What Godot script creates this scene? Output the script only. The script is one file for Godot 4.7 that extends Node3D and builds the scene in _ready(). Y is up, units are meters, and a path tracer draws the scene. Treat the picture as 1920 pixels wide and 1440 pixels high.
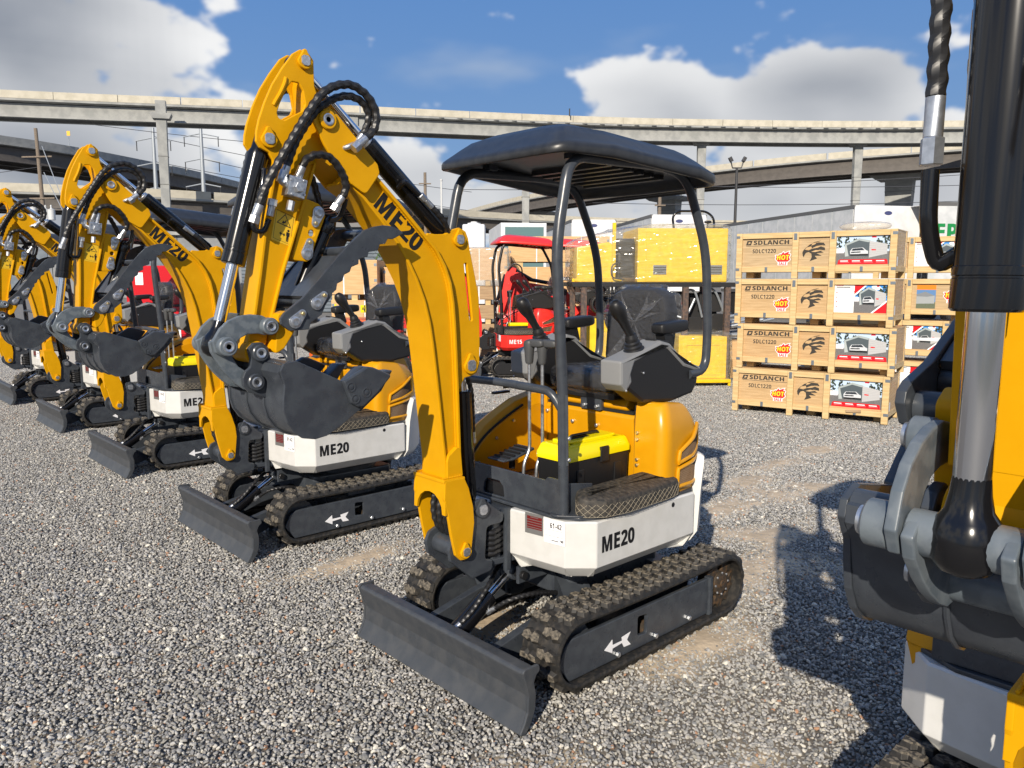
extends Node3D
# A gravel yard with a row of mini excavators, crates and machines behind, flyovers beyond.

var M := {}
var taken := {}
var rng := RandomNumberGenerator.new()

func _ready() -> void:
	rng.seed = 7
	set_view()
	make_materials()
	build_ground()
	build_flyovers()
	build_row()
	build_yard()
	build_far()

# ------------------------------------------------------------------ camera, sky, sun
func set_view() -> void:
	var cam := Camera3D.new()
	cam.name = "camera"
	cam.position = Vector3(0, 1.6, 0)
	cam.rotation_degrees = Vector3(-7.6, 0, 0)
	cam.fov = 51.91
	cam.near = 0.05
	cam.far = 900.0
	add_child(cam)
	cam.current = true
	var env := Environment.new()
	env.background_mode = Environment.BG_SKY
	env.tonemap_mode = Environment.TONE_MAPPER_LINEAR
	env.tonemap_exposure = 1.22
	env.sdfgi_enabled = true
	env.ssao_enabled = true
	env.ssil_enabled = true
	var sky := Sky.new()
	var sm := PanoramaSkyMaterial.new()
	sm.panorama = sky_picture()
	sky.sky_material = sm
	env.sky = sky
	var we := WorldEnvironment.new()
	we.name = "surroundings"
	we.environment = env
	add_child(we)
	var sun := DirectionalLight3D.new()
	sun.name = "sun"
	sun.light_energy = 1.6
	sun.light_color = Color(1.0, 0.955, 0.885)
	sun.light_angular_distance = 0.53
	sun.shadow_enabled = true
	var az := deg_to_rad(17.0)
	var el := deg_to_rad(28.0)
	sun.look_at_from_position(Vector3.ZERO, Vector3(sin(az) * cos(el), -sin(el), -cos(az) * cos(el)), Vector3.UP)
	add_child(sun)

func sky_picture() -> ImageTexture:
	var w := 2560
	var h := 1280
	var im := Image.create(w, h, false, Image.FORMAT_RGBAF)
	var n1 := FastNoiseLite.new()
	n1.seed = 11
	n1.frequency = 1.0
	n1.fractal_octaves = 6
	n1.fractal_gain = 0.52
	var n2 := FastNoiseLite.new()
	n2.seed = 23
	n2.frequency = 1.0
	n2.fractal_octaves = 5
	var n3 := FastNoiseLite.new()
	n3.seed = 5
	n3.frequency = 1.0
	n3.fractal_octaves = 3
	# cumulus heaps: azimuth (degrees right of the camera's axis), elevation, half width, half height, strength; the same kind goes on all round
	var heaps := [[10.0, 11.5, 6.0, 3.6, 1.0], [20.5, 11.5, 8.0, 4.0, 1.05], [-8.5, 7.2, 5.5, 3.0, 0.95], [-30.0, 16.0, 9.0, 5.0, 1.1, -0.30], [-27.0, 6.5, 10.0, 4.2, 0.95, -0.12], [3.0, 4.5, 9.0, 3.6, 0.9], [15.0, 5.5, 12.0, 3.6, 0.95], [29.0, 6.0, 9.0, 4.0, 0.9], [0.0, 13.5, 2.6, 2.2, 0.5], [-16.0, 5.0, 8.0, 3.6, 0.8], [-16.5, 11.2, 3.5, 1.6, 0.55]]
	var r := RandomNumberGenerator.new()
	r.seed = 4
	for i in 44:
		heaps.append([r.randf_range(42.0, 318.0), r.randf_range(3.0, 26.0), r.randf_range(6.0, 12.0), r.randf_range(3.0, 5.5), r.randf_range(0.8, 1.1)])
	for i in 14:
		heaps.append([r.randf_range(0.0, 360.0), r.randf_range(40.0, 75.0), r.randf_range(10.0, 20.0), r.randf_range(5.0, 9.0), r.randf_range(0.5, 0.9)])
	var cov := PackedFloat32Array()
	var cw := 512
	var ch := 128
	cov.resize(cw * ch)
	var tone := PackedFloat32Array()
	tone.resize(cw * ch)
	for j in ch:
		var e0: float = 90.0 * (1.0 - (j + 0.5) / ch)
		for i in cw:
			var a0: float = (i + 0.5) / cw * 360.0 - 180.0
			var c := 0.0
			for q in heaps:
				var da: float = wrapf(a0 - q[0], -180.0, 180.0) / q[2]
				if absf(da) > 2.2:
					continue
				var de: float = (e0 - q[1]) / q[3]
				if de < 0.0:
					de *= 0.8
				var g: float = q[4] * exp(-(da * da + de * de) * 0.75)
				c = maxf(c, g)
				if q.size() > 5:
					tone[j * cw + i] += q[5] * g
			cov[j * cw + i] = c
	for j in h / 2 + 8:
		var el: float = PI / 2.0 - PI * (j + 0.5) / h
		var ed := rad_to_deg(el)
		var se := sin(maxf(el, 0.0))
		var hz := pow(1.0 - se, 4.0)
		var blue := Color(0.058, 0.178, 0.46).lerp(Color(0.26, 0.39, 0.54), hz)
		var fj: float = clampf((90.0 - ed) / 90.0 * ch - 0.5, 0.0, ch - 1.001)
		var j0 := int(fj)
		var tj: float = fj - j0
		for i in w:
			var az: float = wrapf(TAU * (i + 0.5) / w, -PI, PI)   # the picture begins straight ahead (-z) and runs to the right
			var d := Vector3(cos(el) * sin(az), sin(el), -cos(el) * cos(az))
			var fi: float = (az + PI) / TAU * cw - 0.5
			var i0 := posmod(int(floor(fi)), cw)
			var i1 := (i0 + 1) % cw
			var ti: float = fi - floor(fi)
			var c: float = lerpf(lerpf(cov[j0 * cw + i0], cov[j0 * cw + i1], ti), lerpf(cov[(j0 + 1) * cw + i0], cov[(j0 + 1) * cw + i1], ti), tj)
			var p := Vector3(d.x, d.y * 1.9, d.z) * 5.5
			var n: float = n1.get_noise_3dv(p)
			var low: float = clampf((8.0 - ed) / 8.0, 0.0, 1.0)
			var fluff: float = n + 0.45 * n2.get_noise_3dv(p * 2.6)
			var dens: float = c * 1.30 + fluff * 0.85 - 0.50 + low * 0.24
			var a: float = smoothstep(0.0, 0.25, dens)
			var wisp: float = smoothstep(0.10, 0.75, n2.get_noise_3dv(Vector3(d.x * 2.2, d.y * 7.0, d.z * 2.2)) + 0.25 * c) * 0.55
			var lit: float = clampf(0.86 + tone[j0 * cw + i0] + fluff * 0.50 + n3.get_noise_3dv(p * 0.5) * 0.55 - (dens - 0.15) * 0.50 + (ed - 9.0) * 0.012, 0.0, 1.0)
			var cloud := Color(0.195, 0.218, 0.262).lerp(Color(0.76, 0.76, 0.755), lit)
			var col := blue.lerp(Color(0.40, 0.46, 0.54), wisp)
			col = col.lerp(cloud, a * 0.96)
			im.set_pixel(i, j, col)
	im.fill_rect(Rect2i(0, h / 2 + 8, w, h / 2 - 8), Color(0.15, 0.15, 0.145))
	return ImageTexture.create_from_image(im)

# ------------------------------------------------------------------ materials
func noise_tex(ramp: Gradient, freq: float, sd: int, octaves := 4, size := 512, kind := FastNoiseLite.TYPE_SIMPLEX_SMOOTH) -> NoiseTexture2D:
	var n := FastNoiseLite.new()
	n.seed = sd
	n.frequency = freq
	n.noise_type = kind
	n.fractal_octaves = octaves
	var t := NoiseTexture2D.new()
	t.width = size
	t.height = size
	t.seamless = true
	t.noise = n
	if ramp:
		t.color_ramp = ramp
	return t

func grad(stops: Array) -> Gradient:
	var g := Gradient.new()
	var o := PackedFloat32Array()
	var c := PackedColorArray()
	for s in stops:
		o.append(s[0])
		c.append(s[1])
	g.offsets = o
	g.colors = c
	return g

func lin(r: float, g: float, b: float) -> Color:
	return Color(r, g, b).linear_to_srgb()

func mat(key: String, col: Color, rough := 0.5, metal := 0.0) -> StandardMaterial3D:
	var m := StandardMaterial3D.new()
	m.resource_name = key
	m.albedo_color = col
	m.roughness = rough
	m.metallic = metal
	M[key] = m
	return m

func patchy(key: String, a: Color, b: Color, scale: float, rough := 0.5, lo := 0.35, hi := 0.65, sd := 1, oct := 5, bump := 0.0, metal := 0.0) -> StandardMaterial3D:
	var m := mat(key, Color.WHITE, rough, metal)
	m.albedo_texture = noise_tex(grad([[lo, a], [hi, b]]), 0.01, sd, oct)
	m.uv1_triplanar = true
	m.uv1_scale = Vector3.ONE * scale
	if bump > 0.0:
		m.normal_enabled = true
		var t := noise_tex(null, 0.03, sd + 50, 4)
		t.as_normal_map = true
		t.bump_strength = 4.0
		m.normal_texture = t
		m.normal_scale = bump
	return m

func make_materials() -> void:
	var y := patchy("yellow", lin(0.605, 0.298, 0.002), lin(0.635, 0.316, 0.003), 1.5, 0.42, 0.3, 0.7, 2, 5, 0.04)
	y.metallic_specular = 0.28
	var yp := patchy("yellow_plastic", lin(0.575, 0.262, 0.003), lin(0.60, 0.278, 0.004), 1.5, 0.3, 0.3, 0.7, 3)
	yp.metallic_specular = 0.45
	var ch := patchy("charcoal", lin(0.036, 0.042, 0.052), lin(0.048, 0.055, 0.066), 2.5, 0.36, 0.3, 0.7, 4, 6, 0.06)
	ch.roughness_texture = noise_tex(grad([[0.25, Color(0.75, 0.75, 0.75)], [0.75, Color(1, 1, 1)]]), 0.012, 9, 5)
	patchy("blade_paint", lin(0.042, 0.047, 0.055), lin(0.058, 0.062, 0.068), 2.2, 0.42, 0.3, 0.7, 14, 6, 0.10)
	patchy("link_grey", lin(0.085, 0.105, 0.125), lin(0.13, 0.15, 0.17), 4.0, 0.4, 0.35, 0.65, 5, 6, 0.12)
	var wp := patchy("white_paint", lin(0.56, 0.56, 0.545), lin(0.60, 0.60, 0.585), 2.0, 0.4, 0.3, 0.7, 6, 5, 0.04)
	wp.clearcoat_enabled = true
	wp.clearcoat = 0.3
	mat("black_gloss", lin(0.006, 0.006, 0.007), 0.16)
	mat("black_plastic", lin(0.011, 0.011, 0.012), 0.42)
	patchy("canopy_black", lin(0.016, 0.017, 0.019), lin(0.024, 0.025, 0.027), 3.0, 0.38, 0.3, 0.7, 7, 5, 0.10)
	mat("seam_black", lin(0.008, 0.008, 0.008), 0.8)
	mat("hose", lin(0.012, 0.012, 0.013), 0.42)
	mat("vinyl", lin(0.012, 0.012, 0.013), 0.5)
	patchy("dusty_vinyl", lin(0.022, 0.021, 0.019), lin(0.085, 0.072, 0.056), 7.0, 0.65, 0.3, 0.85, 8, 6, 0.2)
	patchy("rubber", lin(0.010, 0.010, 0.010), lin(0.045, 0.038, 0.03), 5.0, 0.65, 0.4, 0.85, 10, 6, 0.3)
	patchy("lug_rubber", lin(0.026, 0.024, 0.021), lin(0.17, 0.145, 0.11), 14.0, 0.85, 0.30, 0.62, 12, 6, 0.5)
	M["lug_rubber"].uv1_world_triplanar = true
	M["lug_rubber"].uv1_scale = Vector3.ONE * 11.0
	patchy("rusty", lin(0.045, 0.036, 0.028), lin(0.13, 0.075, 0.038), 5.0, 0.6, 0.4, 0.75, 13, 6, 0.3, 0.3)
	mat("chrome", lin(0.75, 0.76, 0.78), 0.12, 1.0)
	patchy("zinc", lin(0.42, 0.44, 0.47), lin(0.58, 0.60, 0.63), 12.0, 0.34, 0.3, 0.7, 15, 4, 0.0, 0.85)
	mat("zinc_yellow", lin(0.50, 0.40, 0.20), 0.35, 0.8)
	mat("console_grey", lin(0.21, 0.215, 0.22), 0.5)
	patchy("galvanised", lin(0.30, 0.33, 0.36), lin(0.40, 0.43, 0.46), 6.0, 0.4, 0.3, 0.7, 17, 4, 0.0, 0.5)
	mat("decal_black", lin(0.006, 0.006, 0.007), 0.5)
	mat("decal_white", lin(0.80, 0.80, 0.82), 0.5)
	mat("decal_yellow", lin(0.72, 0.45, 0.02), 0.4)
	mat("decal_red", lin(0.13, 0.008, 0.008), 0.45)
	mat("plate_silver", lin(0.22, 0.22, 0.22), 0.4, 0.4)
	mat("stitch", lin(0.32, 0.28, 0.21), 0.8)
	mat("mesh_tan", lin(0.16, 0.10, 0.055), 0.6)
	mat("mesh_dark", lin(0.015, 0.010, 0.008), 0.8)
	mat("toolbox_yellow", lin(0.80, 0.66, 0.0), 0.3)
	mat("red_button", lin(0.6, 0.012, 0.012), 0.3)
	var film := mat("film", Color(0.95, 0.96, 1.0, 0.02), 0.07)
	film.transparency = BaseMaterial3D.TRANSPARENCY_ALPHA
	film.normal_enabled = true
	var ft := noise_tex(null, 0.012, 71, 3)
	ft.as_normal_map = true
	ft.bump_strength = 14.0
	film.normal_texture = ft
	film.metallic_specular = 0.3
	film.normal_scale = 1.6
	film.uv1_triplanar = true
	film.uv1_scale = Vector3(3, 5, 3)
	var streaky := mat("dumper_film", Color(0.93, 0.90, 0.82, 0.09), 0.14)
	streaky.transparency = BaseMaterial3D.TRANSPARENCY_ALPHA
	streaky.normal_enabled = true
	streaky.normal_texture = ft
	streaky.normal_scale = 0.9
	streaky.uv1_triplanar = true
	streaky.uv1_scale = Vector3(0.35, 1.8, 0.35)
	var cloudy := mat("wrap_film", Color(0.86, 0.82, 0.74, 0.30), 0.16)
	cloudy.transparency = BaseMaterial3D.TRANSPARENCY_ALPHA
	cloudy.normal_enabled = true
	cloudy.normal_texture = ft
	cloudy.normal_scale = 0.5
	cloudy.uv1_triplanar = true
	cloudy.uv1_scale = Vector3(0.6, 1.2, 0.6)

# ------------------------------------------------------------------ shapes: each returns a list of triangles
func V(a: float, y: float, s: float) -> Vector3:
	return Vector3(a, y, -s)

func outward(t: PackedVector3Array) -> PackedVector3Array:
	var vol := 0.0
	for i in range(0, t.size(), 3):
		vol += t[i].dot(t[i + 1].cross(t[i + 2]))
	if vol > 0.0:   # Godot's front faces run clockwise
		for i in range(0, t.size(), 3):
			var q := t[i + 1]
			t[i + 1] = t[i + 2]
			t[i + 2] = q
	return t

func poly(pts: Array) -> PackedVector2Array:
	var o := PackedVector2Array()
	for p in pts:
		o.append(Vector2(p[0], p[1]))
	return o

func flat(f: Array) -> PackedVector2Array:
	var o := PackedVector2Array()
	for i in range(0, f.size(), 2):
		o.append(Vector2(f[i], f[i + 1]))
	return o

func fillet(p: PackedVector2Array, r: float, seg := 4) -> PackedVector2Array:
	var o := PackedVector2Array()
	var n := p.size()
	for i in n:
		var a := p[(i + n - 1) % n]
		var b := p[i]
		var c := p[(i + 1) % n]
		var d1 := (a - b).normalized()
		var d2 := (c - b).normalized()
		var ang := acos(clampf(d1.dot(d2), -1, 1))
		if ang > PI - 0.25 or r <= 0.0:
			o.append(b)
			continue
		var l := minf(r / tan(ang / 2.0), 0.49 * minf(a.distance_to(b), c.distance_to(b)))
		var p1 := b + d1 * l
		var p2 := b + d2 * l
		for k in seg + 1:
			var t := float(k) / seg
			o.append(p1.lerp(b, t).lerp(b.lerp(p2, t), t))
	return o

func circle(c: Vector2, r: float, n := 20) -> PackedVector2Array:
	var o := PackedVector2Array()
	for i in n:
		o.append(c + Vector2.from_angle(TAU * i / n) * r)
	return o

func capsule2(a: Vector2, b: Vector2, r0: float, r1 := -1.0, n := 8) -> PackedVector2Array:
	if r1 < 0.0:
		r1 = r0
	var o := PackedVector2Array()
	var g := (b - a).angle()
	for i in n + 1:
		o.append(b + Vector2.from_angle(g - PI / 2 + PI * i / n) * r1)
	for i in n + 1:
		o.append(a + Vector2.from_angle(g + PI / 2 + PI * i / n) * r0)
	return o

func shrunk(p: PackedVector2Array, d: float) -> PackedVector2Array:
	var o := PackedVector2Array()
	var n := p.size()
	var sgn := -1.0 if Geometry2D.is_polygon_clockwise(p) else 1.0
	for i in n:
		var e1 := (p[i] - p[(i + n - 1) % n]).normalized()
		var e2 := (p[(i + 1) % n] - p[i]).normalized()
		var n1 := Vector2(-e1.y, e1.x)
		var n2 := Vector2(-e2.y, e2.x)
		var m := (n1 + n2)
		m = m.normalized() / maxf(0.5, sqrt(maxf(0.0, (1.0 + n1.dot(n2)) / 2.0))) if m.length() > 1e-4 else n1
		o.append(p[i] + m * d * sgn)
	return o

# a plate: outline in the plane, from height h0 to h1 along the third axis of xf, edges rounded by bev
func ext(p: PackedVector2Array, h0: float, h1: float, xf := Transform3D(), bev := 0.003, holes: Array = []) -> PackedVector3Array:
	if h1 < h0:
		var q := h0
		h0 = h1
		h1 = q
	bev = minf(bev, (h1 - h0) * 0.49)
	var t := PackedVector3Array()
	if not Geometry2D.is_polygon_clockwise(p):
		p = p.duplicate()
		p.reverse()
	var loops := [p]
	for k in holes:
		var kk: PackedVector2Array = k.duplicate()
		if Geometry2D.is_polygon_clockwise(kk):
			kk.reverse()
		loops.append(kk)
	var caps := []
	for li in loops.size():
		var lp: PackedVector2Array = loops[li]
		var n := lp.size()
		var dd := bev if li == 0 else -bev
		var inner := shrunk(lp, dd) if bev > 0.0 else lp
		var mid := shrunk(lp, dd * 0.3) if bev > 0.0 else lp
		caps.append(inner)
		var rows := [[inner, h0], [mid, h0 + bev * 0.3], [lp, h0 + bev], [lp, h1 - bev], [mid, h1 - bev * 0.3], [inner, h1]]
		if bev <= 0.0:
			rows = [[lp, h0], [lp, h1]]
		for k in rows.size() - 1:
			var A: PackedVector2Array = rows[k][0]
			var B: PackedVector2Array = rows[k + 1][0]
			for i in n:
				var j := (i + 1) % n
				var a := Vector3(A[i].x, A[i].y, rows[k][1])
				var b := Vector3(A[j].x, A[j].y, rows[k][1])
				var c := Vector3(B[j].x, B[j].y, rows[k + 1][1])
				var d := Vector3(B[i].x, B[i].y, rows[k + 1][1])
				t.append_array([a, b, c, a, c, d])
	var pieces := [caps[0]]
	for k in range(1, caps.size()):
		var hole: PackedVector2Array = caps[k]
		var mid2 := Vector2.ZERO
		for q in hole:
			mid2 += q / hole.size()
		var big := 1000.0
		var left := PackedVector2Array([Vector2(mid2.x - big, -big), Vector2(mid2.x, -big), Vector2(mid2.x, big), Vector2(mid2.x - big, big)])
		var right := PackedVector2Array([Vector2(mid2.x, -big), Vector2(mid2.x + big, -big), Vector2(mid2.x + big, big), Vector2(mid2.x, big)])
		var next := []
		for q in pieces:
			for half in [left, right]:
				for s in Geometry2D.intersect_polygons(q, half):
					for u in Geometry2D.clip_polygons(s, hole):
						next.append(u)
		pieces = next
	for q in pieces:
		var ix := Geometry2D.triangulate_polygon(q)
		if ix.is_empty() and holes.is_empty():
			ix = Geometry2D.triangulate_polygon(p)
		for i in range(0, ix.size(), 3):
			var a: Vector2 = q[ix[i]]
			var b: Vector2 = q[ix[i + 1]]
			var c: Vector2 = q[ix[i + 2]]
			if (b - a).cross(c - a) > 0.0:   # make it clockwise in the plane
				var w := b
				b = c
				c = w
			t.append_array([Vector3(a.x, a.y, h0), Vector3(b.x, b.y, h0), Vector3(c.x, c.y, h0)])
			t.append_array([Vector3(a.x, a.y, h1), Vector3(c.x, c.y, h1), Vector3(b.x, b.y, h1)])
	for i in t.size():
		t[i] = xf * t[i]
	return outward(t)

# a plate standing along the machine: outline in (forward, up), between two sideways places
func plate(p: PackedVector2Array, s0: float, s1: float, bev := 0.003, holes: Array = []) -> PackedVector3Array:
	return ext(p, s0, s1, Transform3D(Basis(Vector3(1, 0, 0), Vector3(0, 1, 0), Vector3(0, 0, -1)), Vector3.ZERO), bev, holes)

# a slab: outline in (forward, sideways), between two heights
func slab(p: PackedVector2Array, y0: float, y1: float, bev := 0.003, holes: Array = []) -> PackedVector3Array:
	return ext(p, y0, y1, Transform3D(Basis(Vector3(1, 0, 0), Vector3(0, 0, -1), Vector3(0, 1, 0)), Vector3.ZERO), bev, holes)

func rect2(w: float, h: float, c := Vector2.ZERO) -> PackedVector2Array:
	return PackedVector2Array([c + Vector2(-w, -h) / 2, c + Vector2(w, -h) / 2, c + Vector2(w, h) / 2, c + Vector2(-w, h) / 2])

func box(c: Vector3, size: Vector3, bev := 0.004, b := Basis()) -> PackedVector3Array:
	return ext(rect2(size.x, size.y), -size.z / 2, size.z / 2, Transform3D(b, c), minf(bev, minf(size.x, size.y) * 0.4))

func rbox(c: Vector3, size: Vector3, r: float, bev := 0.006, b := Basis()) -> PackedVector3Array:
	return ext(fillet(rect2(size.x, size.y), r), -size.z / 2, size.z / 2, Transform3D(b, c), bev)

func frame_of(d: Vector3) -> Basis:
	var z := d.normalized()
	var x := (Vector3.UP if absf(z.y) < 0.95 else Vector3.RIGHT).cross(z).normalized()
	return Basis(x, z.cross(x), z)

func beam(p0: Vector3, p1: Vector3, w: float, h: float, bev := 0.004) -> PackedVector3Array:
	return ext(rect2(w, h), 0.0, p0.distance_to(p1), Transform3D(frame_of(p1 - p0), p0), bev)

# turned shape: profile of [distance along, radius] from p towards d
func lathe(p: Vector3, d: Vector3, prof: Array, n := 20) -> PackedVector3Array:
	var b := frame_of(d)
	var t := PackedVector3Array()
	var rows := []
	for q in prof:
		var row := PackedVector3Array()
		for i in n:
			var g := TAU * i / n
			row.append(p + b.z * q[0] + (b.x * cos(g) + b.y * sin(g)) * q[1])
		rows.append(row)
	for k in rows.size() - 1:
		for i in n:
			var j := (i + 1) % n
			var a: Vector3 = rows[k][i]
			var e: Vector3 = rows[k][j]
			var f: Vector3 = rows[k + 1][j]
			var g2: Vector3 = rows[k + 1][i]
			if prof[k][1] > 1e-6:
				t.append_array([a, e, f])
			if prof[k + 1][1] > 1e-6:
				t.append_array([a, f, g2])
	if prof[0][1] > 1e-6:
		var c0: Vector3 = p + b.z * prof[0][0]
		for i in n:
			t.append_array([c0, rows[0][(i + 1) % n], rows[0][i]])
	var last: int = prof.size() - 1
	if prof[last][1] > 1e-6:
		var c1: Vector3 = p + b.z * prof[last][0]
		for i in n:
			t.append_array([c1, rows[last][i], rows[last][(i + 1) % n]])
	return outward(t)

func cyl(p0: Vector3, p1: Vector3, r: float, n := 20, bev := 0.002) -> PackedVector3Array:
	var l := p0.distance_to(p1)
	bev = minf(bev, minf(l * 0.3, r * 0.3))
	return lathe(p0, p1 - p0, [[0.0, r - bev], [bev, r], [l - bev, r], [l, r - bev]], n)

func spline(p: Array, per := 8) -> PackedVector3Array:
	var o := PackedVector3Array()
	for i in p.size() - 1:
		var a: Vector3 = p[maxi(i - 1, 0)]
		var b: Vector3 = p[i]
		var c: Vector3 = p[i + 1]
		var d: Vector3 = p[mini(i + 2, p.size() - 1)]
		for k in per:
			o.append(b.cubic_interpolate(c, a, d, float(k) / per))
	o.append(p[p.size() - 1])
	return o

func bent(p: Array, r: float, per := 5) -> PackedVector3Array:
	var o := PackedVector3Array([p[0]])
	for i in range(1, p.size() - 1):
		var a: Vector3 = p[i - 1]
		var b: Vector3 = p[i]
		var c: Vector3 = p[i + 1]
		var l := minf(r, 0.49 * minf(a.distance_to(b), c.distance_to(b)))
		var p1 := b + (a - b).normalized() * l
		var p2 := b + (c - b).normalized() * l
		for k in per + 1:
			var t := float(k) / per
			o.append(p1.lerp(b, t).lerp(b.lerp(p2, t), t))
	o.append(p[p.size() - 1])
	return o

func tube(p: PackedVector3Array, r: float, n := 10, coil := 0.0, pitch := 0.02, closed := false) -> PackedVector3Array:
	if coil > 0.0:   # resample finely for the spiral guard
		var q := PackedVector3Array()
		for i in p.size() - 1:
			var m := maxi(1, int(ceil(p[i].distance_to(p[i + 1]) / (pitch / 4.0))))
			for k in m:
				q.append(p[i].lerp(p[i + 1], float(k) / m))
		q.append(p[p.size() - 1])
		p = q
	var t := PackedVector3Array()
	var rows := []
	var up := Vector3.ZERO
	var run := 0.0
	for i in p.size():
		var d: Vector3 = p[mini(i + 1, p.size() - 1)] - p[maxi(i - 1, 0)]
		if closed:
			d = p[(i + 1) % p.size()] - p[(i + p.size() - 1) % p.size()]
		d = d.normalized()
		if i == 0:
			up = frame_of(d).x
		else:
			run += p[i].distance_to(p[i - 1])
			up = (up - d * up.dot(d)).normalized()
		var side := d.cross(up)
		var row := PackedVector3Array()
		for k in n:
			var g := TAU * k / n
			var rr := r
			if coil > 0.0:
				rr = r * (1.0 + coil * sin(g + TAU * run / pitch))
			row.append(p[i] + (up * cos(g) + side * sin(g)) * rr)
		rows.append(row)
	var last := rows.size() if closed else rows.size() - 1
	for i in last:
		var A: PackedVector3Array = rows[i]
		var B: PackedVector3Array = rows[(i + 1) % rows.size()]
		for k in n:
			var m := (k + 1) % n
			t.append_array([A[k], A[m], B[m], A[k], B[m], B[k]])
	if not closed:
		for k in n:
			t.append_array([p[0], rows[0][(k + 1) % n], rows[0][k]])
			t.append_array([p[p.size() - 1], rows[last][k], rows[last][(k + 1) % n]])
	return outward(t)

func loft(rings: Array, cap := true) -> PackedVector3Array:
	var t := PackedVector3Array()
	for i in rings.size() - 1:
		var A: PackedVector3Array = rings[i]
		var B: PackedVector3Array = rings[i + 1]
		var n := A.size()
		for k in n:
			var m := (k + 1) % n
			t.append_array([A[k], A[m], B[m], A[k], B[m], B[k]])
	if cap:
		for e in [0, rings.size() - 1]:
			var R: PackedVector3Array = rings[e]
			var c := Vector3.ZERO
			for q in R:
				c += q / R.size()
			for k in R.size():
				var m := (k + 1) % R.size()
				if e == 0:
					t.append_array([c, R[m], R[k]])
				else:
					t.append_array([c, R[k], R[m]])
	return outward(t)

# rings of one outline in (forward, sideways) at several heights, each drawn in by some amount
func tower(p: PackedVector2Array, rows: Array, cap := true) -> PackedVector3Array:
	var rings := []
	for q in rows:
		var s := shrunk(p, q[1]) if absf(q[1]) > 1e-6 else p
		var ring := PackedVector3Array()
		for v in s:
			ring.append(V(v.x, q[0], v.y))
		rings.append(ring)
	return loft(rings, cap)

func pillow(c: Vector3, size: Vector3, e := 0.4, b := Basis(), nu := 20, nv := 12) -> PackedVector3Array:
	var rings := []
	for j in range(1, nv):
		var la := -PI / 2 + PI * j / nv
		var ring := PackedVector3Array()
		for i in nu:
			var lo := TAU * i / nu
			var x := signf(cos(lo)) * pow(absf(cos(lo)), e) * pow(absf(cos(la)), e)
			var z := signf(sin(lo)) * pow(absf(sin(lo)), e) * pow(absf(cos(la)), e)
			var y := signf(sin(la)) * pow(absf(sin(la)), e)
			ring.append(c + b * (Vector3(x, y, z) * size / 2.0))
		rings.append(ring)
	return loft(rings)

func sheet(f: Callable, nu: int, nv: int) -> PackedVector3Array:
	var t := PackedVector3Array()
	var g := []
	for j in nv + 1:
		var row := PackedVector3Array()
		for i in nu + 1:
			row.append(f.call(float(i) / nu, float(j) / nv))
		g.append(row)
	for j in nv:
		for i in nu:
			t.append_array([g[j][i], g[j][i + 1], g[j + 1][i + 1], g[j][i], g[j + 1][i + 1], g[j + 1][i]])
	return t

func moved(t: PackedVector3Array, xf: Transform3D) -> PackedVector3Array:
	var o := PackedVector3Array()
	o.resize(t.size())
	for i in t.size():
		o[i] = xf * t[i]
	return o

func mirrored(t: PackedVector3Array) -> PackedVector3Array:
	var o := PackedVector3Array()
	for i in range(0, t.size(), 3):
		for k in [0, 2, 1]:
			var v := t[i + k]
			o.append(Vector3(v.x, v.y, -v.z))
	return o

# ------------------------------------------------------------------ meshes and nodes
func mesh_of(t: PackedVector3Array, crease := 38.0) -> ArrayMesh:
	var n := t.size()
	var face := PackedVector3Array()
	face.resize(n / 3)
	var at := {}
	var keys := PackedInt32Array()
	keys.resize(n)
	var lists := []
	for i in range(0, n, 3):
		face[i / 3] = (t[i + 2] - t[i]).cross(t[i + 1] - t[i])
	for i in n:
		var k := Vector3i((t[i] * 20000.0).round())
		var id: int = at.get(k, -1)
		if id < 0:
			id = lists.size()
			at[k] = id
			lists.append(PackedInt32Array())
		keys[i] = id
		lists[id].append(i / 3)
	var unit := PackedVector3Array()
	unit.resize(face.size())
	for i in face.size():
		unit[i] = face[i].normalized()
	var cc := cos(deg_to_rad(crease))
	var nor := PackedVector3Array()
	nor.resize(n)
	for i in n:
		var u := unit[i / 3]
		var sum := Vector3.ZERO
		for f in lists[keys[i]]:
			if unit[f].dot(u) > cc:
				sum += face[f]
		nor[i] = sum.normalized() if sum.length_squared() > 1e-20 else (u if u.length_squared() > 0.1 else Vector3.UP)
	var ar := []
	ar.resize(Mesh.ARRAY_MAX)
	ar[Mesh.ARRAY_VERTEX] = t
	ar[Mesh.ARRAY_NORMAL] = nor
	var m := ArrayMesh.new()
	m.add_surface_from_arrays(Mesh.PRIMITIVE_TRIANGLES, ar)
	return m

func numbered(called: String) -> String:
	if not taken.has(called):
		taken[called] = 0
		return called
	taken[called] += 1
	return "%s_%03d" % [called, taken[called]]

func part(parent: Node, called: String, t: PackedVector3Array, m: String, grp := "", crease := 38.0) -> MeshInstance3D:
	return part_mesh(parent, called, mesh_of(t, crease), m, grp)

func part_mesh(parent: Node, called: String, me: Mesh, m: String, grp := "") -> MeshInstance3D:
	var o := MeshInstance3D.new()
	o.name = called
	o.mesh = me
	if m:
		o.material_override = M[m]
	if grp:
		o.set_meta("moves", grp)
	parent.add_child(o, true)
	return o

func thing(called: String, label: String, category: String, at := Vector3.ZERO, turn := 0.0, group := "") -> Node3D:
	var o := Node3D.new()
	o.name = numbered(called)
	add_child(o)
	o.position = at
	o.rotation.y = turn
	tag(o, label, category, group)
	return o

func tag(o: Node, label: String, category: String, group := "") -> void:
	o.set_meta("label", label)
	o.set_meta("category", category)
	if group:
		o.set_meta("group", group)

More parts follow.
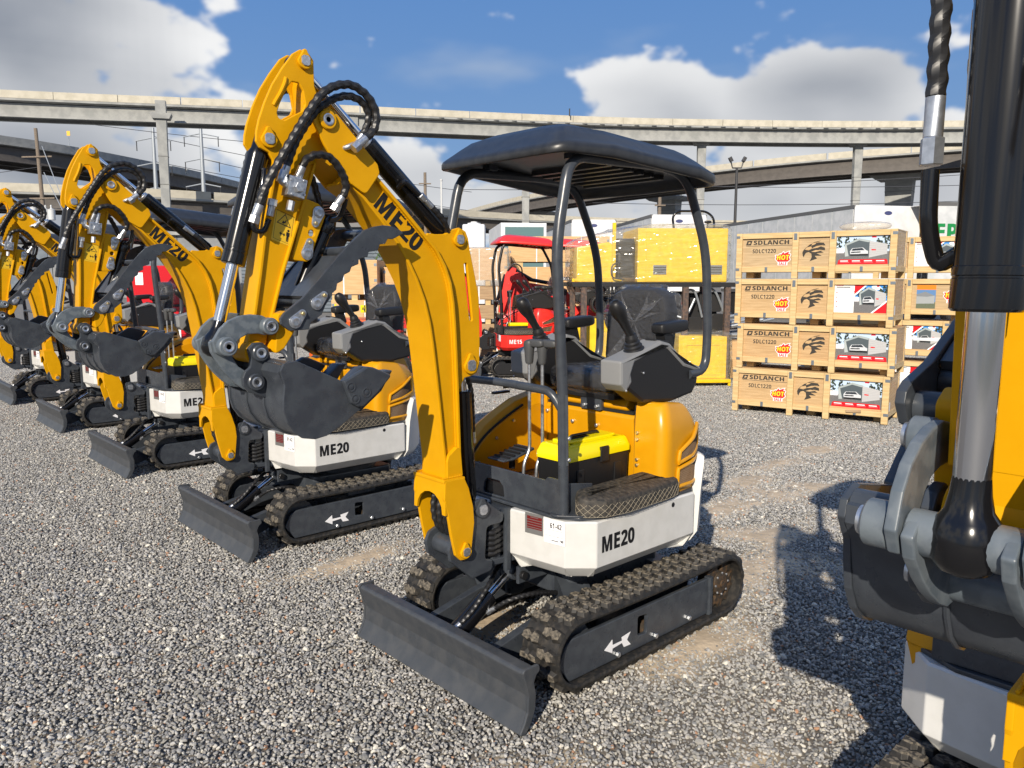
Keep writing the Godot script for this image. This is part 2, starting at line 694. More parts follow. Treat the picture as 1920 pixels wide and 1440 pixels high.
func solo(called: String, t: PackedVector3Array, m: String, label: String, category: String, group := "", at := Vector3.ZERO, turn := 0.0) -> MeshInstance3D:
	var o := part(self, numbered(called), t, m)
	o.position = at
	o.rotation.y = turn
	tag(o, label, category, group)
	return o

func setting(called: String, t: PackedVector3Array, m: String) -> MeshInstance3D:
	var o := part(self, called, t, m)
	o.set_meta("kind", "structure")
	return o

func letters(parent: Node, words: String, m: String, at: Vector3, right: Vector3, up: Vector3, height: float, squeeze := 1.0, bold := 700, called := "lettering", grp := "", deep := 0.0012) -> MeshInstance3D:
	var f := SystemFont.new()
	f.font_names = PackedStringArray(["Droid Sans"])
	f.font_weight = bold
	var tm := TextMesh.new()
	tm.text = words
	var fv := FontVariation.new()
	fv.base_font = f
	fv.variation_embolden = 0.55 if bold >= 700 and not words.contains("1") and words.length() < 9 else 0.0
	tm.font = fv
	tm.font_size = 48
	tm.pixel_size = height / 34.5    # capitals come out `height` tall
	tm.depth = deep
	tm.curve_step = 1.0
	var o := part_mesh(parent, called, tm, m, grp)
	right = right.normalized()
	up = up.normalized()
	o.transform = Transform3D(Basis(right * squeeze, up, right.cross(up)), at)
	return o

# ------------------------------------------------------------------ the mini excavator; x forward, y up, s = -z to its left
const FOOT := Vector2(0.939, 0.538)
const TIP := Vector2(1.485, 2.106)
const ARM_BASE := Vector2(0.921, 1.747)
const ARM_TOP := Vector2(1.537, 2.285)
const LIFT_BASE := Vector2(0.837, 0.684)
const LIFT_TOP := Vector2(0.870, 1.265)

func steel_pin(parent: Node, c: Vector2, s: float, r: float, grp: String, boss := "yellow", out := 1.0) -> void:
	var q := capsule2(c + Vector2(0, r * 1.7), c, r * 0.55, r * 1.62, 10)
	var b := part(parent, "pin_boss", plate(q, s, s + 0.012 * out, 0.003), boss, grp)
	part(b, "pin", plate(fillet(flat([c.x - r * 0.95, c.y - r * 0.6, c.x - r * 0.5, c.y - r, c.x + r * 0.5, c.y - r, c.x + r * 0.95, c.y - r * 0.6, c.x + r * 0.95, c.y + r * 0.6, c.x + r * 0.5, c.y + r, c.x - r * 0.5, c.y + r, c.x - r * 0.95, c.y + r * 0.6]), r * 0.3), s + 0.002 * out, s + 0.0155 * out, 0.0015), "zinc")

func round_pin(parent: Node, c: Vector2, s0: float, s1: float, r: float, m: String, grp: String) -> void:
	var b := part(parent, "pin_boss", cyl(V(c.x, c.y, s0), V(c.x, c.y, s1), r, 24, 0.003), m, grp)
	part(b, "pin", lathe(V(c.x, c.y, s1 - 0.003), V(0, 0, signf(s1 - s0)), [[0.0, r * 0.62], [0.005, r * 0.62], [0.006, r * 0.5], [0.003, r * 0.28], [0.003, 0.0001]], 20), "zinc")

func keeper(parent: Node, a: Vector2, b: Vector2, s: float, grp: String) -> void:
	var k := part(parent, "pin_keeper", plate(capsule2(b, a, 0.0135, 0.0215, 12), s, s + 0.006, 0.002), "zinc", grp)
	part(k, "pin", lathe(V(a.x, a.y, s + 0.004), V(0, 0, 1), [[0.0, 0.0165], [0.004, 0.0165], [0.006, 0.012], [0.005, 0.008], [0.005, 0.0001]], 18), "zinc")
	part(k, "bolt", cyl(V(b.x, b.y, s + 0.004), V(b.x, b.y, s + 0.013), 0.0065, 6, 0.001), "zinc_yellow")

func bolt(parent: Node, p: Vector3, d: Vector3, r := 0.008, m := "zinc") -> void:
	var w := part(parent, "bolt", cyl(p, p + d.normalized() * r * 1.1, r, 6, 0.001), m)
	w.name = "bolt"

func fitting(p0: Vector3, p1: Vector3, r: float) -> PackedVector3Array:
	var t := cyl(p0, p0.lerp(p1, 0.6), r, 12, 0.001)
	t.append_array(cyl(p0.lerp(p1, 0.6), p1, r * 1.22, 6, 0.001))
	return t

func hose(parent: Node, pts: Array, r: float, grp := "", ends := true) -> MeshInstance3D:
	var c := spline(pts, 8)
	var o := part(parent, "hose", tube(c, r, 9, 0.10, r * 2.3), "hose", grp)
	if ends:
		var n := c.size()
		part(o, "fitting", fitting(c[0], c[0] - (c[2] - c[0]).normalized() * r * 4.5, r * 1.05), "zinc")
		part(o, "fitting", fitting(c[n - 1], c[n - 1] + (c[n - 1] - c[n - 3]).normalized() * r * 4.5, r * 1.05), "zinc")
	return o

# a plate laid along a line, its thickness towards the line's right hand
func strip(p: PackedVector2Array, thick: float) -> PackedVector2Array:
	var o := p.duplicate()
	var inn := PackedVector2Array()
	for i in p.size():
		var d := (p[mini(i + 1, p.size() - 1)] - p[maxi(i - 1, 0)]).normalized()
		inn.append(p[i] + Vector2(d.y, -d.x) * thick)
	inn.reverse()
	o.append_array(inn)
	return o

func make_excavator() -> Node3D:
	var e := thing("mini_excavator", "", "excavator")
	undercarriage(e)
	superstructure(e)
	cab(e)
	boom_and_arm(e)
	return e

func undercarriage(e: Node3D) -> void:
	# rubber tracks
	var fr := Vector2(0.675, 0.163)
	var re := Vector2(-0.345, 0.163)
	var rad := 0.125
	var path := []      # centre line of the belt: position, outward direction
	for i in 13:
		var g := PI / 2 - PI * i / 12.0
		path.append([fr + Vector2.from_angle(g) * rad, Vector2.from_angle(g)])
	for i in 9:
		path.append([Vector2(lerpf(fr.x, re.x, (i + 1) / 10.0), fr.y - rad), Vector2(0, -1)])
	for i in 13:
		var g := -PI / 2 - PI * i / 12.0
		path.append([re + Vector2.from_angle(g) * rad, Vector2.from_angle(g)])
	for i in 9:
		var sag := sin(PI * (i + 1) / 10.0) * 0.008
		path.append([Vector2(lerpf(re.x, fr.x, (i + 1) / 10.0), fr.y + rad - sag), Vector2(0, 1)])
	var lug := lug_mesh()
	for side in [1.0, -1.0]:
		var s0 := 0.295
		var s1 := 0.49
		var rings := []
		for q in path:
			var c: Vector2 = q[0]
			var n: Vector2 = q[1]
			var ring := PackedVector3Array()
			for k in [[s0, 0.004], [s0 + 0.006, 0.018], [0.36, 0.021], [0.39, 0.015], [0.42, 0.021], [s1 - 0.006, 0.018], [s1, 0.004], [s1 - 0.004, -0.006], [s0 + 0.004, -0.006]]:
				ring.append(V(c.x + n.x * k[1], c.y + n.y * k[1], k[0] * side))
			rings.append(ring)
		rings.append(rings[0])
		var belt := part(e, "track", loft(rings, false), "rubber")
		var pos := PackedVector2Array()
		var nor := PackedVector2Array()
		for q in path:
			pos.append(q[0])
			nor.append(q[1])
		pos.append(pos[0])
		nor.append(nor[0])
		var total := 0.0
		for i in pos.size() - 1:
			total += pos[i].distance_to(pos[i + 1])
		var count := 41
		for row in 2:
			for k in count:
				var want := total * (k + 0.5 * row) / count
				var i := 0
				while want > pos[i].distance_to(pos[i + 1]) and i < pos.size() - 2:
					want -= pos[i].distance_to(pos[i + 1])
					i += 1
				var f := want / pos[i].distance_to(pos[i + 1])
				var c := pos[i].lerp(pos[i + 1], f)
				var n := nor[i].lerp(nor[i + 1], f).normalized()
				var o := part_mesh(belt, "tread_lug", lug, "")
				var y := Vector3(n.x, n.y, 0)
				var x := Vector3(n.y, -n.x, 0)
				var flip := -1.0 if row == 1 else 1.0
				var sc := 0.345 if row == 0 else 0.437
				o.transform = Transform3D(Basis(x, y, x.cross(y)) * Basis(Vector3.UP, PI if flip < 0 else 0.0), V(c.x + n.x * 0.016, c.y + n.y * 0.016, sc * side))
		# frame between the wheels
		var win := fillet(flat([0.232, 0.10, 0.294, 0.107, 0.294, 0.19, 0.232, 0.183]), 0.012)
		var fp := fillet(flat([0.775, 0.131, 0.714, 0.05, -0.229, 0.05, -0.229, 0.222, 0.70, 0.222, 0.738, 0.20]), 0.012)
		var tf := part(e, "track_frame", plate(fp, 0.44 * side, 0.458 * side, 0.004, [win]), "charcoal")
		part(tf, "inner_plate", plate(fp, 0.325 * side, 0.343 * side, 0.004), "charcoal")
		part(tf, "rib", box(V(-0.236, 0.136, 0.452 * side), Vector3(0.026, 0.182, 0.036), 0.005), "charcoal")
		part(tf, "guide", box(V(0.22, 0.245, 0.40 * side), Vector3(0.2, 0.03, 0.05), 0.006), "charcoal")
		for bp in [[0.429, 0.07], [0.177, 0.071], [-0.068, 0.077]]:
			bolt(tf, V(bp[0], bp[1], 0.459 * side), V(0, 0, side), 0.0115)
		var ar := flat([0.510, 0.112, 0.461, 0.143, 0.459, 0.119, 0.398, 0.119, 0.402, 0.134, 0.344, 0.141, 0.367, 0.113, 0.342, 0.085, 0.386, 0.087, 0.399, 0.109, 0.459, 0.104, 0.460, 0.085])
		part(tf, "arrow_decal", plate(ar, 0.4585 * side, 0.4595 * side, 0.0), "decal_white")
		for x in [0.43, 0.18, -0.07]:
			part(e, "track_roller", lathe(V(x, 0.085, 0.352 * side), V(0, 0, side), [[0.0, 0.03], [0.004, 0.046], [0.03, 0.046], [0.034, 0.032], [0.052, 0.032], [0.056, 0.046], [0.08, 0.046], [0.084, 0.03]], 18), "rusty")
		var teeth := PackedVector2Array()
		for i in 44:
			var g := TAU * i / 44.0
			teeth.append(re + Vector2.from_angle(g) * (0.121 if i % 4 < 2 else 0.104))
		var cuts := []
		for i in 5:
			cuts.append(circle(re + Vector2.from_angle(TAU * i / 5.0 + 0.3) * 0.075, 0.017, 10))
		var sp := part(e, "sprocket", plate(teeth, 0.425 * side, 0.44 * side, 0.002, cuts), "rusty")
		part(sp, "hub", lathe(V(re.x, re.y, 0.375 * side), V(0, 0, side), [[0.0, 0.09], [0.045, 0.09], [0.047, 0.058], [0.075, 0.055], [0.08, 0.045], [0.082, 0.02], [0.09, 0.02], [0.09, 0.0001]], 24), "rusty")
		for i in 8:
			var bp := re + Vector2.from_angle(TAU * i / 8.0) * 0.052
			bolt(sp, V(bp.x, bp.y, 0.451 * side), V(0, 0, side), 0.006)
		part(e, "idler", lathe(V(fr.x, fr.y, 0.35 * side), V(0, 0, side), [[0.0, 0.06], [0.002, 0.112], [0.03, 0.117], [0.05, 0.117], [0.078, 0.112], [0.08, 0.06], [0.074, 0.03], [0.09, 0.03], [0.09, 0.0001]], 26), "charcoal")
		# spider legs of the chassis
		part(e, "chassis_leg", beam(V(0.36, 0.30, 0.10 * side), V(0.50, 0.20, 0.335 * side), 0.13, 0.09, 0.012), "charcoal")
		part(e, "chassis_leg", beam(V(-0.04, 0.30, 0.10 * side), V(-0.16, 0.20, 0.335 * side), 0.13, 0.09, 0.012), "charcoal")
		# arms that carry the blade
		var pa := fillet(flat([0.985, 0.045, 0.985, 0.135, 0.62, 0.215, 0.40, 0.225, 0.37, 0.18, 0.40, 0.15, 0.62, 0.12, 0.86, 0.04]), 0.015)
		var arm := part(e, "blade_arm", plate(pa, 0.185 * side, 0.225 * side, 0.004), "charcoal")
		part(arm, "pivot", plate(fillet(flat([0.36, 0.25, 0.36, 0.13, 0.47, 0.14, 0.48, 0.24]), 0.03), 0.165 * side, 0.183 * side, 0.003), "charcoal")
		bolt(arm, V(0.42, 0.188, 0.226 * side), V(0, 0, side), 0.011, "zinc_yellow")
	part(e, "chassis", slab(fillet(flat([0.44, -0.22, 0.44, 0.22, -0.14, 0.24, -0.14, -0.24]), 0.05), 0.225, 0.335, 0.012), "charcoal")
	part(e, "turntable", lathe(V(0.13, 0.335, 0), Vector3.UP, [[0.0, 0.24], [0.03, 0.24], [0.031, 0.215], [0.05, 0.215], [0.051, 0.235], [0.085, 0.235]], 40), "charcoal")
	# blade
	var pf := fillet(flat([1.036, 0.226, 1.024, 0.19, 1.008, 0.135, 1.012, 0.075, 1.026, 0.04, 1.052, 0.0, 1.03, 0.0, 1.0, 0.04, 0.986, 0.075, 0.982, 0.135, 0.996, 0.185, 0.992, 0.204, 0.968, 0.216, 0.972, 0.234, 1.024, 0.238]), 0.012, 3)
	var bl := part(e, "blade", plate(pf, -0.527, 0.527, 0.002), "blade_paint")
	var cap := fillet(flat([1.040, 0.232, 1.026, 0.19, 1.011, 0.135, 1.015, 0.075, 1.029, 0.04, 1.056, 0.0, 1.024, -0.004, 0.995, 0.035, 0.978, 0.075, 0.974, 0.135, 0.984, 0.18, 0.972, 0.205, 0.955, 0.216, 0.958, 0.242, 1.028, 0.243]), 0.012, 3)
	for side in [1.0, -1.0]:
		part(bl, "end_plate", plate(cap, 0.528 * side, 0.541 * side, 0.004), "blade_paint")
	part(bl, "cylinder_lug", plate(fillet(flat([0.985, 0.06, 0.985, 0.19, 0.92, 0.17, 0.91, 0.12]), 0.015), -0.05, -0.035, 0.003), "charcoal")
	part(bl, "cylinder_lug", plate(fillet(flat([0.985, 0.06, 0.985, 0.19, 0.92, 0.17, 0.91, 0.12]), 0.015), 0.035, 0.05, 0.003), "charcoal")
	var b0 := V(0.93, 0.14, 0.0)
	var b1 := V(0.60, 0.345, 0.0)
	var bc := part(e, "blade_cylinder", lathe(b0, b1 - b0, [[-0.02, 0.03], [0.0, 0.04], [0.03, 0.042], [0.235, 0.042], [0.24, 0.036]], 22), "black_gloss")
	part(bc, "rod", cyl(b0.lerp(b1, 0.6), b0.lerp(b1, 0.97), 0.016, 16), "chrome")
	part(bc, "rod_eye", cyl(b1 + V(0, 0, -0.035), b1 + V(0, 0, 0.035), 0.034, 20, 0.004), "charcoal")
	part(bc, "bracket", box(V(0.50, 0.345, 0.062), Vector3(0.24, 0.075, 0.022), 0.006), "charcoal")
	part(bc, "bracket", box(V(0.50, 0.345, -0.062), Vector3(0.24, 0.075, 0.022), 0.006), "charcoal")
	part(bc, "pin", cyl(b1 + V(0, 0, -0.09), b1 + V(0, 0, 0.09), 0.018, 16), "black_plastic")
	hose(e, [V(0.90, 0.20, 0.02), V(0.84, 0.245, 0.03), V(0.74, 0.33, 0.02), V(0.62, 0.36, -0.05), V(0.50, 0.32, -0.06)], 0.011)
	hose(e, [V(0.745, 0.235, 0.06), V(0.70, 0.28, 0.12), V(0.60, 0.29, 0.16), V(0.46, 0.25, 0.15)], 0.010)

func lug_mesh() -> ArrayMesh:
	# dark rubber flanks and a dusty crown
	var b := fillet(flat([-0.020, -0.044, 0.014, -0.047, 0.021, -0.012, 0.010, 0.0, 0.021, 0.012, 0.014, 0.046, -0.018, 0.043, -0.026, 0.014, -0.014, 0.0, -0.026, -0.014]), 0.004, 2)
	var rings := []
	for q in [[0.0, -0.005], [0.008, -0.001], [0.016, 0.0025], [0.0165, 0.003], [0.0205, 0.0065]]:
		var ring := PackedVector3Array()
		for v in shrunk(b, q[1]):
			ring.append(Vector3(v.x, q[0] + 0.0012 * sin(v.y * 190.0 + v.x * 90.0), v.y))
		rings.append(ring)
	var m := mesh_of(loft(rings.slice(0, 4), false))
	m.surface_set_material(0, M["rubber"])
	var top := loft(rings.slice(3, 5), true)
	m.add_surface_from_arrays(Mesh.PRIMITIVE_TRIANGLES, mesh_of(top).surface_get_arrays(0))
	m.surface_set_material(1, M["lug_rubber"])
	return m

func superstructure(e: Node3D) -> void:
	# white skirts at both sides of the swing bracket
	for side in [1.0, -1.0]:
		var o := fillet(flat([0.685, 0.075, 0.648, 0.365, 0.555, 0.452, -0.105, 0.452, -0.115, 0.10, 0.58, 0.075]), 0.014, 3)
		for i in o.size():
			o[i].y *= side
		var sk := part(e, "skirt", tower(o, [[0.655, 0.006], [0.649, 0.0], [0.470, 0.0], [0.465, 0.002], [0.418, 0.048], [0.413, 0.058]]), "white_paint", "", 24.0)
		if side > 0:
			bolt(sk, V(0.667, 0.612, 0.108), V(1, 0, 0.1), 0.011, "black_plastic")
			part(sk, "key_plug", cyl(V(0.06, 0.628, 0.45), V(0.06, 0.628, 0.4535), 0.011, 16, 0.001), "black_plastic")
			letters(sk, model, "decal_black", V(0.428, 0.553, 0.4525), V(-1, 0, 0), Vector3.UP, 0.062, 0.93)
			# data plate and lot sticker on the front face
			var nx := V(0.99, 0, 0.133)
			var rt := V(-0.133, 0, 0.99)
			var rt2 := Basis(rt, Vector3.UP, nx)
			var dp := part(sk, "data_plate", ext(rect2(0.092, 0.085), 0.0, 0.0012, Transform3D(rt2, V(0.6685, 0.617, 0.213)), 0.0), "plate_silver")
			part(dp, "red_print", ext(rect2(0.076, 0.052), 0.0012, 0.0016, Transform3D(rt2, V(0.6685, 0.622, 0.216)), 0.0), "decal_red")
			for k in 5:
				part(dp, "print_line", ext(rect2(0.076 if k else 0.04, 0.0022), 0.0016, 0.0019, Transform3D(rt2, V(0.6685, 0.644 - 0.0105 * k, 0.216)), 0.0), "plate_silver")
			var st := part(sk, "lot_sticker", ext(fillet(rect2(0.104, 0.098), 0.004), 0.0, 0.001, Transform3D(rt2, V(0.6555, 0.605, 0.316)), 0.0), "decal_white")
			var mk := func(x: float, y2: float) -> Vector3: return V(0.6555, 0.605, 0.316) + rt2 * Vector3(x, y2, 0.0011)
			letters(st, "61-42", "decal_black", mk.call(0.006, 0.024), rt, Vector3.UP, 0.021, 0.8, 700, "lettering", "", 0.0005)
			for q in [[0.0, 0.006, 0.098, 0.0008], [0.0, -0.018, 0.098, 0.0008], [0.018, -0.02, 0.0008, 0.05], [-0.022, -0.033, 0.0008, 0.028], [0.002, -0.036, 0.032, 0.0028], [0.036, -0.030, 0.018, 0.003], [0.038, -0.035, 0.012, 0.004]]:
				part(st, "print_line", ext(rect2(q[2], q[3]), 0.0, 0.0004, Transform3D(rt2, mk.call(q[0], q[1])), 0.0), "decal_black")
	# white counterweight round the tail
	var ring0 := PackedVector2Array()
	for i in 25:
		var g := deg_to_rad(lerpf(68.0, -68.0, i / 24.0))
		ring0.append(Vector2(0.06 - cos(g) * 0.49, sin(g) * 0.49))
	var rows := []
	for q in [[0.415, 0.045, 0.0], [0.425, 0.03, 0.0], [0.47, 0.0, 0.0], [0.66, 0.0, 0.02], [0.76, 0.006, 0.05], [0.80, 0.018, 0.075], [0.81, 0.04, 0.085]]:
		var ring := PackedVector3Array()
		for i in 25:
			var p: Vector2 = ring0[i]
			var k := maxf(0.0, absf(p.y) - 0.36) / 0.1
			var inw: Vector2 = (Vector2(0.06, 0) - p).normalized() * q[1]
			ring.append(V(p.x + inw.x - q[2] * k, q[0], p.y + inw.y))
		for i in range(24, -1, -1):
			var p: Vector2 = ring0[i]
			var k := maxf(0.0, absf(p.y) - 0.36) / 0.1
			var inw: Vector2 = (Vector2(0.06, 0) - p).normalized() * 0.08
			ring.append(V(p.x + inw.x - q[2] * k, q[0], p.y + inw.y))
		rows.append(ring)
	part(e, "counterweight", loft(rows, true), "white_paint")
	# deck and dark core
	part(e, "deck", slab(fillet(flat([0.655, -0.30, 0.655, 0.30, 0.60, 0.40, 0.52, 0.44, -0.10, 0.44, -0.30, 0.30, -0.30, -0.30, -0.10, -0.44, 0.52, -0.44, 0.60, -0.40]), 0.03), 0.655, 0.668, 0.003), "charcoal")
	part(e, "core", slab(flat([0.56, -0.38, 0.56, 0.38, -0.10, 0.40, -0.28, 0.28, -0.28, -0.28, -0.10, -0.40]), 0.425, 0.6545, 0.004), "seam_black")
	# charcoal fascia in front of the operator's feet, with the hand hole
	var hole := fillet(flat([-0.02, 0.677, -0.012, 0.725, 0.01, 0.745, 0.085, 0.745, 0.11, 0.725, 0.118, 0.677]), 0.01)
	var fa := fillet(flat([-0.36, 0.669, -0.36, 0.80, 0.245, 0.80, 0.26, 0.815, 0.33, 0.815, 0.33, 0.669]), 0.006)
	for i in hole.size():
		hole[i].x -= 0.115
	var fb := Transform3D(Basis(V(0, 0, 1), Vector3.UP, V(-1, 0, 0)), V(0.635, 0, 0))
	part(e, "fascia", ext(fa, -0.006, 0.006, fb, 0.002, [hole]), "charcoal")
	part(e, "fascia_side", plate(flat([0.629, 0.669, 0.629, 0.80, 0.45, 0.77, 0.45, 0.669]), 0.322, 0.33, 0.002), "charcoal")
	part(e, "floor_box", box(V(0.56, 0.70, -0.02), Vector3(0.13, 0.06, 0.56), 0.01), "black_plastic")
	part(e, "base_flange", slab(capsule2(Vector2(0.625, 0.315), Vector2(0.58, 0.38), 0.04, 0.03), 0.669, 0.677, 0.002), "charcoal")
	bolt(e, V(0.575, 0.678, 0.385), Vector3.UP, 0.011)
	# swing bracket and its posts
	var sw := fillet(flat([0.878, 0.695, 0.868, 0.722, 0.832, 0.728, 0.80, 0.705, 0.718, 0.642, 0.718, 0.606, 0.808, 0.606, 0.818, 0.468, 0.775, 0.462, 0.780, 0.415, 0.885, 0.405, 0.995, 0.503, 1.004, 0.55, 0.985, 0.588, 0.925, 0.61, 0.885, 0.645]), 0.02)
	for side in [1.0, -1.0]:
		part(e, "swing_bracket", plate(sw, 0.066 * side, 0.083 * side, 0.004), "charcoal")
		steel_pin(e, LIFT_BASE, 0.0835 * side, 0.021, "", "charcoal", side)
	part(e, "foot_tube", cyl(V(FOOT.x, FOOT.y, -0.065), V(FOOT.x, FOOT.y, 0.065), 0.04, 24), "charcoal")
	part(e, "swing_post", box(V(0.735, 0.535, 0.0), Vector3(0.05, 0.24, 0.12), 0.008), "charcoal")
	part(e, "swing_knuckle", box(V(0.69, 0.525, 0.075), Vector3(0.03, 0.27, 0.022), 0.006), "charcoal")
	part(e, "swing_knuckle", box(V(0.69, 0.525, -0.075), Vector3(0.03, 0.27, 0.022), 0.006), "charcoal")
	part(e, "swing_arm", slab(fillet(flat([0.60, -0.09, 0.80, -0.06, 0.82, 0.0, 0.80, 0.06, 0.60, 0.09]), 0.02), 0.62, 0.645, 0.004), "charcoal")
	part(e, "swing_arm", slab(fillet(flat([0.60, -0.09, 0.80, -0.06, 0.82, 0.0, 0.80, 0.06, 0.60, 0.09]), 0.02), 0.425, 0.45, 0.004), "charcoal")
	part(e, "front_wall", box(V(0.60, 0.54, 0.0), Vector3(0.02, 0.23, 0.15), 0.004), "seam_black")
	for k in 5:
		hose(e, [V(0.70, 0.478 + 0.022 * k, -0.05), V(0.775, 0.470 + 0.023 * k, 0.02), V(0.768, 0.476 + 0.022 * k, 0.062), V(0.70, 0.480 + 0.024 * k, 0.052)], 0.0125, "", false)
	for k in 3:
		hose(e, [V(0.95, 0.83, -0.045 + 0.035 * k), V(0.975, 0.70, -0.05 + 0.04 * k), V(0.955, 0.61, -0.04 + 0.03 * k), V(0.88, 0.56, -0.03 + 0.02 * k), V(0.80, 0.56, -0.02)], 0.0135, "", false)
	# yellow cowls
	hood(e)
	# padded step on the skirt
	pad(e)

func hood(e: Node3D) -> void:
	var left := PackedVector2Array()
	left.append_array(flat([0.112, 0.275, 0.112, 0.385, 0.104, 0.41, 0.085, 0.428, 0.06, 0.432, 0.04, 0.432]))
	for i in 9:
		var g := deg_to_rad(lerpf(66.0, 14.0, i / 8.0))
		left.append(Vector2(0.05 - cos(g) * 0.455, sin(g) * 0.455))
	left.append(Vector2(-0.20, 0.11))
	left.append(Vector2(-0.12, 0.275))
	for side in [1.0, -1.0]:
		var o := left.duplicate()
		for i in o.size():
			o[i].y *= side
		var h := part(e, "hood_panel", hood_side(o), "yellow_plastic")
		# grilles: frame of bars and a mesh behind, on the rounded rear quarter
		for q in [[[-0.005, 0.85], [-0.20, 0.945], [-0.215, 0.845], [0.005, 0.80]], [[0.005, 0.775], [-0.20, 0.81], [-0.15, 0.70], [0.01, 0.695]]]:
			grille(h, q, side)
		if side > 0:
			for y in [0.93, 0.90, 0.81, 0.785]:
				bolt(h, V(0.1125, y, 0.292), V(1, 0, 0), 0.008, "zinc_yellow")
	# rear bonnet between
	part(e, "rear_bonnet", tower(flat([-0.19, -0.105, -0.19, 0.105, -0.385, 0.10, -0.402, 0.05, -0.405, 0.0, -0.402, -0.05, -0.385, -0.10]), [[0.80, 0.0], [0.98, 0.004], [1.05, 0.03], [1.075, 0.07]]), "yellow_plastic")
	# seat box: its front wall with the belt line, and the top under the seat
	var sb := fillet(flat([0.092, 0.675, 0.108, 0.985, 0.10, 1.0, 0.05, 1.003, -0.2, 1.003, -0.2, 0.675]), 0.012)
	var w := part(e, "seat_box", plate(sb, -0.30, 0.262, 0.006), "yellow_plastic")
	part(w, "lid", plate(fillet(flat([0.092, 1.012, 0.102, 1.03, 0.08, 1.06, 0.0, 1.07, -0.2, 1.07, -0.2, 1.012]), 0.02), -0.25, 0.215, 0.008), "yellow_plastic")
	part(w, "gasket", box(V(-0.055, 1.0075, -0.018), Vector3(0.31, 0.012, 0.55), 0.002), "seam_black")
	part(w, "gasket", box(V(0.06, 0.87, 0.2685), Vector3(0.08, 0.36, 0.011), 0.002), "seam_black")
	for p in [[0.93, 0.05], [0.93, -0.10], [0.96, -0.27]]:
		bolt(w, V(0.107, p[0], p[1]), V(1, 0, 0), 0.009, "zinc")
	# cowl running forward along the operator's right
	var rings := []
	for q in [[0.60, 0.70, 0.02], [0.585, 0.78, 0.0], [0.55, 0.86, 0.0], [0.48, 0.93, 0.0], [0.38, 0.985, 0.0], [0.28, 1.03, 0.0], [0.16, 1.055, 0.0], [-0.06, 1.06, 0.0]]:
		var ring := PackedVector3Array()
		var t: float = q[1]
		var c := fillet(flat([0.30 + q[2], 0.668, 0.30 + q[2], t - 0.06, 0.318 + q[2], t - 0.012, 0.36, t, 0.41 - q[2], t - 0.03, 0.44 - q[2], t - 0.10, 0.44 - q[2], 0.668]), 0.01, 2)
		for v in c:
			ring.append(V(q[0], v.y, -v.x))
		rings.append(ring)
	var cw := part(e, "side_cowl", loft(rings), "yellow_plastic")
	part(cw, "gasket", tube(spline([V(0.598, 0.69, -0.297), V(0.58, 0.775, -0.297), V(0.545, 0.83, -0.298), V(0.475, 0.89, -0.298), V(0.375, 0.945, -0.298), V(0.25, 1.0, -0.298)], 5), 0.006, 6), "seam_black")
	for p in [[0.53, 0.76], [0.42, 0.86], [0.31, 0.93]]:
		bolt(cw, V(p[0], p[1], -0.299), V(0, 0, 1), 0.008, "zinc")
	var fl := part(e, "filler_latch", box(V(0.30, 1.055, -0.40), Vector3(0.10, 0.012, 0.03), 0.004), "black_plastic")
	part(fl, "key", box(V(0.265, 1.085, -0.40), Vector3(0.035, 0.03, 0.012), 0.004), "black_plastic")

func hood_side(o: PackedVector2Array) -> PackedVector3Array:
	var rings := []
	var side := signf(o[2].y)
	for q in [[0.662, 0.0], [0.70, 0.0], [0.86, 0.0], [0.94, 0.05], [0.985, 0.14], [1.02, 0.30], [1.048, 0.46], [1.062, 0.62], [1.066, 0.8]]:
		var ring := PackedVector3Array()
		var n := o.size()
		for i in n:
			var p := o[i]
			var k: float = q[1]
			if i == 0 or i == n - 1:
				k *= 0.25
			var goal := Vector2(-0.02, 0.29 * side)
			if i >= n - 4:
				goal = Vector2(-0.16, 0.24 * side)
			p = p.lerp(goal, k * 0.55)
			ring.append(V(p.x, q[0] - maxf(0.0, -p.x - 0.02) * 0.22 * clampf((q[0] - 0.9) / 0.15, 0.0, 1.0), p.y))
		rings.append(ring)
	return loft(rings)

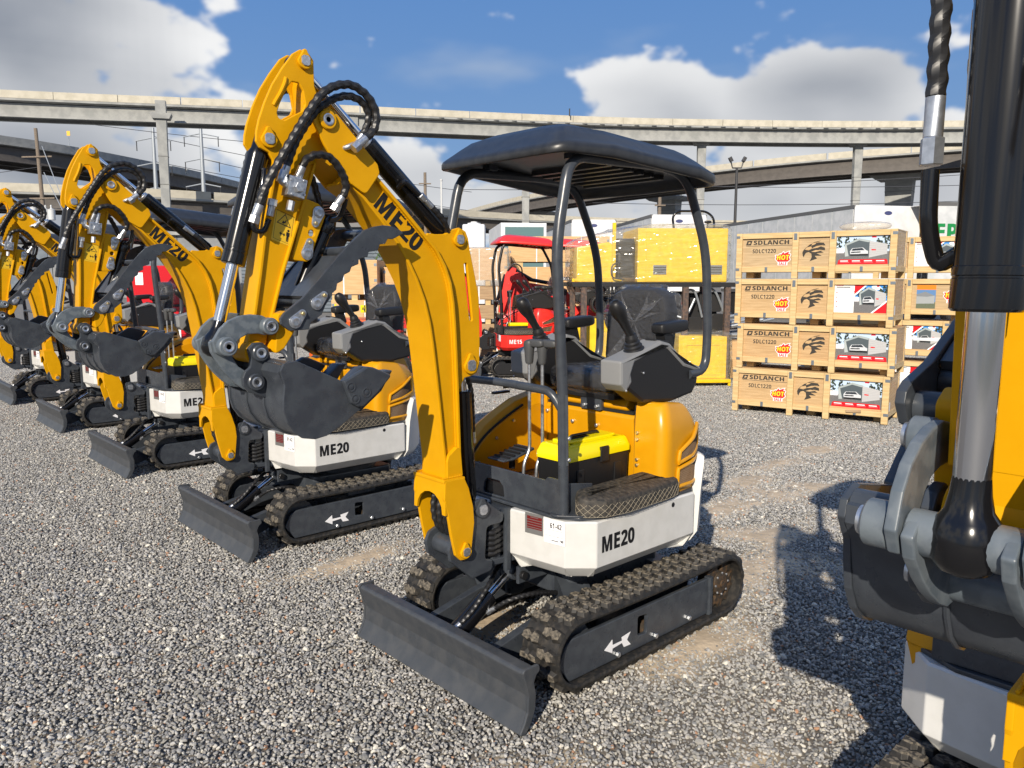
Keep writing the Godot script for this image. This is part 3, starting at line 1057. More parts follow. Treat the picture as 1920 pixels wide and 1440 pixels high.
func grille(h: Node3D, q: Array, side: float) -> void:
	var c := []
	for p in q:
		var a: float = p[0]
		var s := 0.432 if a > 0.05 else sqrt(maxf(0.0, 0.455 * 0.455 - (0.05 - a) * (0.05 - a)))
		s = minf(s, 0.4335)
		c.append([a, p[1], s])
	var on := func(u: float, v: float, out: float) -> Vector3:
		var a: float = lerpf(lerpf(c[0][0], c[1][0], u), lerpf(c[3][0], c[2][0], u), v)
		var y: float = lerpf(lerpf(c[0][1], c[1][1], u), lerpf(c[3][1], c[2][1], u), v)
		var s: float = minf(sqrt(maxf(0.0, 0.455 * 0.455 - (0.05 - a) * (0.05 - a))), 0.432)
		var n := Vector2((a - 0.05) if s < 0.43 else 0.0, s).normalized()
		return V(a + n.x * out, y, (s + n.y * out) * side)
	var g := part(h, "grille", sheet(func(u: float, v: float) -> Vector3: return on.call(u, v, 0.002), 6, 3), "mesh_dark")
	# expanded metal: two sets of crossing wires
	var wires := PackedVector3Array()
	for k in 34:
		for dirn in [1.0, -1.0]:
			var pts := PackedVector3Array()
			for m in 5:
				var v := m / 4.0
				var u: float = (k - 5) / 24.0 + dirn * (v - 0.5) * 0.22
				if u >= 0.0 and u <= 1.0:
					pts.append(on.call(u, v, 0.004))
			if pts.size() > 1:
				wires.append_array(tube(pts, 0.0012, 4))
	var ws := part(g, "wire_mesh", wires, "mesh_tan")
	ws.set_meta("kind", "stuff")
	var rim := PackedVector3Array()
	for k in 4:
		var A: Vector2 = [Vector2(0, 0), Vector2(1, 0), Vector2(1, 1), Vector2(0, 1)][k]
		var B: Vector2 = [Vector2(1, 0), Vector2(1, 1), Vector2(0, 1), Vector2(0, 0)][k]
		for m in 6:
			var w := A.lerp(B, m / 6.0)
			rim.append(on.call(w.x, w.y, 0.003))
	part(h, "grille_rim", tube(rim, 0.009, 8, 0.0, 0.02, true), "yellow_plastic")

func pad(e: Node3D) -> void:
	var o := fillet(flat([0.56, 0.345, 0.60, 0.375, 0.585, 0.42, 0.52, 0.468, 0.40, 0.485, 0.10, 0.472, 0.02, 0.455, 0.0, 0.40, 0.10, 0.30, 0.54, 0.31]), 0.03, 4)
	var c := Vector2.ZERO
	for v in o:
		c += v / o.size()
	var rings := []
	for q in [[0.668, 0.01], [0.675, 0.0], [0.715, 0.0], [0.735, 0.006], [0.742, 0.02], [0.748, 0.06]]:
		var ring := PackedVector3Array()
		for v in shrunk(o, q[1]):
			ring.append(V(v.x, q[0] + 0.02 * clampf((0.45 - v.y) / 0.15, 0.0, 1.0) * (1.0 if q[0] > 0.7 else 0.0), v.y))
		rings.append(ring)
	var p := part(e, "step_pad", loft(rings), "dusty_vinyl")
	# diamond stitching round the edge
	var st := PackedVector3Array()
	var edge := o
	var n := edge.size()
	var run := PackedVector2Array()
	var dist := PackedFloat32Array([0.0])
	for i in n:
		run.append(edge[i])
		if i:
			dist.append(dist[i - 1] + edge[i].distance_to(edge[i - 1]))
	var total: float = dist[n - 1]
	var at := func(d: float, y: float) -> Vector3:
		d = clampf(d, 0.0, total)
		var i := 0
		while i < n - 2 and dist[i + 1] < d:
			i += 1
		var f: float = (d - dist[i]) / maxf(1e-5, dist[i + 1] - dist[i])
		var q := run[i].lerp(run[i + 1], f)
		var ed := (run[i + 1] - run[i]).normalized()
		var nn := Vector2(ed.y, -ed.x)
		if nn.dot(q - c) < 0:
			nn = -nn
		return V(q.x + nn.x * 0.0008, y, q.y + nn.y * 0.0008)
	for k in int(total / 0.034):
		for dirn in [0, 1]:
			var d0 := k * 0.034 - 0.03
			var pts := PackedVector3Array()
			for m in 6:
				pts.append(at.call(d0 + 0.062 * m / 5.0, lerpf(0.672, 0.722, m / 5.0 if dirn == 0 else 1.0 - m / 5.0)))
			st.append_array(tube(pts, 0.0008, 4))
	var seam := PackedVector3Array()
	for k in 60:
		seam.append(at.call(total * k / 59.0, 0.672))
	st.append_array(tube(seam, 0.0009, 4))
	var s := part(p, "stitching", st, "stitch")
	s.set_meta("kind", "stuff")

func cab(e: Node3D) -> void:
	# posts of the canopy
	for side in [1.0, -1.0]:
		var s: float = 0.33 * side
		var p := part(e, "front_post", tube(bent([V(0.618, 0.669, s), V(0.630, 1.15, s), V(0.672, 1.72, s), V(0.60, 2.06, s * 0.98), V(0.10, 2.075, s * 0.95), V(-0.12, 2.07, s * 0.95)], 0.10), 0.0215, 14), "charcoal")
		part(p, "sleeve", tube(PackedVector3Array([V(0.623, 0.875, s), V(0.6305, 1.155, s)]), 0.027, 4), "charcoal")
		bolt(p, V(0.626, 0.985, s + 0.028), V(0, 0, 1), 0.008)
		bolt(p, V(0.625, 0.90, s + 0.028), V(0, 0, 1), 0.008)
		part(e, "rear_post", tube(bent([V(-0.20, 1.165, s), V(-0.335, 1.175, s), V(-0.345, 1.35, s), V(-0.312, 1.73, s), V(-0.14, 2.05, s), V(0.05, 2.078, s * 0.95)], 0.12), 0.0205, 14), "charcoal")
	part(e, "cross_bar", tube(bent([V(0.632, 1.10, 0.322), V(0.648, 1.165, 0.28), V(0.66, 1.175, 0.0), V(0.648, 1.165, -0.28), V(0.632, 1.10, -0.322)], 0.06), 0.017, 12), "charcoal")
	canopy(e)
	# seat on its bracket
	var seat := part(e, "seat", seat_back(), "vinyl")
	part(seat, "cushion", pillow(V(-0.04, 1.135, 0.0), Vector3(0.42, 0.11, 0.40), 0.45, Basis(Vector3(0, 0, 1), 0.05), 28, 14), "vinyl")
	part(seat, "bracket", box(V(0.02, 1.068, 0.0), Vector3(0.18, 0.03, 0.20), 0.008), "charcoal")
	part(seat, "hinge", box(V(0.108, 1.04, 0.02), Vector3(0.025, 0.075, 0.13), 0.008), "charcoal")
	bolt(seat, V(0.1205, 1.02, 0.06), V(1, 0, 0), 0.009)
	bolt(seat, V(0.1205, 1.02, -0.015), V(1, 0, 0), 0.009)
	part(seat, "base", box(V(-0.04, 1.075, 0.0), Vector3(0.34, 0.03, 0.34), 0.008), "black_plastic")
	# clear film over the seat
	var r := RandomNumberGenerator.new()
	r.seed = 3
	var nz := FastNoiseLite.new()
	nz.seed = 8
	nz.frequency = 9.0
	nz.fractal_octaves = 3
	var fold := func(p: Vector3) -> Vector3:
		return p + Vector3(1.0 - 2.2 * absf(nz.get_noise_3dv(p * Vector3(1.6, 0.5, 1.6))), nz.get_noise_3dv(p + Vector3(7, 0, 0)) * 0.6, nz.get_noise_3dv(p + Vector3(0, 5, 0)) * 1.4) * 0.016
	var cover := PackedVector3Array()
	for q in moved(moved(seat_back(), Transform3D(Basis(), -V(-0.245, 1.37, 0))), Transform3D(Basis().scaled(Vector3(1.35, 1.06, 1.08)), V(-0.245, 1.37, 0))):
		cover.append(fold.call(q))
	part(seat, "plastic_cover", cover, "film")
	cover = PackedVector3Array()
	for q in pillow(V(-0.03, 1.135, 0.0), Vector3(0.46, 0.135, 0.44), 0.5, Basis(Vector3(0, 0, 1), 0.05), 34, 16):
		cover.append(fold.call(q))
	part(seat, "plastic_cover", cover, "film")
	# consoles with joysticks and arm rests
	for side in [1.0, -1.0]:
		console(e, side)
	# two travel levers, pedal
	for k in 2:
		var s := -0.035 + 0.06 * k
		var a := 0.455 - 0.02 * k
		var lv := part(e, "travel_lever", tube(bent([V(a + 0.04, 0.72, s), V(a + 0.035, 0.80, s), V(a, 0.85, s), V(a + 0.005, 1.25, s)], 0.03), 0.0075, 10), "zinc")
		part(lv, "grip", lathe(V(a + 0.005, 1.235, s), Vector3.UP, [[0.0, 0.015], [0.01, 0.018], [0.05, 0.021], [0.085, 0.026], [0.098, 0.022], [0.104, 0.01]], 14), "console_dark")
		part(lv, "grip_arm", pillow(V(a + 0.0, 1.325, s + 0.035), Vector3(0.04, 0.036, 0.10), 0.6), "console_dark")
	var pd := part(e, "pedal", plate(fillet(flat([0.37, 0.83, 0.50, 0.80, 0.56, 0.80, 0.56, 0.808, 0.50, 0.81, 0.375, 0.842]), 0.004), -0.20, -0.09, 0.003), "charcoal")
	for k in 5:
		part(pd, "tread_bar", box(V(0.40 + 0.03 * k, 0.8395 - 0.0066 * k, -0.145), Vector3(0.012, 0.006, 0.10), 0.002), "black_plastic")
	part(pd, "pedal_stem", cyl(V(0.46, 0.75, -0.145), V(0.46, 0.812, -0.145), 0.015, 12), "black_plastic")

func seat_back() -> PackedVector3Array:
	var o := fillet(flat([-0.165, 1.14, 0.165, 1.14, 0.185, 1.22, 0.19, 1.44, 0.165, 1.525, 0.09, 1.56, -0.09, 1.56, -0.165, 1.525, -0.19, 1.44, -0.185, 1.22]), 0.04, 4)
	var rings := []
	for q in [[-0.055, 0.05], [-0.052, 0.018], [-0.035, 0.0], [0.015, 0.0], [0.04, 0.015], [0.045, 0.05], [0.038, 0.09]]:
		var ring := PackedVector3Array()
		for v in shrunk(o, q[1]):
			ring.append(V(-0.235 + q[0] - (v.y - 1.14) * 0.10, v.y, v.x))
		rings.append(ring)
	return loft(rings)

func console(e: Node3D, side: float) -> void:
	var prof := fillet(flat([0.285, 1.255, 0.22, 1.268, 0.02, 1.325, -0.04, 1.31, -0.155, 1.225, -0.28, 1.19, -0.27, 1.12, -0.235, 1.075, -0.08, 1.052, 0.135, 1.068, 0.235, 1.13, 0.28, 1.165]), 0.02, 4)
	var s0: float = 0.228 * side
	var s1: float = 0.335 * side
	var c := part(e, "console", plate(prof, s0, s1, 0.016), "black_plastic")
	var trim := fillet(flat([0.295, 1.26, 0.22, 1.276, 0.02, 1.333, -0.045, 1.318, -0.158, 1.232, -0.288, 1.196, -0.284, 1.17, -0.15, 1.205, -0.03, 1.29, 0.02, 1.304, 0.20, 1.250, 0.222, 1.20, 0.215, 1.165, 0.255, 1.125, 0.292, 1.16]), 0.012, 3)
	part(c, "trim", plate(trim, s0 - 0.004 * side, s1 + 0.006 * side, 0.012), "console_grey")
	for p in [[0.14, 1.20], [-0.25, 1.165], [0.262, 1.135]]:
		bolt(c, V(p[0], p[1], s1 + (0.0065 if p[0] > 0.2 else 0.0005) * side), V(0, 0, side), 0.0055)
	# joystick: bellows, stick, grip
	var b := V(0.135, 1.275, 0.285 * side)
	var d := V(0.35, 0.94, 0.0)
	var pr := []
	for k in 5:
		pr.append([0.016 * k, 0.052 - 0.0062 * k])
		pr.append([0.016 * k + 0.010, 0.053 - 0.0062 * k])
	pr.append([0.082, 0.026])
	pr.append([0.095, 0.022])
	var j := part(c, "joystick", lathe(b, d, pr, 22), "black_plastic")
	j.name = "bellows"
	var p0 := b + d * 0.09
	var hd := V(0.62, 0.78, 0.0)
	part(c, "joystick", lathe(p0, hd, [[0.0, 0.018], [0.03, 0.018], [0.085, 0.0225], [0.115, 0.030], [0.14, 0.034], [0.165, 0.031], [0.182, 0.02], [0.187, 0.006]], 18), "black_plastic")
	part(c, "switch_panel", box(V(-0.02, 1.325, 0.285 * side), Vector3(0.10, 0.014, 0.06), 0.004, Basis(Vector3(0, 0, 1), 0.15)), "black_plastic")
	part(c, "arm_rest", pillow(V(-0.115, 1.385, 0.285 * side), Vector3(0.21, 0.055, 0.085), 0.45, Basis(Vector3(0, 0, 1), -0.06), 24, 12), "black_plastic")
	part(c, "arm_rest_stem", beam(V(-0.09, 1.28, 0.285 * side), V(-0.06, 1.37, 0.285 * side), 0.05, 0.05, 0.01), "black_plastic")
	if side > 0:
		var st := part(c, "stop_button", lathe(V(-0.20, 1.205, 0.24), Vector3.UP, [[0.0, 0.018], [0.03, 0.018], [0.032, 0.03], [0.045, 0.03], [0.05, 0.024]], 16), "red_button")
		part(st, "stop_lever", beam(V(-0.20, 1.24, 0.24), V(-0.245, 1.245, 0.24), 0.012, 0.008, 0.002), "red_button")

func canopy(e: Node3D) -> void:
	var o := fillet(flat([0.70, -0.36, 0.72, -0.20, 0.72, 0.20, 0.70, 0.36, 0.45, 0.43, -0.05, 0.47, -0.24, 0.44, -0.27, 0.0, -0.24, -0.44, -0.05, -0.47, 0.45, -0.43]), 0.10, 7)
	var c := Vector2(0.22, 0)
	var base := func(a: float) -> float: return 2.02 + 0.055 * clampf((a + 0.1) / 0.7, -0.4, 1.1) - 0.018 * pow(maxf(0.0, (a - 0.5) / 0.2), 2.0)
	var rings := []
	for q in [[0.12, 0.035], [0.05, 0.03], [0.032, 0.0], [0.02, -0.008], [0.006, -0.008], [0.0, 0.0], [0.0, 0.022], [0.006, 0.036], [0.02, 0.046], [0.045, 0.062], [0.075, 0.084], [0.12, 0.112], [0.18, 0.125], [0.26, 0.131], [0.36, 0.134], [0.50, 0.135]]:
		var ring := PackedVector3Array()
		for v in shrunk(o, minf(q[0], 0.05)):
			var p := v
			if q[0] > 0.05:
				p = v.lerp(c, (q[0] - 0.05) * 2.1)
			var k: float = smoothstep(0.72, 0.50, p.x)
			var y: float = base.call(p.x) + q[1] * lerpf(0.80, 1.0, k)
			y += 0.010 * smoothstep(0.27, 0.16, absf(p.y)) * k * smoothstep(0.10, 0.135, q[1])
			ring.append(V(p.x, y, p.y))
		rings.append(ring)
	var cn := part(e, "canopy", loft(rings, true), "canopy_black", "", 60.0)
	for k in 6:
		part(cn, "rib", box(V(-0.10 + 0.07 * k, base.call(-0.10 + 0.07 * k) + 0.026, 0.0), Vector3(0.03, 0.022, 0.46), 0.005), "canopy_black")
	part(cn, "clip", box(V(0.45, 2.09, -0.30), Vector3(0.05, 0.03, 0.05), 0.004), "charcoal")
	part(cn, "clip", box(V(0.45, 2.09, 0.20), Vector3(0.05, 0.03, 0.05), 0.004), "charcoal")

func boom_and_arm(e: Node3D) -> void:
	# ---- boom
	var front := flat([1.405, 1.915, 1.347, 1.870, 1.280, 1.800, 1.212, 1.722, 1.170, 1.660, 1.135, 1.597, 1.103, 1.522, 1.080, 1.440, 1.065, 1.350, 1.050, 1.231, 1.038, 1.130, 1.024, 1.0, 1.012, 0.90, 1.008, 0.80])
	var back := flat([0.925, 0.80, 0.934, 0.95, 0.940, 1.15, 0.946, 1.314, 0.951, 1.42, 0.958, 1.51, 0.972, 1.585, 0.998, 1.65, 1.038, 1.712, 1.095, 1.766, 1.20, 1.866, 1.33, 1.985])
	var outline := PackedVector2Array()
	outline.append_array(front)
	outline.append_array(back)
	var bm := part(e, "boom", plate(shrunk(outline, 0.004), -0.061, 0.061, 0.003), "yellow", "boom")
	# plates along the front and the back of the box stand proud of its sides
	part(bm, "front_plate", plate(strip(front, 0.012), -0.074, 0.074, 0.003), "yellow")
	part(bm, "back_plate", plate(strip(back, 0.013), -0.078, 0.078, 0.003), "yellow")
	var tip := fillet(flat([1.50, 2.158, 1.455, 2.138, 1.295, 1.985, 1.287, 1.955, 1.345, 1.880, 1.40, 1.912, 1.468, 1.985, 1.497, 2.028, 1.533, 2.095, 1.528, 2.14]), 0.02)
	var lug := fillet(flat([1.09, 1.74, 1.062, 1.766, 1.030, 1.763, 0.986, 1.765, 0.950, 1.783, 0.915, 1.792, 0.885, 1.779, 0.872, 1.752, 0.862, 1.70, 0.838, 1.605, 0.820, 1.527, 0.817, 1.351, 0.820, 1.262, 0.834, 1.232, 0.858, 1.222, 0.896, 1.217, 0.925, 1.17, 0.98, 1.17, 0.99, 1.55, 1.03, 1.68]), 0.006)
	var slot := capsule2(Vector2(0.862, 1.445), Vector2(0.886, 1.652), 0.0075)
	for side in [1.0, -1.0]:
		part(bm, "tip_plate", plate(tip, 0.0785 * side, 0.090 * side, 0.003), "yellow")
		part(bm, "lug_plate", plate(lug, 0.040 * side, 0.056 * side, 0.003, [slot]), "yellow")
		steel_pin(e, ARM_BASE, 0.0565 * side, 0.0175, "boom", "yellow", side)
		steel_pin(e, LIFT_TOP, 0.0565 * side, 0.021, "boom", "yellow", side)
		round_pin(e, TIP, 0.0905 * side, 0.101 * side, 0.031, "yellow", "boom")
		# fork at the foot
		var fk := fillet(flat([1.032, 0.835, 0.938, 0.835, 0.915, 0.789, 0.893, 0.710, 0.888, 0.644, 0.906, 0.517, 0.927, 0.502, 0.960, 0.505, 0.985, 0.531, 1.006, 0.621, 1.020, 0.703, 1.036, 0.765]), 0.012)
		var f := part(bm, "foot_fork", plate(fk, 0.086 * side, 0.101 * side, 0.003), "yellow")
		f.name = "foot_fork"
		part(bm, "doubler", plate(fillet(flat([1.006, 0.836, 1.006, 0.905, 1.0, 0.925, 0.956, 0.955, 0.940, 0.945, 0.930, 0.836]), 0.006), 0.0615 * side, 0.083 * side, 0.002), "yellow")
		steel_pin(e, FOOT, 0.1015 * side, 0.017, "boom", "yellow", side)
	# front cover with its arch, and the cross wall on top
	var arch := PackedVector2Array([Vector2(-0.1005, 0.835), Vector2(0.1005, 0.835), Vector2(0.1005, 0.70)])
	for i in 9:
		arch.append(Vector2(cos(PI * i / 8.0) * 0.082, 0.70 + sin(PI * i / 8.0) * 0.078))
	arch.append(Vector2(-0.1005, 0.70))
	part(bm, "front_cover", ext(arch, 0.0, 0.012, Transform3D(Basis(V(0, 0, 1), Vector3(-0.04, 1, 0).normalized(), V(1, 0.04, 0)), V(1.051, 0.0, 0)), 0.002), "yellow")
	part(bm, "cross_wall", slab(flat([0.935, -0.10, 1.035, -0.10, 1.035, 0.10, 0.935, 0.10]), 0.825, 0.839, 0.003), "yellow")
	for side in [1.0, -1.0]:
		var seam := []
		for i in range(1, back.size() - 1):
			seam.append(V(back[i].x + 0.0155, back[i].y - 0.002, 0.0635 * side))
		part(bm, "weld_bead", tube(spline(seam, 4), 0.0035, 6, 0.18, 0.012), "yellow")
		part(bm, "weld_bead", tube(spline([V(1.300, 1.972, 0.079 * side), V(1.291, 1.953, 0.079 * side), V(1.318, 1.914, 0.079 * side), V(1.346, 1.884, 0.079 * side)], 4), 0.004, 6, 0.18, 0.012), "yellow")
		part(bm, "weld_bead", tube(spline([V(1.03, 0.842, 0.085 * side), V(0.985, 0.842, 0.086 * side), V(0.94, 0.842, 0.085 * side)], 4), 0.004, 6, 0.18, 0.012), "yellow")
	letters(bm, "ME20", "decal_black", V(1.194, 1.797, 0.0612), V(-0.74, -0.67, 0), V(-0.67, 0.74, 0), 0.068, 0.98)
	# fitting through the boom side, loops of hose
	part(e, "elbow_fitting", tube(bent([V(1.425, 2.024, 0.07), V(1.42, 2.026, 0.098), V(1.375, 2.048, 0.112)], 0.02), 0.009, 10), "zinc", "boom")
	hose(e, [V(1.360, 2.060, 0.12), V(1.329, 2.091, 0.122), V(1.320, 2.139, 0.124), V(1.347, 2.188, 0.124), V(1.399, 2.218, 0.122), V(1.445, 2.216, 0.12), V(1.490, 2.197, 0.118), V(1.529, 2.161, 0.115), V(1.585, 2.080, 0.11), V(1.644, 1.987, 0.105), V(1.70, 1.89, 0.098), V(1.725, 1.825, 0.09)], 0.0135, "boom")
	hose(e, [V(1.356, 2.074, 0.095), V(1.340, 2.107, 0.10), V(1.338, 2.147, 0.104), V(1.365, 2.178, 0.106), V(1.412, 2.188, 0.105), V(1.461, 2.174, 0.10), V(1.500, 2.149, 0.094), V(1.531, 2.119, 0.088), V(1.588, 2.035, 0.082), V(1.624, 1.950, 0.078)], 0.0125, "boom")
	hose(e, [V(1.572, 1.953, 0.08), V(1.562, 1.974, 0.085), V(1.536, 1.990, 0.09), V(1.505, 1.995, 0.092), V(1.474, 1.987, 0.09), V(1.447, 1.963, 0.088), V(1.423, 1.931, 0.082), V(1.413, 1.895, 0.075), V(1.425, 1.870, 0.07)], 0.0125, "boom")
	# ---- arm cylinder and lift cylinder
	var ab := V(ARM_BASE.x, ARM_BASE.y, 0)
	var at := V(ARM_TOP.x, ARM_TOP.y, 0)
	var ad := (at - ab).normalized()
	var al := ab.distance_to(at)
	var ac := part(e, "arm_cylinder", lathe(ab, ad, [[-0.03, 0.02], [0.03, 0.03], [0.05, 0.036], [0.475, 0.036], [0.48, 0.033]], 24), "black_gloss", "armbarrel")
	part(ac, "gland", cyl(ab + ad * 0.48, ab + ad * 0.495, 0.028, 20), "zinc")
	part(ac, "feed_pipe", tube(bent([ab + ad * 0.30 + V(0.024, -0.024, 0.03), ab + ad * 0.31 + V(0.012, -0.006, 0.056), ab + ad * 0.24 + V(0.004, -0.004, 0.062)], 0.02), 0.010, 10), "black_gloss")
	var hs := part(ac, "hose", tube(spline([ab + ad * 0.17 + V(0.0, 0.0, 0.064), ab + ad * 0.09 + V(0.0, -0.002, 0.062), ab + ad * 0.02 + V(0.0, -0.03, 0.02)], 6), 0.011, 9, 0.08, 0.026), "hose")
	hs.name = "hose"
	part(ac, "fitting", fitting(ab + ad * 0.17 + V(0.0, 0.0, 0.064), ab + ad * 0.235 + V(0.003, -0.002, 0.063), 0.011), "zinc")
	var ar := part(e, "arm_cylinder_rod", cyl(at - ad * (al - 0.40), at, 0.0185, 20), "chrome", "armrod")
	part(ar, "rod_eye", cyl(at + V(0, 0, -0.03), at + V(0, 0, 0.03), 0.03, 20), "black_gloss")
	var lb := V(LIFT_BASE.x, LIFT_BASE.y, 0)
	var lt := V(LIFT_TOP.x, LIFT_TOP.y, 0)
	var ld := (lt - lb).normalized()
	var lc := part(e, "lift_cylinder", lathe(lb, ld, [[-0.03, 0.02], [0.02, 0.03], [0.04, 0.036], [0.47, 0.036], [0.475, 0.03]], 24), "black_gloss", "liftbarrel")
	hose(lc, [lb + ld * 0.30 + V(-0.045, 0, 0.0), lb + ld * 0.38 + V(-0.047, 0, 0.0), lb + ld * 0.47 + V(-0.042, 0, 0.005), lb + ld * 0.53 + V(-0.02, 0.0, 0.01)], 0.010, "", true)
	part(e, "lift_cylinder_rod", cyl(lt - ld * 0.2, lt, 0.0185, 18), "chrome", "liftrod")
	# ---- arm
	var beamo := fillet(flat([1.63, 2.03, 1.655, 1.925, 1.685, 1.80, 1.716, 1.617, 1.742, 1.480, 1.762, 1.39, 1.752, 1.338, 1.720, 1.338, 1.698, 1.40, 1.680, 1.469, 1.634, 1.617, 1.575, 1.778, 1.505, 1.975, 1.48, 2.05, 1.52, 2.07]), 0.012)
	var am := part(e, "arm", plate(beamo, -0.042, 0.042, 0.004), "yellow", "arm")
	part(am, "front_plate", plate(strip(flat([1.648, 1.955, 1.657, 1.925, 1.687, 1.80, 1.718, 1.617, 1.744, 1.480, 1.752, 1.44]), 0.012), -0.052, 0.052, 0.003), "yellow")
	part(am, "back_plate", plate(strip(flat([1.688, 1.44, 1.678, 1.469, 1.632, 1.617, 1.573, 1.778, 1.503, 1.975]), 0.010), -0.053, 0.053, 0.003), "yellow")
	var lugo := fillet(flat([1.548, 2.320, 1.520, 2.314, 1.502, 2.294, 1.502, 2.258, 1.502, 2.215, 1.488, 2.175, 1.45, 2.14, 1.442, 2.095, 1.462, 2.055, 1.505, 1.975, 1.60, 1.93, 1.652, 1.925, 1.656, 1.968, 1.668, 1.990, 1.697, 2.002, 1.709, 2.02, 1.706, 2.05, 1.697, 2.085, 1.676, 2.14, 1.648, 2.198, 1.613, 2.252, 1.575, 2.302]), 0.008)
	var eye := fillet(flat([1.580, 2.217, 1.556, 2.216, 1.543, 2.195, 1.536, 2.154, 1.545, 2.133, 1.612, 2.094, 1.630, 2.099, 1.635, 2.114, 1.624, 2.143, 1.594, 2.20]), 0.008)
	for side in [1.0, -1.0]:
		part(am, "lug_plate", plate(lugo, 0.0365 * side, 0.0485 * side, 0.003, [eye]), "yellow")
		steel_pin(e, ARM_TOP, 0.049 * side, 0.016, "arm", "yellow", side)
		steel_pin(e, Vector2(1.669, 2.03), 0.049 * side, 0.017, "arm", "yellow", side)
	part(am, "web", plate(flat([1.530, 2.10, 1.538, 2.215, 1.524, 2.27, 1.512, 2.27, 1.514, 2.2, 1.506, 2.12]), -0.036, 0.036, 0.002), "yellow")
	part(am, "weld_bead", tube(spline([V(1.601, 2.225, 0.047), V(1.607, 2.205, 0.0485), V(1.622, 2.175, 0.048), V(1.639, 2.148, 0.048), V(1.646, 2.135, 0.047)], 5), 0.0065, 8), "yellow")
	part(am, "bucket_hub", cyl(V(1.740, 1.370, -0.054), V(1.740, 1.370, 0.054), 0.036, 24), "yellow")
	var tb := fillet(flat([1.60, 1.66, 1.545, 1.655, 1.527, 1.667, 1.517, 1.704, 1.501, 1.742, 1.490, 1.767, 1.474, 1.804, 1.476, 1.826, 1.497, 1.845, 1.545, 1.86]), 0.012)
	var dot := circle(Vector2(1.526, 1.748), 0.0105, 14)
	for side in [1.0, -1.0]:
		part(am, "thumb_bracket", plate(tb, 0.030 * side, 0.042 * side, 0.003, [dot]), "yellow")
	keeper(e, Vector2(1.501, 1.815), Vector2(1.514, 1.780), 0.043, "arm")
	keeper(e, Vector2(1.547, 1.682), Vector2(1.537, 1.718), 0.043, "arm")
	part(am, "thumb_lug", plate(fillet(flat([1.695, 1.36, 1.66, 1.38, 1.625, 1.43, 1.62, 1.47, 1.64, 1.50, 1.68, 1.49]), 0.015), -0.09, 0.09, 0.004), "yellow")
	# warning label
	var wl := part(am, "warning_label", plate(fillet(flat([1.650, 1.817, 1.582, 1.792, 1.602, 1.702, 1.670, 1.724]), 0.003), 0.0425, 0.0432, 0.0), "decal_yellow")
	var u := Vector2(-0.938, -0.346)
	var v := Vector2(-0.19, 0.982)
	var c0 := Vector2(1.626, 1.759)
	var on := func(x: float, y: float) -> Vector2: return c0 + u * x + v * y
	var tri := PackedVector2Array([on.call(-0.026, 0.010), on.call(0.026, 0.010), on.call(0.0, 0.047)])
	var tin := PackedVector2Array([on.call(-0.0215, 0.0126), on.call(0.0215, 0.0126), on.call(0.0, 0.043)])
	part(wl, "triangle_mark", plate(tri, 0.0432, 0.0436, 0.0, [tin]), "decal_black")
	part(wl, "person_mark", plate(PackedVector2Array([on.call(-0.008, 0.016), on.call(-0.004, 0.024), on.call(0.001, 0.022), on.call(0.004, 0.028), on.call(0.007, 0.03), on.call(0.005, 0.02), on.call(0.0, 0.017), on.call(-0.003, 0.014)]), 0.0432, 0.0436, 0.0), "decal_black")
	part(wl, "person_mark", plate(PackedVector2Array([on.call(0.014, -0.036), on.call(0.014, -0.018), on.call(0.012, -0.018), on.call(0.012, -0.006), on.call(0.024, -0.006), on.call(0.024, -0.018), on.call(0.022, -0.018), on.call(0.022, -0.036), on.call(0.019, -0.036), on.call(0.018, -0.02), on.call(0.017, -0.036)]), 0.0432, 0.0436, 0.0), "decal_black")
	part(wl, "head_mark", plate(circle(on.call(0.018, -0.001), 0.004, 12), 0.0432, 0.0436, 0.0), "decal_black")
	part(wl, "arrow_mark", plate(PackedVector2Array([on.call(-0.012, -0.018), on.call(-0.006, -0.012), on.call(-0.006, -0.0165), on.call(0.003, -0.0165), on.call(0.003, -0.012), on.call(0.009, -0.018), on.call(0.003, -0.024), on.call(0.003, -0.0195), on.call(-0.006, -0.0195), on.call(-0.006, -0.024)]), 0.0432, 0.0436, 0.0), "decal_black")
	var bo := PackedVector2Array([on.call(-0.031, -0.041), on.call(0.031, -0.041), on.call(0.031, 0.0495), on.call(-0.031, 0.0495)])
	part(wl, "border_mark", plate(bo, 0.0432, 0.0435, 0.0, [shrunk(bo, 0.0009)]), "decal_black")
	# valve block
	var vb := part(e, "valve_block", box(V(1.600, 1.885, 0.076), Vector3(0.060, 0.062, 0.045), 0.003, Basis(Vector3(0, 0, 1), 0.22)), "zinc", "arm")
	part(vb, "plug", cyl(V(1.597, 1.885, 0.098), V(1.597, 1.885, 0.112), 0.017, 6), "zinc")
	part(vb, "plug", cyl(V(1.612, 1.845, 0.076), V(1.620, 1.812, 0.076), 0.012, 6), "zinc")
	part(vb, "elbow", tube(bent([V(1.625, 1.89, 0.076), V(1.650, 1.905, 0.08), V(1.637, 1.935, 0.08)], 0.012), 0.011, 8), "zinc")
	part(vb, "nipple", cyl(V(1.585, 1.91, 0.076), V(1.565, 1.965, 0.076), 0.011, 8), "zinc")
	for q in [[0.022, 0.022], [-0.022, 0.022], [0.022, -0.022], [-0.022, -0.022]]:
		bolt(vb, V(1.600 + q[0], 1.885 + q[1], 0.0985), V(0, 0, 1), 0.004)
	# ---- bucket cylinder
	var k0 := V(1.669, 2.03, 0)
	var k1 := V(1.850, 1.397, 0)
	var kd := (k1 - k0).normalized()
	var kc := part(e, "bucket_cylinder", lathe(k0, kd, [[-0.028, 0.022], [0.03, 0.026], [0.05, 0.0355], [0.395, 0.0355], [0.40, 0.032]], 26), "black_gloss", "arm")
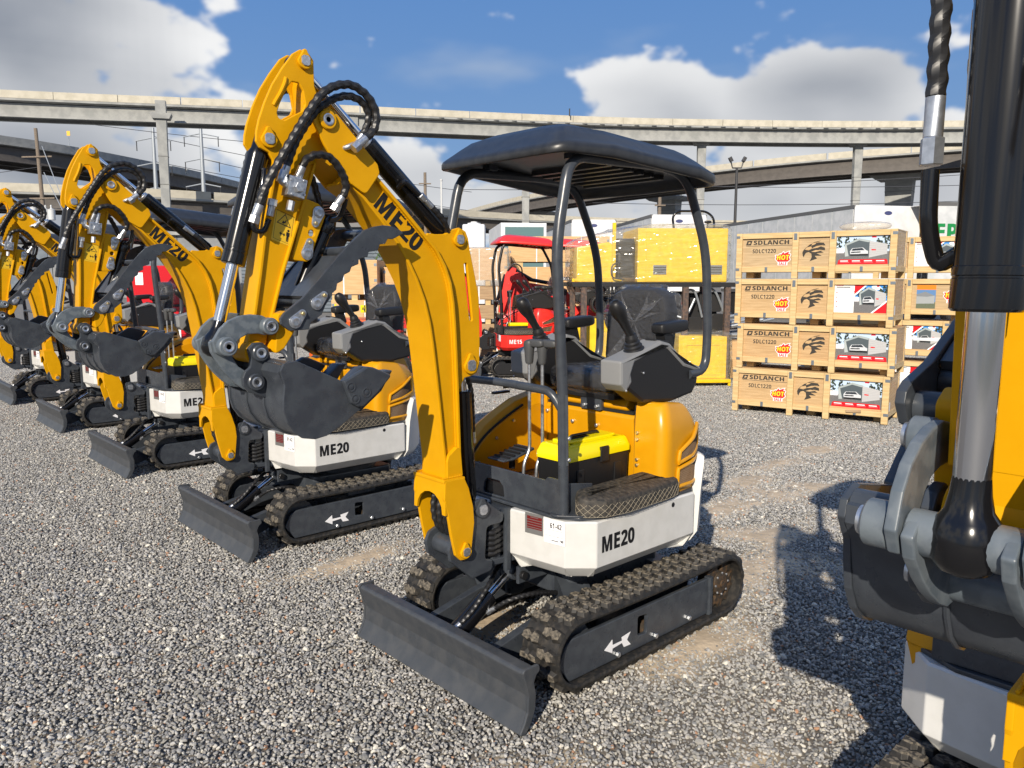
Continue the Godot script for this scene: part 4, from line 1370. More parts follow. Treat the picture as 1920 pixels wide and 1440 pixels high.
	part(kc, "gland", lathe(k0 + kd * 0.352, kd, [[0.0, 0.0356], [0.001, 0.0368], [0.010, 0.0368], [0.011, 0.0358], [0.013, 0.0358], [0.014, 0.0368], [0.046, 0.0368], [0.049, 0.034], [0.0495, 0.022]], 30), "black_gloss")
	part(kc, "rod", cyl(k0 + kd * 0.38, k1 - kd * 0.03, 0.0195, 22), "chrome")
	part(kc, "rod_eye", lathe(k1 - kd * 0.075, kd, [[0.0, 0.0195], [0.02, 0.0215], [0.038, 0.025], [0.048, 0.032], [0.062, 0.0375], [0.078, 0.039], [0.094, 0.0365], [0.107, 0.028], [0.114, 0.012]], 20), "black_gloss")
	var so := V(-0.012, -0.004, 0.042)
	part(kc, "feed_pipe", tube(bent([k0 + kd * 0.09 + so, k0 + kd * 0.12 + so * 1.15, k0 + kd * 0.285 + so * 1.15, k0 + kd * 0.30 + V(-0.055, 0.0, 0.05), k0 + kd * 0.255 + V(-0.06, 0.0, 0.055)], 0.02), 0.0085, 10), "black_gloss")
	part(kc, "fitting", fitting(k0 + kd * 0.245 + V(-0.06, 0.0, 0.055), k0 + kd * 0.19 + V(-0.055, 0.0, 0.06), 0.012), "zinc")
	var sp := V(-0.008, -0.004, -0.034)
	part(kc, "feed_pipe", tube(bent([k0 + kd * 0.335 + sp, k0 + kd * 0.35 + sp * 1.7, k0 + kd * 0.31 + V(0.0, 0.0, -0.066), k0 + kd * 0.245 + V(0.0, 0.0, -0.068)], 0.02), 0.0095, 10), "black_gloss")
	part(kc, "fitting", fitting(k0 + kd * 0.165 + V(0.0, 0.0, -0.068), k0 + kd * 0.24 + V(0.0, 0.0, -0.068), 0.0105), "zinc")
	hose(kc, [k0 + kd * 0.165 + V(0.0, 0.0, -0.068), k0 + kd * 0.04 + V(0.0, 0.0, -0.070), k0 + kd * -0.10 + V(-0.01, 0.0, -0.074), k0 + kd * -0.19 + V(-0.07, 0.0, -0.08), k0 + kd * -0.22 + V(-0.16, -0.02, -0.09), V(1.42, 2.10, -0.10)], 0.0108, "", false)
	# ---- bucket linkage
	var lk := fillet(flat([1.886, 1.412, 1.861, 1.451, 1.833, 1.474, 1.800, 1.487, 1.762, 1.491, 1.725, 1.486, 1.698, 1.472, 1.687, 1.450, 1.694, 1.430, 1.716, 1.424, 1.742, 1.430, 1.773, 1.430, 1.796, 1.420, 1.815, 1.402, 1.822, 1.378, 1.85, 1.362, 1.878, 1.378]), 0.006)
	var lo := fillet(flat([1.888, 1.410, 1.884, 1.379, 1.863, 1.340, 1.839, 1.306, 1.811, 1.276, 1.785, 1.256, 1.758, 1.25, 1.732, 1.27, 1.740, 1.30, 1.772, 1.310, 1.801, 1.330, 1.818, 1.358, 1.824, 1.395, 1.85, 1.425]), 0.006)
	for side in [1.0, -1.0]:
		part(e, "guide_link", plate(lk, 0.062 * side, 0.077 * side, 0.003), "link_grey", "arm")
		part(e, "bucket_link", plate(lo, 0.043 * side, 0.058 * side, 0.003), "link_grey", "arm")
		round_pin(e, Vector2(1.711, 1.453), 0.078 * side, 0.108 * side, 0.027, "link_grey", "arm")
		round_pin(e, Vector2(1.850, 1.397), 0.078 * side, 0.110 * side, 0.029, "link_grey", "arm")
	part(e, "link_tube", cyl(V(1.850, 1.397, -0.06), V(1.850, 1.397, 0.06), 0.027, 20), "link_grey", "arm")
	part(e, "link_tube", cyl(V(1.758, 1.280, -0.06), V(1.758, 1.280, 0.06), 0.025, 20), "link_grey", "arm")
	# ---- bucket
	var shell := flat([1.690, 1.346, 1.728, 1.340, 1.737, 1.316, 1.722, 1.280, 1.724, 1.240, 1.7245, 1.200, 1.714, 1.162, 1.692, 1.130, 1.664, 1.109, 1.625, 1.101, 1.584, 1.106, 1.545, 1.124, 1.500, 1.150, 1.457, 1.176])
	var th := shell.duplicate()
	var inn := PackedVector2Array()
	for i in shell.size():
		var d: Vector2 = (shell[mini(i + 1, shell.size() - 1)] - shell[maxi(i - 1, 0)]).normalized()
		inn.append(shell[i] + Vector2(d.y, -d.x) * 0.011 * (1.0 if i > 1 else 1.0))
	inn.reverse()
	th.append_array(inn)
	var bk := part(e, "bucket", plate(th, -0.193, 0.193, 0.001), "charcoal", "arm")
	var sideo := fillet(flat([1.735, 1.322, 1.722, 1.345, 1.680, 1.350, 1.524, 1.274, 1.450, 1.180, 1.545, 1.122, 1.584, 1.103, 1.625, 1.097, 1.668, 1.106, 1.697, 1.128, 1.718, 1.160, 1.729, 1.200, 1.727, 1.240, 1.722, 1.280]), 0.006)
	var cut := fillet(flat([1.530, 1.276, 1.511, 1.283, 1.440, 1.316, 1.418, 1.312, 1.345, 1.280, 1.402, 1.226, 1.455, 1.188, 1.480, 1.187, 1.503, 1.202]), 0.01)
	for side in [1.0, -1.0]:
		part(bk, "side_plate", plate(sideo, 0.193 * side, 0.205 * side, 0.002), "charcoal")
		var ct := part(bk, "side_cutter", plate(cut, 0.205 * side, 0.226 * side, 0.005), "charcoal")
		for q in [[1.504, 1.255], [1.489, 1.215], [1.447, 1.232]]:
			part(ct, "bolt", lathe(V(q[0], q[1], 0.222 * side), V(0, 0, side), [[0.0, 0.0165], [0.006, 0.0165], [0.006, 0.0125], [0.003, 0.012], [0.003, 0.008], [0.006, 0.0078], [0.0065, 0.004]], 16), "charcoal")
		part(bk, "ear", plate(fillet(flat([1.776, 1.384, 1.757, 1.402, 1.728, 1.402, 1.708, 1.384, 1.702, 1.350, 1.690, 1.33, 1.700, 1.235, 1.722, 1.225, 1.780, 1.250, 1.796, 1.272, 1.797, 1.294, 1.787, 1.315, 1.771, 1.326, 1.768, 1.351]), 0.012), 0.061 * side, 0.077 * side, 0.003), "charcoal")
		round_pin(e, Vector2(1.740, 1.370), 0.078 * side, 0.092 * side, 0.027, "charcoal", "arm")
		round_pin(e, Vector2(1.758, 1.280), 0.078 * side, 0.092 * side, 0.027, "charcoal", "arm")
		part(bk, "stiffener", cyl(V(1.700, 1.322, 0.07 * side), V(1.700, 1.322, 0.194 * side), 0.028, 20), "charcoal")
		part(bk, "wear_strip", tube(PackedVector3Array([V(1.7258, 1.24, 0.065 * side), V(1.7263, 1.20, 0.065 * side), V(1.716, 1.161, 0.065 * side), V(1.6935, 1.1285, 0.065 * side), V(1.665, 1.107, 0.065 * side), V(1.625, 1.099, 0.065 * side)]), 0.004, 5), "charcoal")
	for s in [-0.15, 0.0, 0.15]:
		var tooth := fillet(flat([1.470, 1.196, 1.400, 1.245, 1.345, 1.290, 1.308, 1.290, 1.355, 1.222, 1.440, 1.160]), 0.004)
		part(bk, "tooth", plate(tooth, s - 0.026, s + 0.026, 0.006), "charcoal")
	# ---- thumb
	var to := flat([1.694, 1.477, 1.681, 1.494, 1.618, 1.538, 1.553, 1.604, 1.485, 1.674, 1.417, 1.734, 1.382, 1.760, 1.346, 1.773, 1.310, 1.779, 1.274, 1.777, 1.245, 1.767, 1.226, 1.756, 1.272, 1.734, 1.293, 1.735, 1.304, 1.717, 1.325, 1.715, 1.334, 1.695, 1.348, 1.692, 1.370, 1.689, 1.374, 1.673, 1.391, 1.669, 1.409, 1.665, 1.410, 1.648, 1.437, 1.638, 1.444, 1.622, 1.465, 1.613, 1.472, 1.593, 1.492, 1.584, 1.496, 1.564, 1.510, 1.555, 1.512, 1.546, 1.537, 1.515, 1.551, 1.486, 1.591, 1.461, 1.598, 1.440, 1.664, 1.438, 1.692, 1.460])
	for side in [1.0, -1.0]:
		part(e, "thumb", plate(fillet(to, 0.004, 2), 0.124 * side, 0.138 * side, 0.002), "charcoal", "thumb")
		if side > 0:
			keeper(e, Vector2(1.647, 1.466), Vector2(1.622, 1.491), 0.1385, "thumb")
			keeper(e, Vector2(1.570, 1.522), Vector2(1.544, 1.547), 0.1385, "thumb")
	for q in [[1.647, 1.466, 0.024], [1.570, 1.522, 0.022], [1.44, 1.69, 0.016], [1.30, 1.755, 0.016]]:
		part(e, "thumb_tube", cyl(V(q[0], q[1], -0.124), V(q[0], q[1], 0.124), q[2], 18), "charcoal", "thumb")
	part(e, "thumb_plate", plate(flat([1.60, 1.545, 1.48, 1.675, 1.47, 1.665, 1.59, 1.535]), -0.123, 0.123, 0.002), "charcoal", "thumb")
	var t0 := V(1.440, 1.795, 0)
	var t1 := V(1.570, 1.522, 0)
	var td := (t1 - t0).normalized()
	var tc := part(e, "thumb_cylinder", lathe(t0, td, [[-0.01, 0.026], [0.02, 0.034], [0.045, 0.03], [0.05, 0.0255], [0.25, 0.0255], [0.255, 0.022]], 22), "black_gloss", "thumbram")
	part(tc, "rod", cyl(t0 + td * 0.25, t1, 0.014, 16), "chrome")
	part(tc, "elbow", tube(bent([V(1.452, 1.79, 0.02), V(1.425, 1.80, 0.05), V(1.41, 1.84, 0.055), V(1.405, 1.865, 0.058)], 0.015), 0.009, 8), "black_gloss")
	hose(tc, [V(1.54, 1.93, 0.02), V(1.49, 1.94, -0.02), V(1.46, 1.87, -0.03), V(1.45, 1.80, -0.02)], 0.012, "", false)

# lowers the boom and tucks the arm in by some degrees; the rams follow
func pose(e: Node3D, boom_deg: float, arm_deg: float, thumb_deg := 0.0) -> void:
	var about := func(c: Vector2, deg: float) -> Transform3D:
		var r := Transform3D(Basis(Vector3(0, 0, 1), deg_to_rad(deg)), Vector3.ZERO)
		return Transform3D(Basis(), Vector3(c.x, c.y, 0)) * r * Transform3D(Basis(), -Vector3(c.x, c.y, 0))
	var B: Transform3D = about.call(FOOT, boom_deg)
	var A: Transform3D = B * about.call(TIP, arm_deg)
	var T: Transform3D = about.call(Vector2(1.647, 1.466), thumb_deg)
	var v3 := func(p: Vector2) -> Vector3: return Vector3(p.x, p.y, 0)
	var put := func(p0: Vector3, p1: Vector3, q0: Vector3, q1: Vector3, at_end: bool) -> Transform3D:
		var turn: float = rad_to_deg(Vector2(q1.x - q0.x, q1.y - q0.y).angle() - Vector2(p1.x - p0.x, p1.y - p0.y).angle())
		var r := Transform3D(Basis(Vector3(0, 0, 1), deg_to_rad(turn)), Vector3.ZERO)
		var p := p1 if at_end else p0
		var q := q1 if at_end else q0
		return Transform3D(Basis(), q) * r * Transform3D(Basis(), -p)
	var ab: Vector3 = v3.call(ARM_BASE)
	var at: Vector3 = v3.call(ARM_TOP)
	var lb: Vector3 = v3.call(LIFT_BASE)
	var lt: Vector3 = v3.call(LIFT_TOP)
	for c in e.get_children():
		match c.get_meta("moves", ""):
			"boom": c.transform = B * c.transform
			"arm": c.transform = A * c.transform
			"thumb": c.transform = A * T * c.transform
			"thumbram": c.transform = A * put.call(Vector3(1.44, 1.795, 0), Vector3(1.57, 1.522, 0), Vector3(1.44, 1.795, 0), T * Vector3(1.57, 1.522, 0), false)
			"armbarrel": c.transform = put.call(ab, at, B * ab, A * at, false)
			"armrod": c.transform = put.call(ab, at, B * ab, A * at, true)
			"liftbarrel": c.transform = put.call(lb, lt, lb, B * lt, false)
			"liftrod": c.transform = put.call(lb, lt, lb, B * lt, true)

# ------------------------------------------------------------------ the row of excavators
const ROW_O := Vector3(0.43716312, 0.0, -3.69669938)
const ROW_S := Vector3(0.67687597, 0.0, 0.73609709)
const ROW_F := Vector3(-0.73609709, 0.0, 0.67687597)
const ROW_TURN := -2.398

func in_row(a: float, s: float) -> Vector3:
	return ROW_O + ROW_F * a + ROW_S * s

func build_row() -> void:
	mat("console_dark", lin(0.055, 0.057, 0.06), 0.5)
	var first := make_excavator()
	var places := [
		[0.0, 0.0, 0.0, 0.0, 0.0, "yellow mini excavator with white lot sticker reading 61-42, its whole blade in clear view"],
		[-0.03, -2.289, -1.0, -5.5, 0.0, "yellow mini excavator standing next along from the one with sticker 61-42, half behind its boom"],
		[-0.13, -4.78, -2.5, -4.0, 0.0, "yellow mini excavator third in the row, a red cabinet behind its seat"],
		[-0.23, -7.255, -3.2, -2.0, 0.0, "yellow mini excavator fourth in the row, beyond the one with the red cabinet behind"],
		[-0.24, -9.735, -1.5, -6.0, 0.0, "yellow mini excavator at the far end of the row, mostly hidden by its neighbour"],
		[0.16, 2.118, -2.0, -12.8, 0.8, "yellow mini excavator whose big black ram and grey bucket linkage point at the viewer"]]
	for i in places.size():
		var q: Array = places[i]
		var e := first
		if i:
			e = first.duplicate()
			e.name = numbered("mini_excavator")
			add_child(e)
		e.set_meta("moved", true)
	var k := 0
	for c in get_children():
		if c.has_meta("moved"):
			var q: Array = places[k]
			c.position = in_row(q[0], q[1])
			c.rotation.y = ROW_TURN + deg_to_rad(q[4])
			tag(c, q[5], "excavator", "mini excavators parked in a row")
			if q[2] != 0.0 or q[3] != 0.0:
				pose(c, q[2], q[3], 34.0 if k == 5 else 0.0)
			k += 1
	var boxes := [[0.0, 0.0, "black tool box with bright yellow lid on the floor of the excavator with sticker 61-42"],
		[-0.13, -4.78, "black tool box with yellow lid on the excavator that has the red cabinet behind it"],
		[-0.03, -2.289, "black tool box with yellow lid behind the dark bucket, on the neighbour of excavator 61-42"]]
	for q in boxes:
		tool_box(in_row(q[0], q[1]), q[2])

func tool_box(at: Vector3, label: String) -> void:
	var t := thing("tool_box", label, "tool box", at, ROW_TURN, "tool boxes on the machines")
	var c := Vector2(0.32, 0.165)   # forward, left
	var lo := fillet(rect2(0.40, 0.18, c), 0.015)
	part(t, "body", tower(lo, [[0.6685, 0.012], [0.675, 0.008], [0.845, 0.0], [0.852, 0.0]]), "black_plastic")
	var lid := part(t, "lid", tower(lo, [[0.852, -0.006], [0.875, -0.006], [0.888, 0.002], [0.908, 0.012], [0.916, 0.025]]), "toolbox_yellow")
	part(lid, "ridge", slab(fillet(rect2(0.30, 0.10, c), 0.01), 0.915, 0.927, 0.004), "toolbox_yellow")
	part(lid, "inset", slab(fillet(rect2(0.12, 0.05, c + Vector2(0.05, 0)), 0.006), 0.9265, 0.9285, 0.001), "black_plastic")
	for x in [-0.105, 0.105]:
		part(t, "latch", box(V(c.x + x * 0.2, 0.86, c.y + 0.097), Vector3(0.05, 0.065, 0.014), 0.004), "black_plastic")
		break
	for x in [-0.12, 0.12]:
		part(t, "rib", box(V(c.x + x, 0.76, c.y + 0.088), Vector3(0.045, 0.10, 0.008), 0.003), "black_plastic")
	part(t, "handle", tube(bent([V(c.x + 0.09, 0.918, c.y), V(c.x + 0.085, 0.936, c.y), V(c.x - 0.085, 0.936, c.y), V(c.x - 0.09, 0.918, c.y)], 0.015), 0.007, 8), "black_plastic")

# ------------------------------------------------------------------ gravel yard
func sand_at(x: float, z: float, n: FastNoiseLite) -> float:
	var m := 0.0
	for q in [[2.3, -6.75, 0.55, 0.16, 0.75], [2.95, -7.35, 0.6, 0.14, 0.75], [3.6, -7.65, 0.5, 0.12, 0.3], [1.30, -4.2, 0.55, 0.3, 0.3], [0.85, -3.3, 0.4, 0.16, 0.85], [2.2, -5.9, 0.45, 0.22, 0.4], [-0.85, -4.45, 0.4, 0.14, 0.9], [1.7, -4.9, 0.5, 0.28, 0.2], [1.85, -6.1, 0.35, 0.2, 0.6], [-0.1, -3.55, 0.35, 0.16, 0.7], [1.5, -5.4, 0.4, 0.2, 0.9]]:
		var d := Vector2(x - q[0], z - q[1]).rotated(q[4])
		m = maxf(m, exp(-(d.x * d.x) / (q[2] * q[2]) - (d.y * d.y) / (q[3] * q[3])))
	return clampf(m * 1.25 + n.get_noise_2d(x, z) * 0.9 - 0.25, 0.0, 1.0)

func build_ground() -> void:
	var dirt := patchy("gravel_dirt", lin(0.78, 0.78, 0.78), lin(1.0, 1.0, 1.0), 1.6, 0.95, 0.3, 0.7, 31, 6, 0.6)
	dirt.vertex_color_use_as_albedo = true
	dirt.uv1_world_triplanar = true
	var n := FastNoiseLite.new()
	n.seed = 41
	n.frequency = 1.4
	n.fractal_octaves = 4
	var fine := FastNoiseLite.new()
	fine.seed = 43
	fine.frequency = 9.0
	fine.fractal_octaves = 3
	var st := SurfaceTool.new()
	st.begin(Mesh.PRIMITIVE_TRIANGLES)
	st.set_smooth_group(0)
	var xs := PackedFloat32Array([-260.0, -120.0, -60.0, -30.0, -18.0])
	var x := -12.0
	while x < 9.0:
		xs.append(x)
		x += 0.4 if x < -3.0 else (0.075 if x < 5.0 else 0.3)
	for v in [9.0, 14.0, 22.0, 40.0, 80.0, 160.0, 300.0]:
		xs.append(v)
	var zs := PackedFloat32Array([14.0, 8.0, 4.0, 1.0, -0.5])
	var z := -1.4
	while z > -15.0:
		zs.append(z)
		z -= 0.075 if z > -8.6 else 0.3
	for v in [-16.0, -20.0, -26.0, -40.0, -70.0, -140.0, -300.0, -420.0]:
		zs.append(v)
	for zz in zs:
		for xx in xs:
			var near := xx > -12.1 and xx < 9.1 and zz < -1.0 and zz > -15.1
			var h := -0.016
			var col := Color(0.20, 0.19, 0.17)
			if near:
				var sand := sand_at(xx, zz, n)
				h += 0.0180 * sand + 0.008 * fine.get_noise_2d(xx, zz)
				col = Color(0.155, 0.14, 0.12).lerp(Color(0.50, 0.40, 0.275), smoothstep(0.05, 0.45, sand))
			st.set_color(col)
			st.add_vertex(Vector3(xx, h, zz))
	var w := xs.size()
	for j in zs.size() - 1:
		for i in w - 1:
			var a := j * w + i
			for k in [a, a + w + 1, a + 1, a, a + w, a + w + 1]:
				st.add_index(k)
	st.generate_normals()
	var g := part_mesh(self, "ground", st.commit(), "gravel_dirt")
	g.set_meta("kind", "structure")
	# stones: a few patches of loose gravel, each laid many times over, turned about
	var sm := mat("stone", Color.WHITE, 0.85)
	sm.vertex_color_use_as_albedo = true
	var size := 0.6
	var spots := [[], [], [], []]
	var r := RandomNumberGenerator.new()
	r.seed = 99
	for j in range(0, 36):
		for i in range(-34, 34):
			var c := Vector3((i + 0.5) * size, 0, -0.5 - (j + 0.5) * size)
			if absf(c.x) > -c.z * 0.70 + 1.3 or c.z > -1.0:
				continue
			if c.x < -12.5:
				continue
			spots[r.randi() % 4].append(Transform3D(Basis(Vector3.UP, PI / 2 * (r.randi() % 4)), c + Vector3(0, r.randf_range(-0.0015, 0.0015), 0)))
	for k in 4:
		var mm := MultiMesh.new()
		mm.transform_format = MultiMesh.TRANSFORM_3D
		mm.mesh = gravel_patch(size, 200 + k)
		mm.instance_count = spots[k].size()
		for i in spots[k].size():
			mm.set_instance_transform(i, spots[k][i])
		var o := MultiMeshInstance3D.new()
		o.name = numbered("gravel")
		o.multimesh = mm
		o.material_override = M["stone"]
		add_child(o)
		tag(o, "loose grey crushed gravel covering the yard", "gravel", "loose gravel")
		o.set_meta("kind", "stuff")

func gravel_patch(size: float, sd: int) -> ArrayMesh:
	var r := RandomNumberGenerator.new()
	r.seed = sd
	var t := (1.0 + sqrt(5.0)) / 2.0
	var ico := [Vector3(-1, t, 0), Vector3(1, t, 0), Vector3(-1, -t, 0), Vector3(1, -t, 0), Vector3(0, -1, t), Vector3(0, 1, t), Vector3(0, -1, -t), Vector3(0, 1, -t), Vector3(t, 0, -1), Vector3(t, 0, 1), Vector3(-t, 0, -1), Vector3(-t, 0, 1)]
	var f := [0, 11, 5, 0, 5, 1, 0, 1, 7, 0, 7, 10, 0, 10, 11, 1, 5, 9, 5, 11, 4, 11, 10, 2, 10, 7, 6, 7, 1, 8, 3, 9, 4, 3, 4, 2, 3, 2, 6, 3, 6, 8, 3, 8, 9, 4, 9, 5, 2, 4, 11, 6, 2, 10, 8, 6, 7, 9, 8, 1]
	var vs := PackedVector3Array()
	var ns := PackedVector3Array()
	var cs := PackedColorArray()
	var cell := 0.0136
	var m := int(size / cell)
	for j in m:
		for i in m:
			var rad := r.randf_range(0.0052, 0.0096)
			var odd := r.randf()
			if odd < 0.05:
				rad *= r.randf_range(1.3, 1.8)
			elif odd < 0.30:
				rad *= 0.62
			var c := Vector3((i + r.randf()) * cell - size / 2, r.randf_range(-0.011, -0.001), (j + r.randf()) * cell - size / 2)
			var b := Basis.from_euler(Vector3(r.randf_range(-0.7, 0.7), r.randf() * TAU, r.randf_range(-0.7, 0.7))) * Basis().scaled(Vector3(r.randf_range(0.9, 1.35), r.randf_range(0.5, 0.85), r.randf_range(0.7, 1.0)))
			var p := PackedVector3Array()
			for v in ico:
				p.append(c + b * (v.normalized() * rad * r.randf_range(0.72, 1.22)))
			var g := r.randf_range(0.20, 0.41)
			var w := r.randf()
			var col := Color(g * 1.03, g, g * 0.94)
			if w < 0.20:
				col = Color(g * 1.22, g * 1.16, g * 1.02)
			elif w < 0.225:
				col = Color(0.58, 0.55, 0.48)
			elif w < 0.2415:
				col = Color(0.36, 0.21, 0.13)
			elif w < 0.44:
				col = Color(g * 0.60, g * 0.60, g * 0.59)
			for q in range(0, 60, 3):
				var a := p[f[q]]
				var e := p[f[q + 1]]
				var h := p[f[q + 2]]
				var nn := (e - a).cross(h - a).normalized()
				vs.append_array([a, h, e])
				ns.append_array([nn, nn, nn])
				cs.append_array([col, col, col])
	var ar := []
	ar.resize(Mesh.ARRAY_MAX)
	ar[Mesh.ARRAY_VERTEX] = vs
	ar[Mesh.ARRAY_NORMAL] = ns
	ar[Mesh.ARRAY_COLOR] = cs
	var me := ArrayMesh.new()
	me.add_surface_from_arrays(Mesh.PRIMITIVE_TRIANGLES, ar)
	return me

# ------------------------------------------------------------------ flyovers
func along(pts: Array, per := 10) -> PackedVector3Array:
	var v := []
	for p in pts:
		v.append(Vector3(p[0], 0, p[1]))
	return spline(v, per)

# a shape in (across, up) carried along a path from one distance to another
func swept(path: PackedVector3Array, shape: PackedVector2Array, y: float, from := -1.0, to := -1.0) -> PackedVector3Array:
	var rings := []
	var run := 0.0
	var pts := PackedVector3Array()
	if from < 0.0:
		pts = path
	else:
		pts = PackedVector3Array([point_on(path, from), point_on(path, (from + to) / 2), point_on(path, to)])
	for i in pts.size():
		var d := (pts[mini(i + 1, pts.size() - 1)] - pts[maxi(i - 1, 0)]).normalized()
		var side := Vector3(-d.z, 0, d.x)
		var ring := PackedVector3Array()
		for v in shape:
			ring.append(pts[i] + side * v.x + Vector3(0, y + v.y, 0))
		rings.append(ring)
	return loft(rings)

func length_of(path: PackedVector3Array) -> float:
	var l := 0.0
	for i in path.size() - 1:
		l += path[i].distance_to(path[i + 1])
	return l

func point_on(path: PackedVector3Array, d: float) -> Vector3:
	for i in path.size() - 1:
		var l := path[i].distance_to(path[i + 1])
		if d <= l:
			return path[i].lerp(path[i + 1], d / l)
		d -= l
	return path[path.size() - 1]

# near = side of the path (+1 or -1) that looks at the yard
func flyover(label: String, pts: Array, top: float, wide: float, deep: float, girders: String, near: float, panel: float, ph: float, rail := "parapet") -> Node3D:
	var t := thing("flyover", label, "bridge", Vector3.ZERO, 0.0)
	var path := along(pts)
	var h := wide / 2
	# the path runs along the edge that looks at the yard
	var line := PackedVector3Array()
	for i in path.size():
		var d := (path[mini(i + 1, path.size() - 1)] - path[maxi(i - 1, 0)]).normalized()
		line.append(path[i] - Vector3(-d.z, 0, d.x) * near * h)
	path = line
	var y := top - ph
	part(t, "deck", swept(path, flat([-h, 0, -h, -0.25, -h + 0.9, -0.45, h - 0.9, -0.45, h, -0.25, h, 0]), y), "concrete")
	var gs := [-h + 0.9, h - 0.9] if wide < 5.5 else [-h + 0.9, 0.0, h - 0.9]
	for g in gs:
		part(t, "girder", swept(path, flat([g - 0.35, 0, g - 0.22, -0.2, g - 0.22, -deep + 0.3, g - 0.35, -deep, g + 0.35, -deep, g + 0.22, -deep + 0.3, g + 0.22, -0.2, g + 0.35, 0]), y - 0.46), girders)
	var total := length_of(path)
	for sgn in [near, -near]:
		var sh := PackedVector2Array()
		for v in flat([-0.02, 0.0, 0.0, ph, 0.2, ph, 0.36, 0.0]):
			sh.append(Vector2((h - v.x) * sgn, v.y + 0.002))
		if sgn != near:
			part(t, "far_parapet", swept(path, sh, y), rail)
			continue
		var d := 0.0
		while d < total - 0.5:
			var e := minf(d + panel, total)
			part(t, "parapet_panel", swept(path, sh, y, d, e - 0.09), rail)
			d = e
	return t

func grown(pts: Array, k: float) -> Array:
	var o := []
	for p in pts:
		o.append([p[0] * k, p[1] * k])
	return o

func pier(t: Node3D, p: Vector3, turn: float, top: float, w: float, cap_w: float, up: float) -> void:
	var b := Basis(Vector3.UP, turn)
	var o := part(t, "column", moved(loft(column_rings(w, top)), Transform3D(b, p)), "concrete")
	part(o, "cap", ext(fillet(flat([-cap_w / 2, up * 0.45, cap_w / 2, up * 0.45, cap_w / 2, 0.5, cap_w * 0.40, 0.0, -cap_w * 0.40, 0.0, -cap_w / 2, 0.5]), 0.12), -w * 0.65, w * 0.65, Transform3D(b, p + Vector3(0, top, 0)), 0.04), "concrete")
	part(o, "neck", moved(box(Vector3(0, top + up * 0.9, 0), Vector3(w, up, w * 0.8), 0.04), Transform3D(b, p)), "concrete")
	var y := 3.0
	while y < top - 1.0:
		part(o, "joint", moved(box(Vector3(0, y, 0), Vector3(w * lerpf(0.8, 1.0, y / top) + 0.02, 0.07, w * 0.8 * lerpf(0.8, 1.0, y / top) + 0.02), 0.0), Transform3D(b, p)), "joint_grey")
		y += 3.2

func column_rings(w: float, h: float) -> Array:
	var rings := []
	for q in [[-0.3, 0.8], [0.0, 0.8], [h * 0.6, 0.86], [h, 1.0]]:
		var ring := PackedVector3Array()
		for v in fillet(rect2(w * q[1], w * 0.8 * q[1]), 0.08):
			ring.append(Vector3(v.x, q[0], v.y))
		rings.append(ring)
	return rings

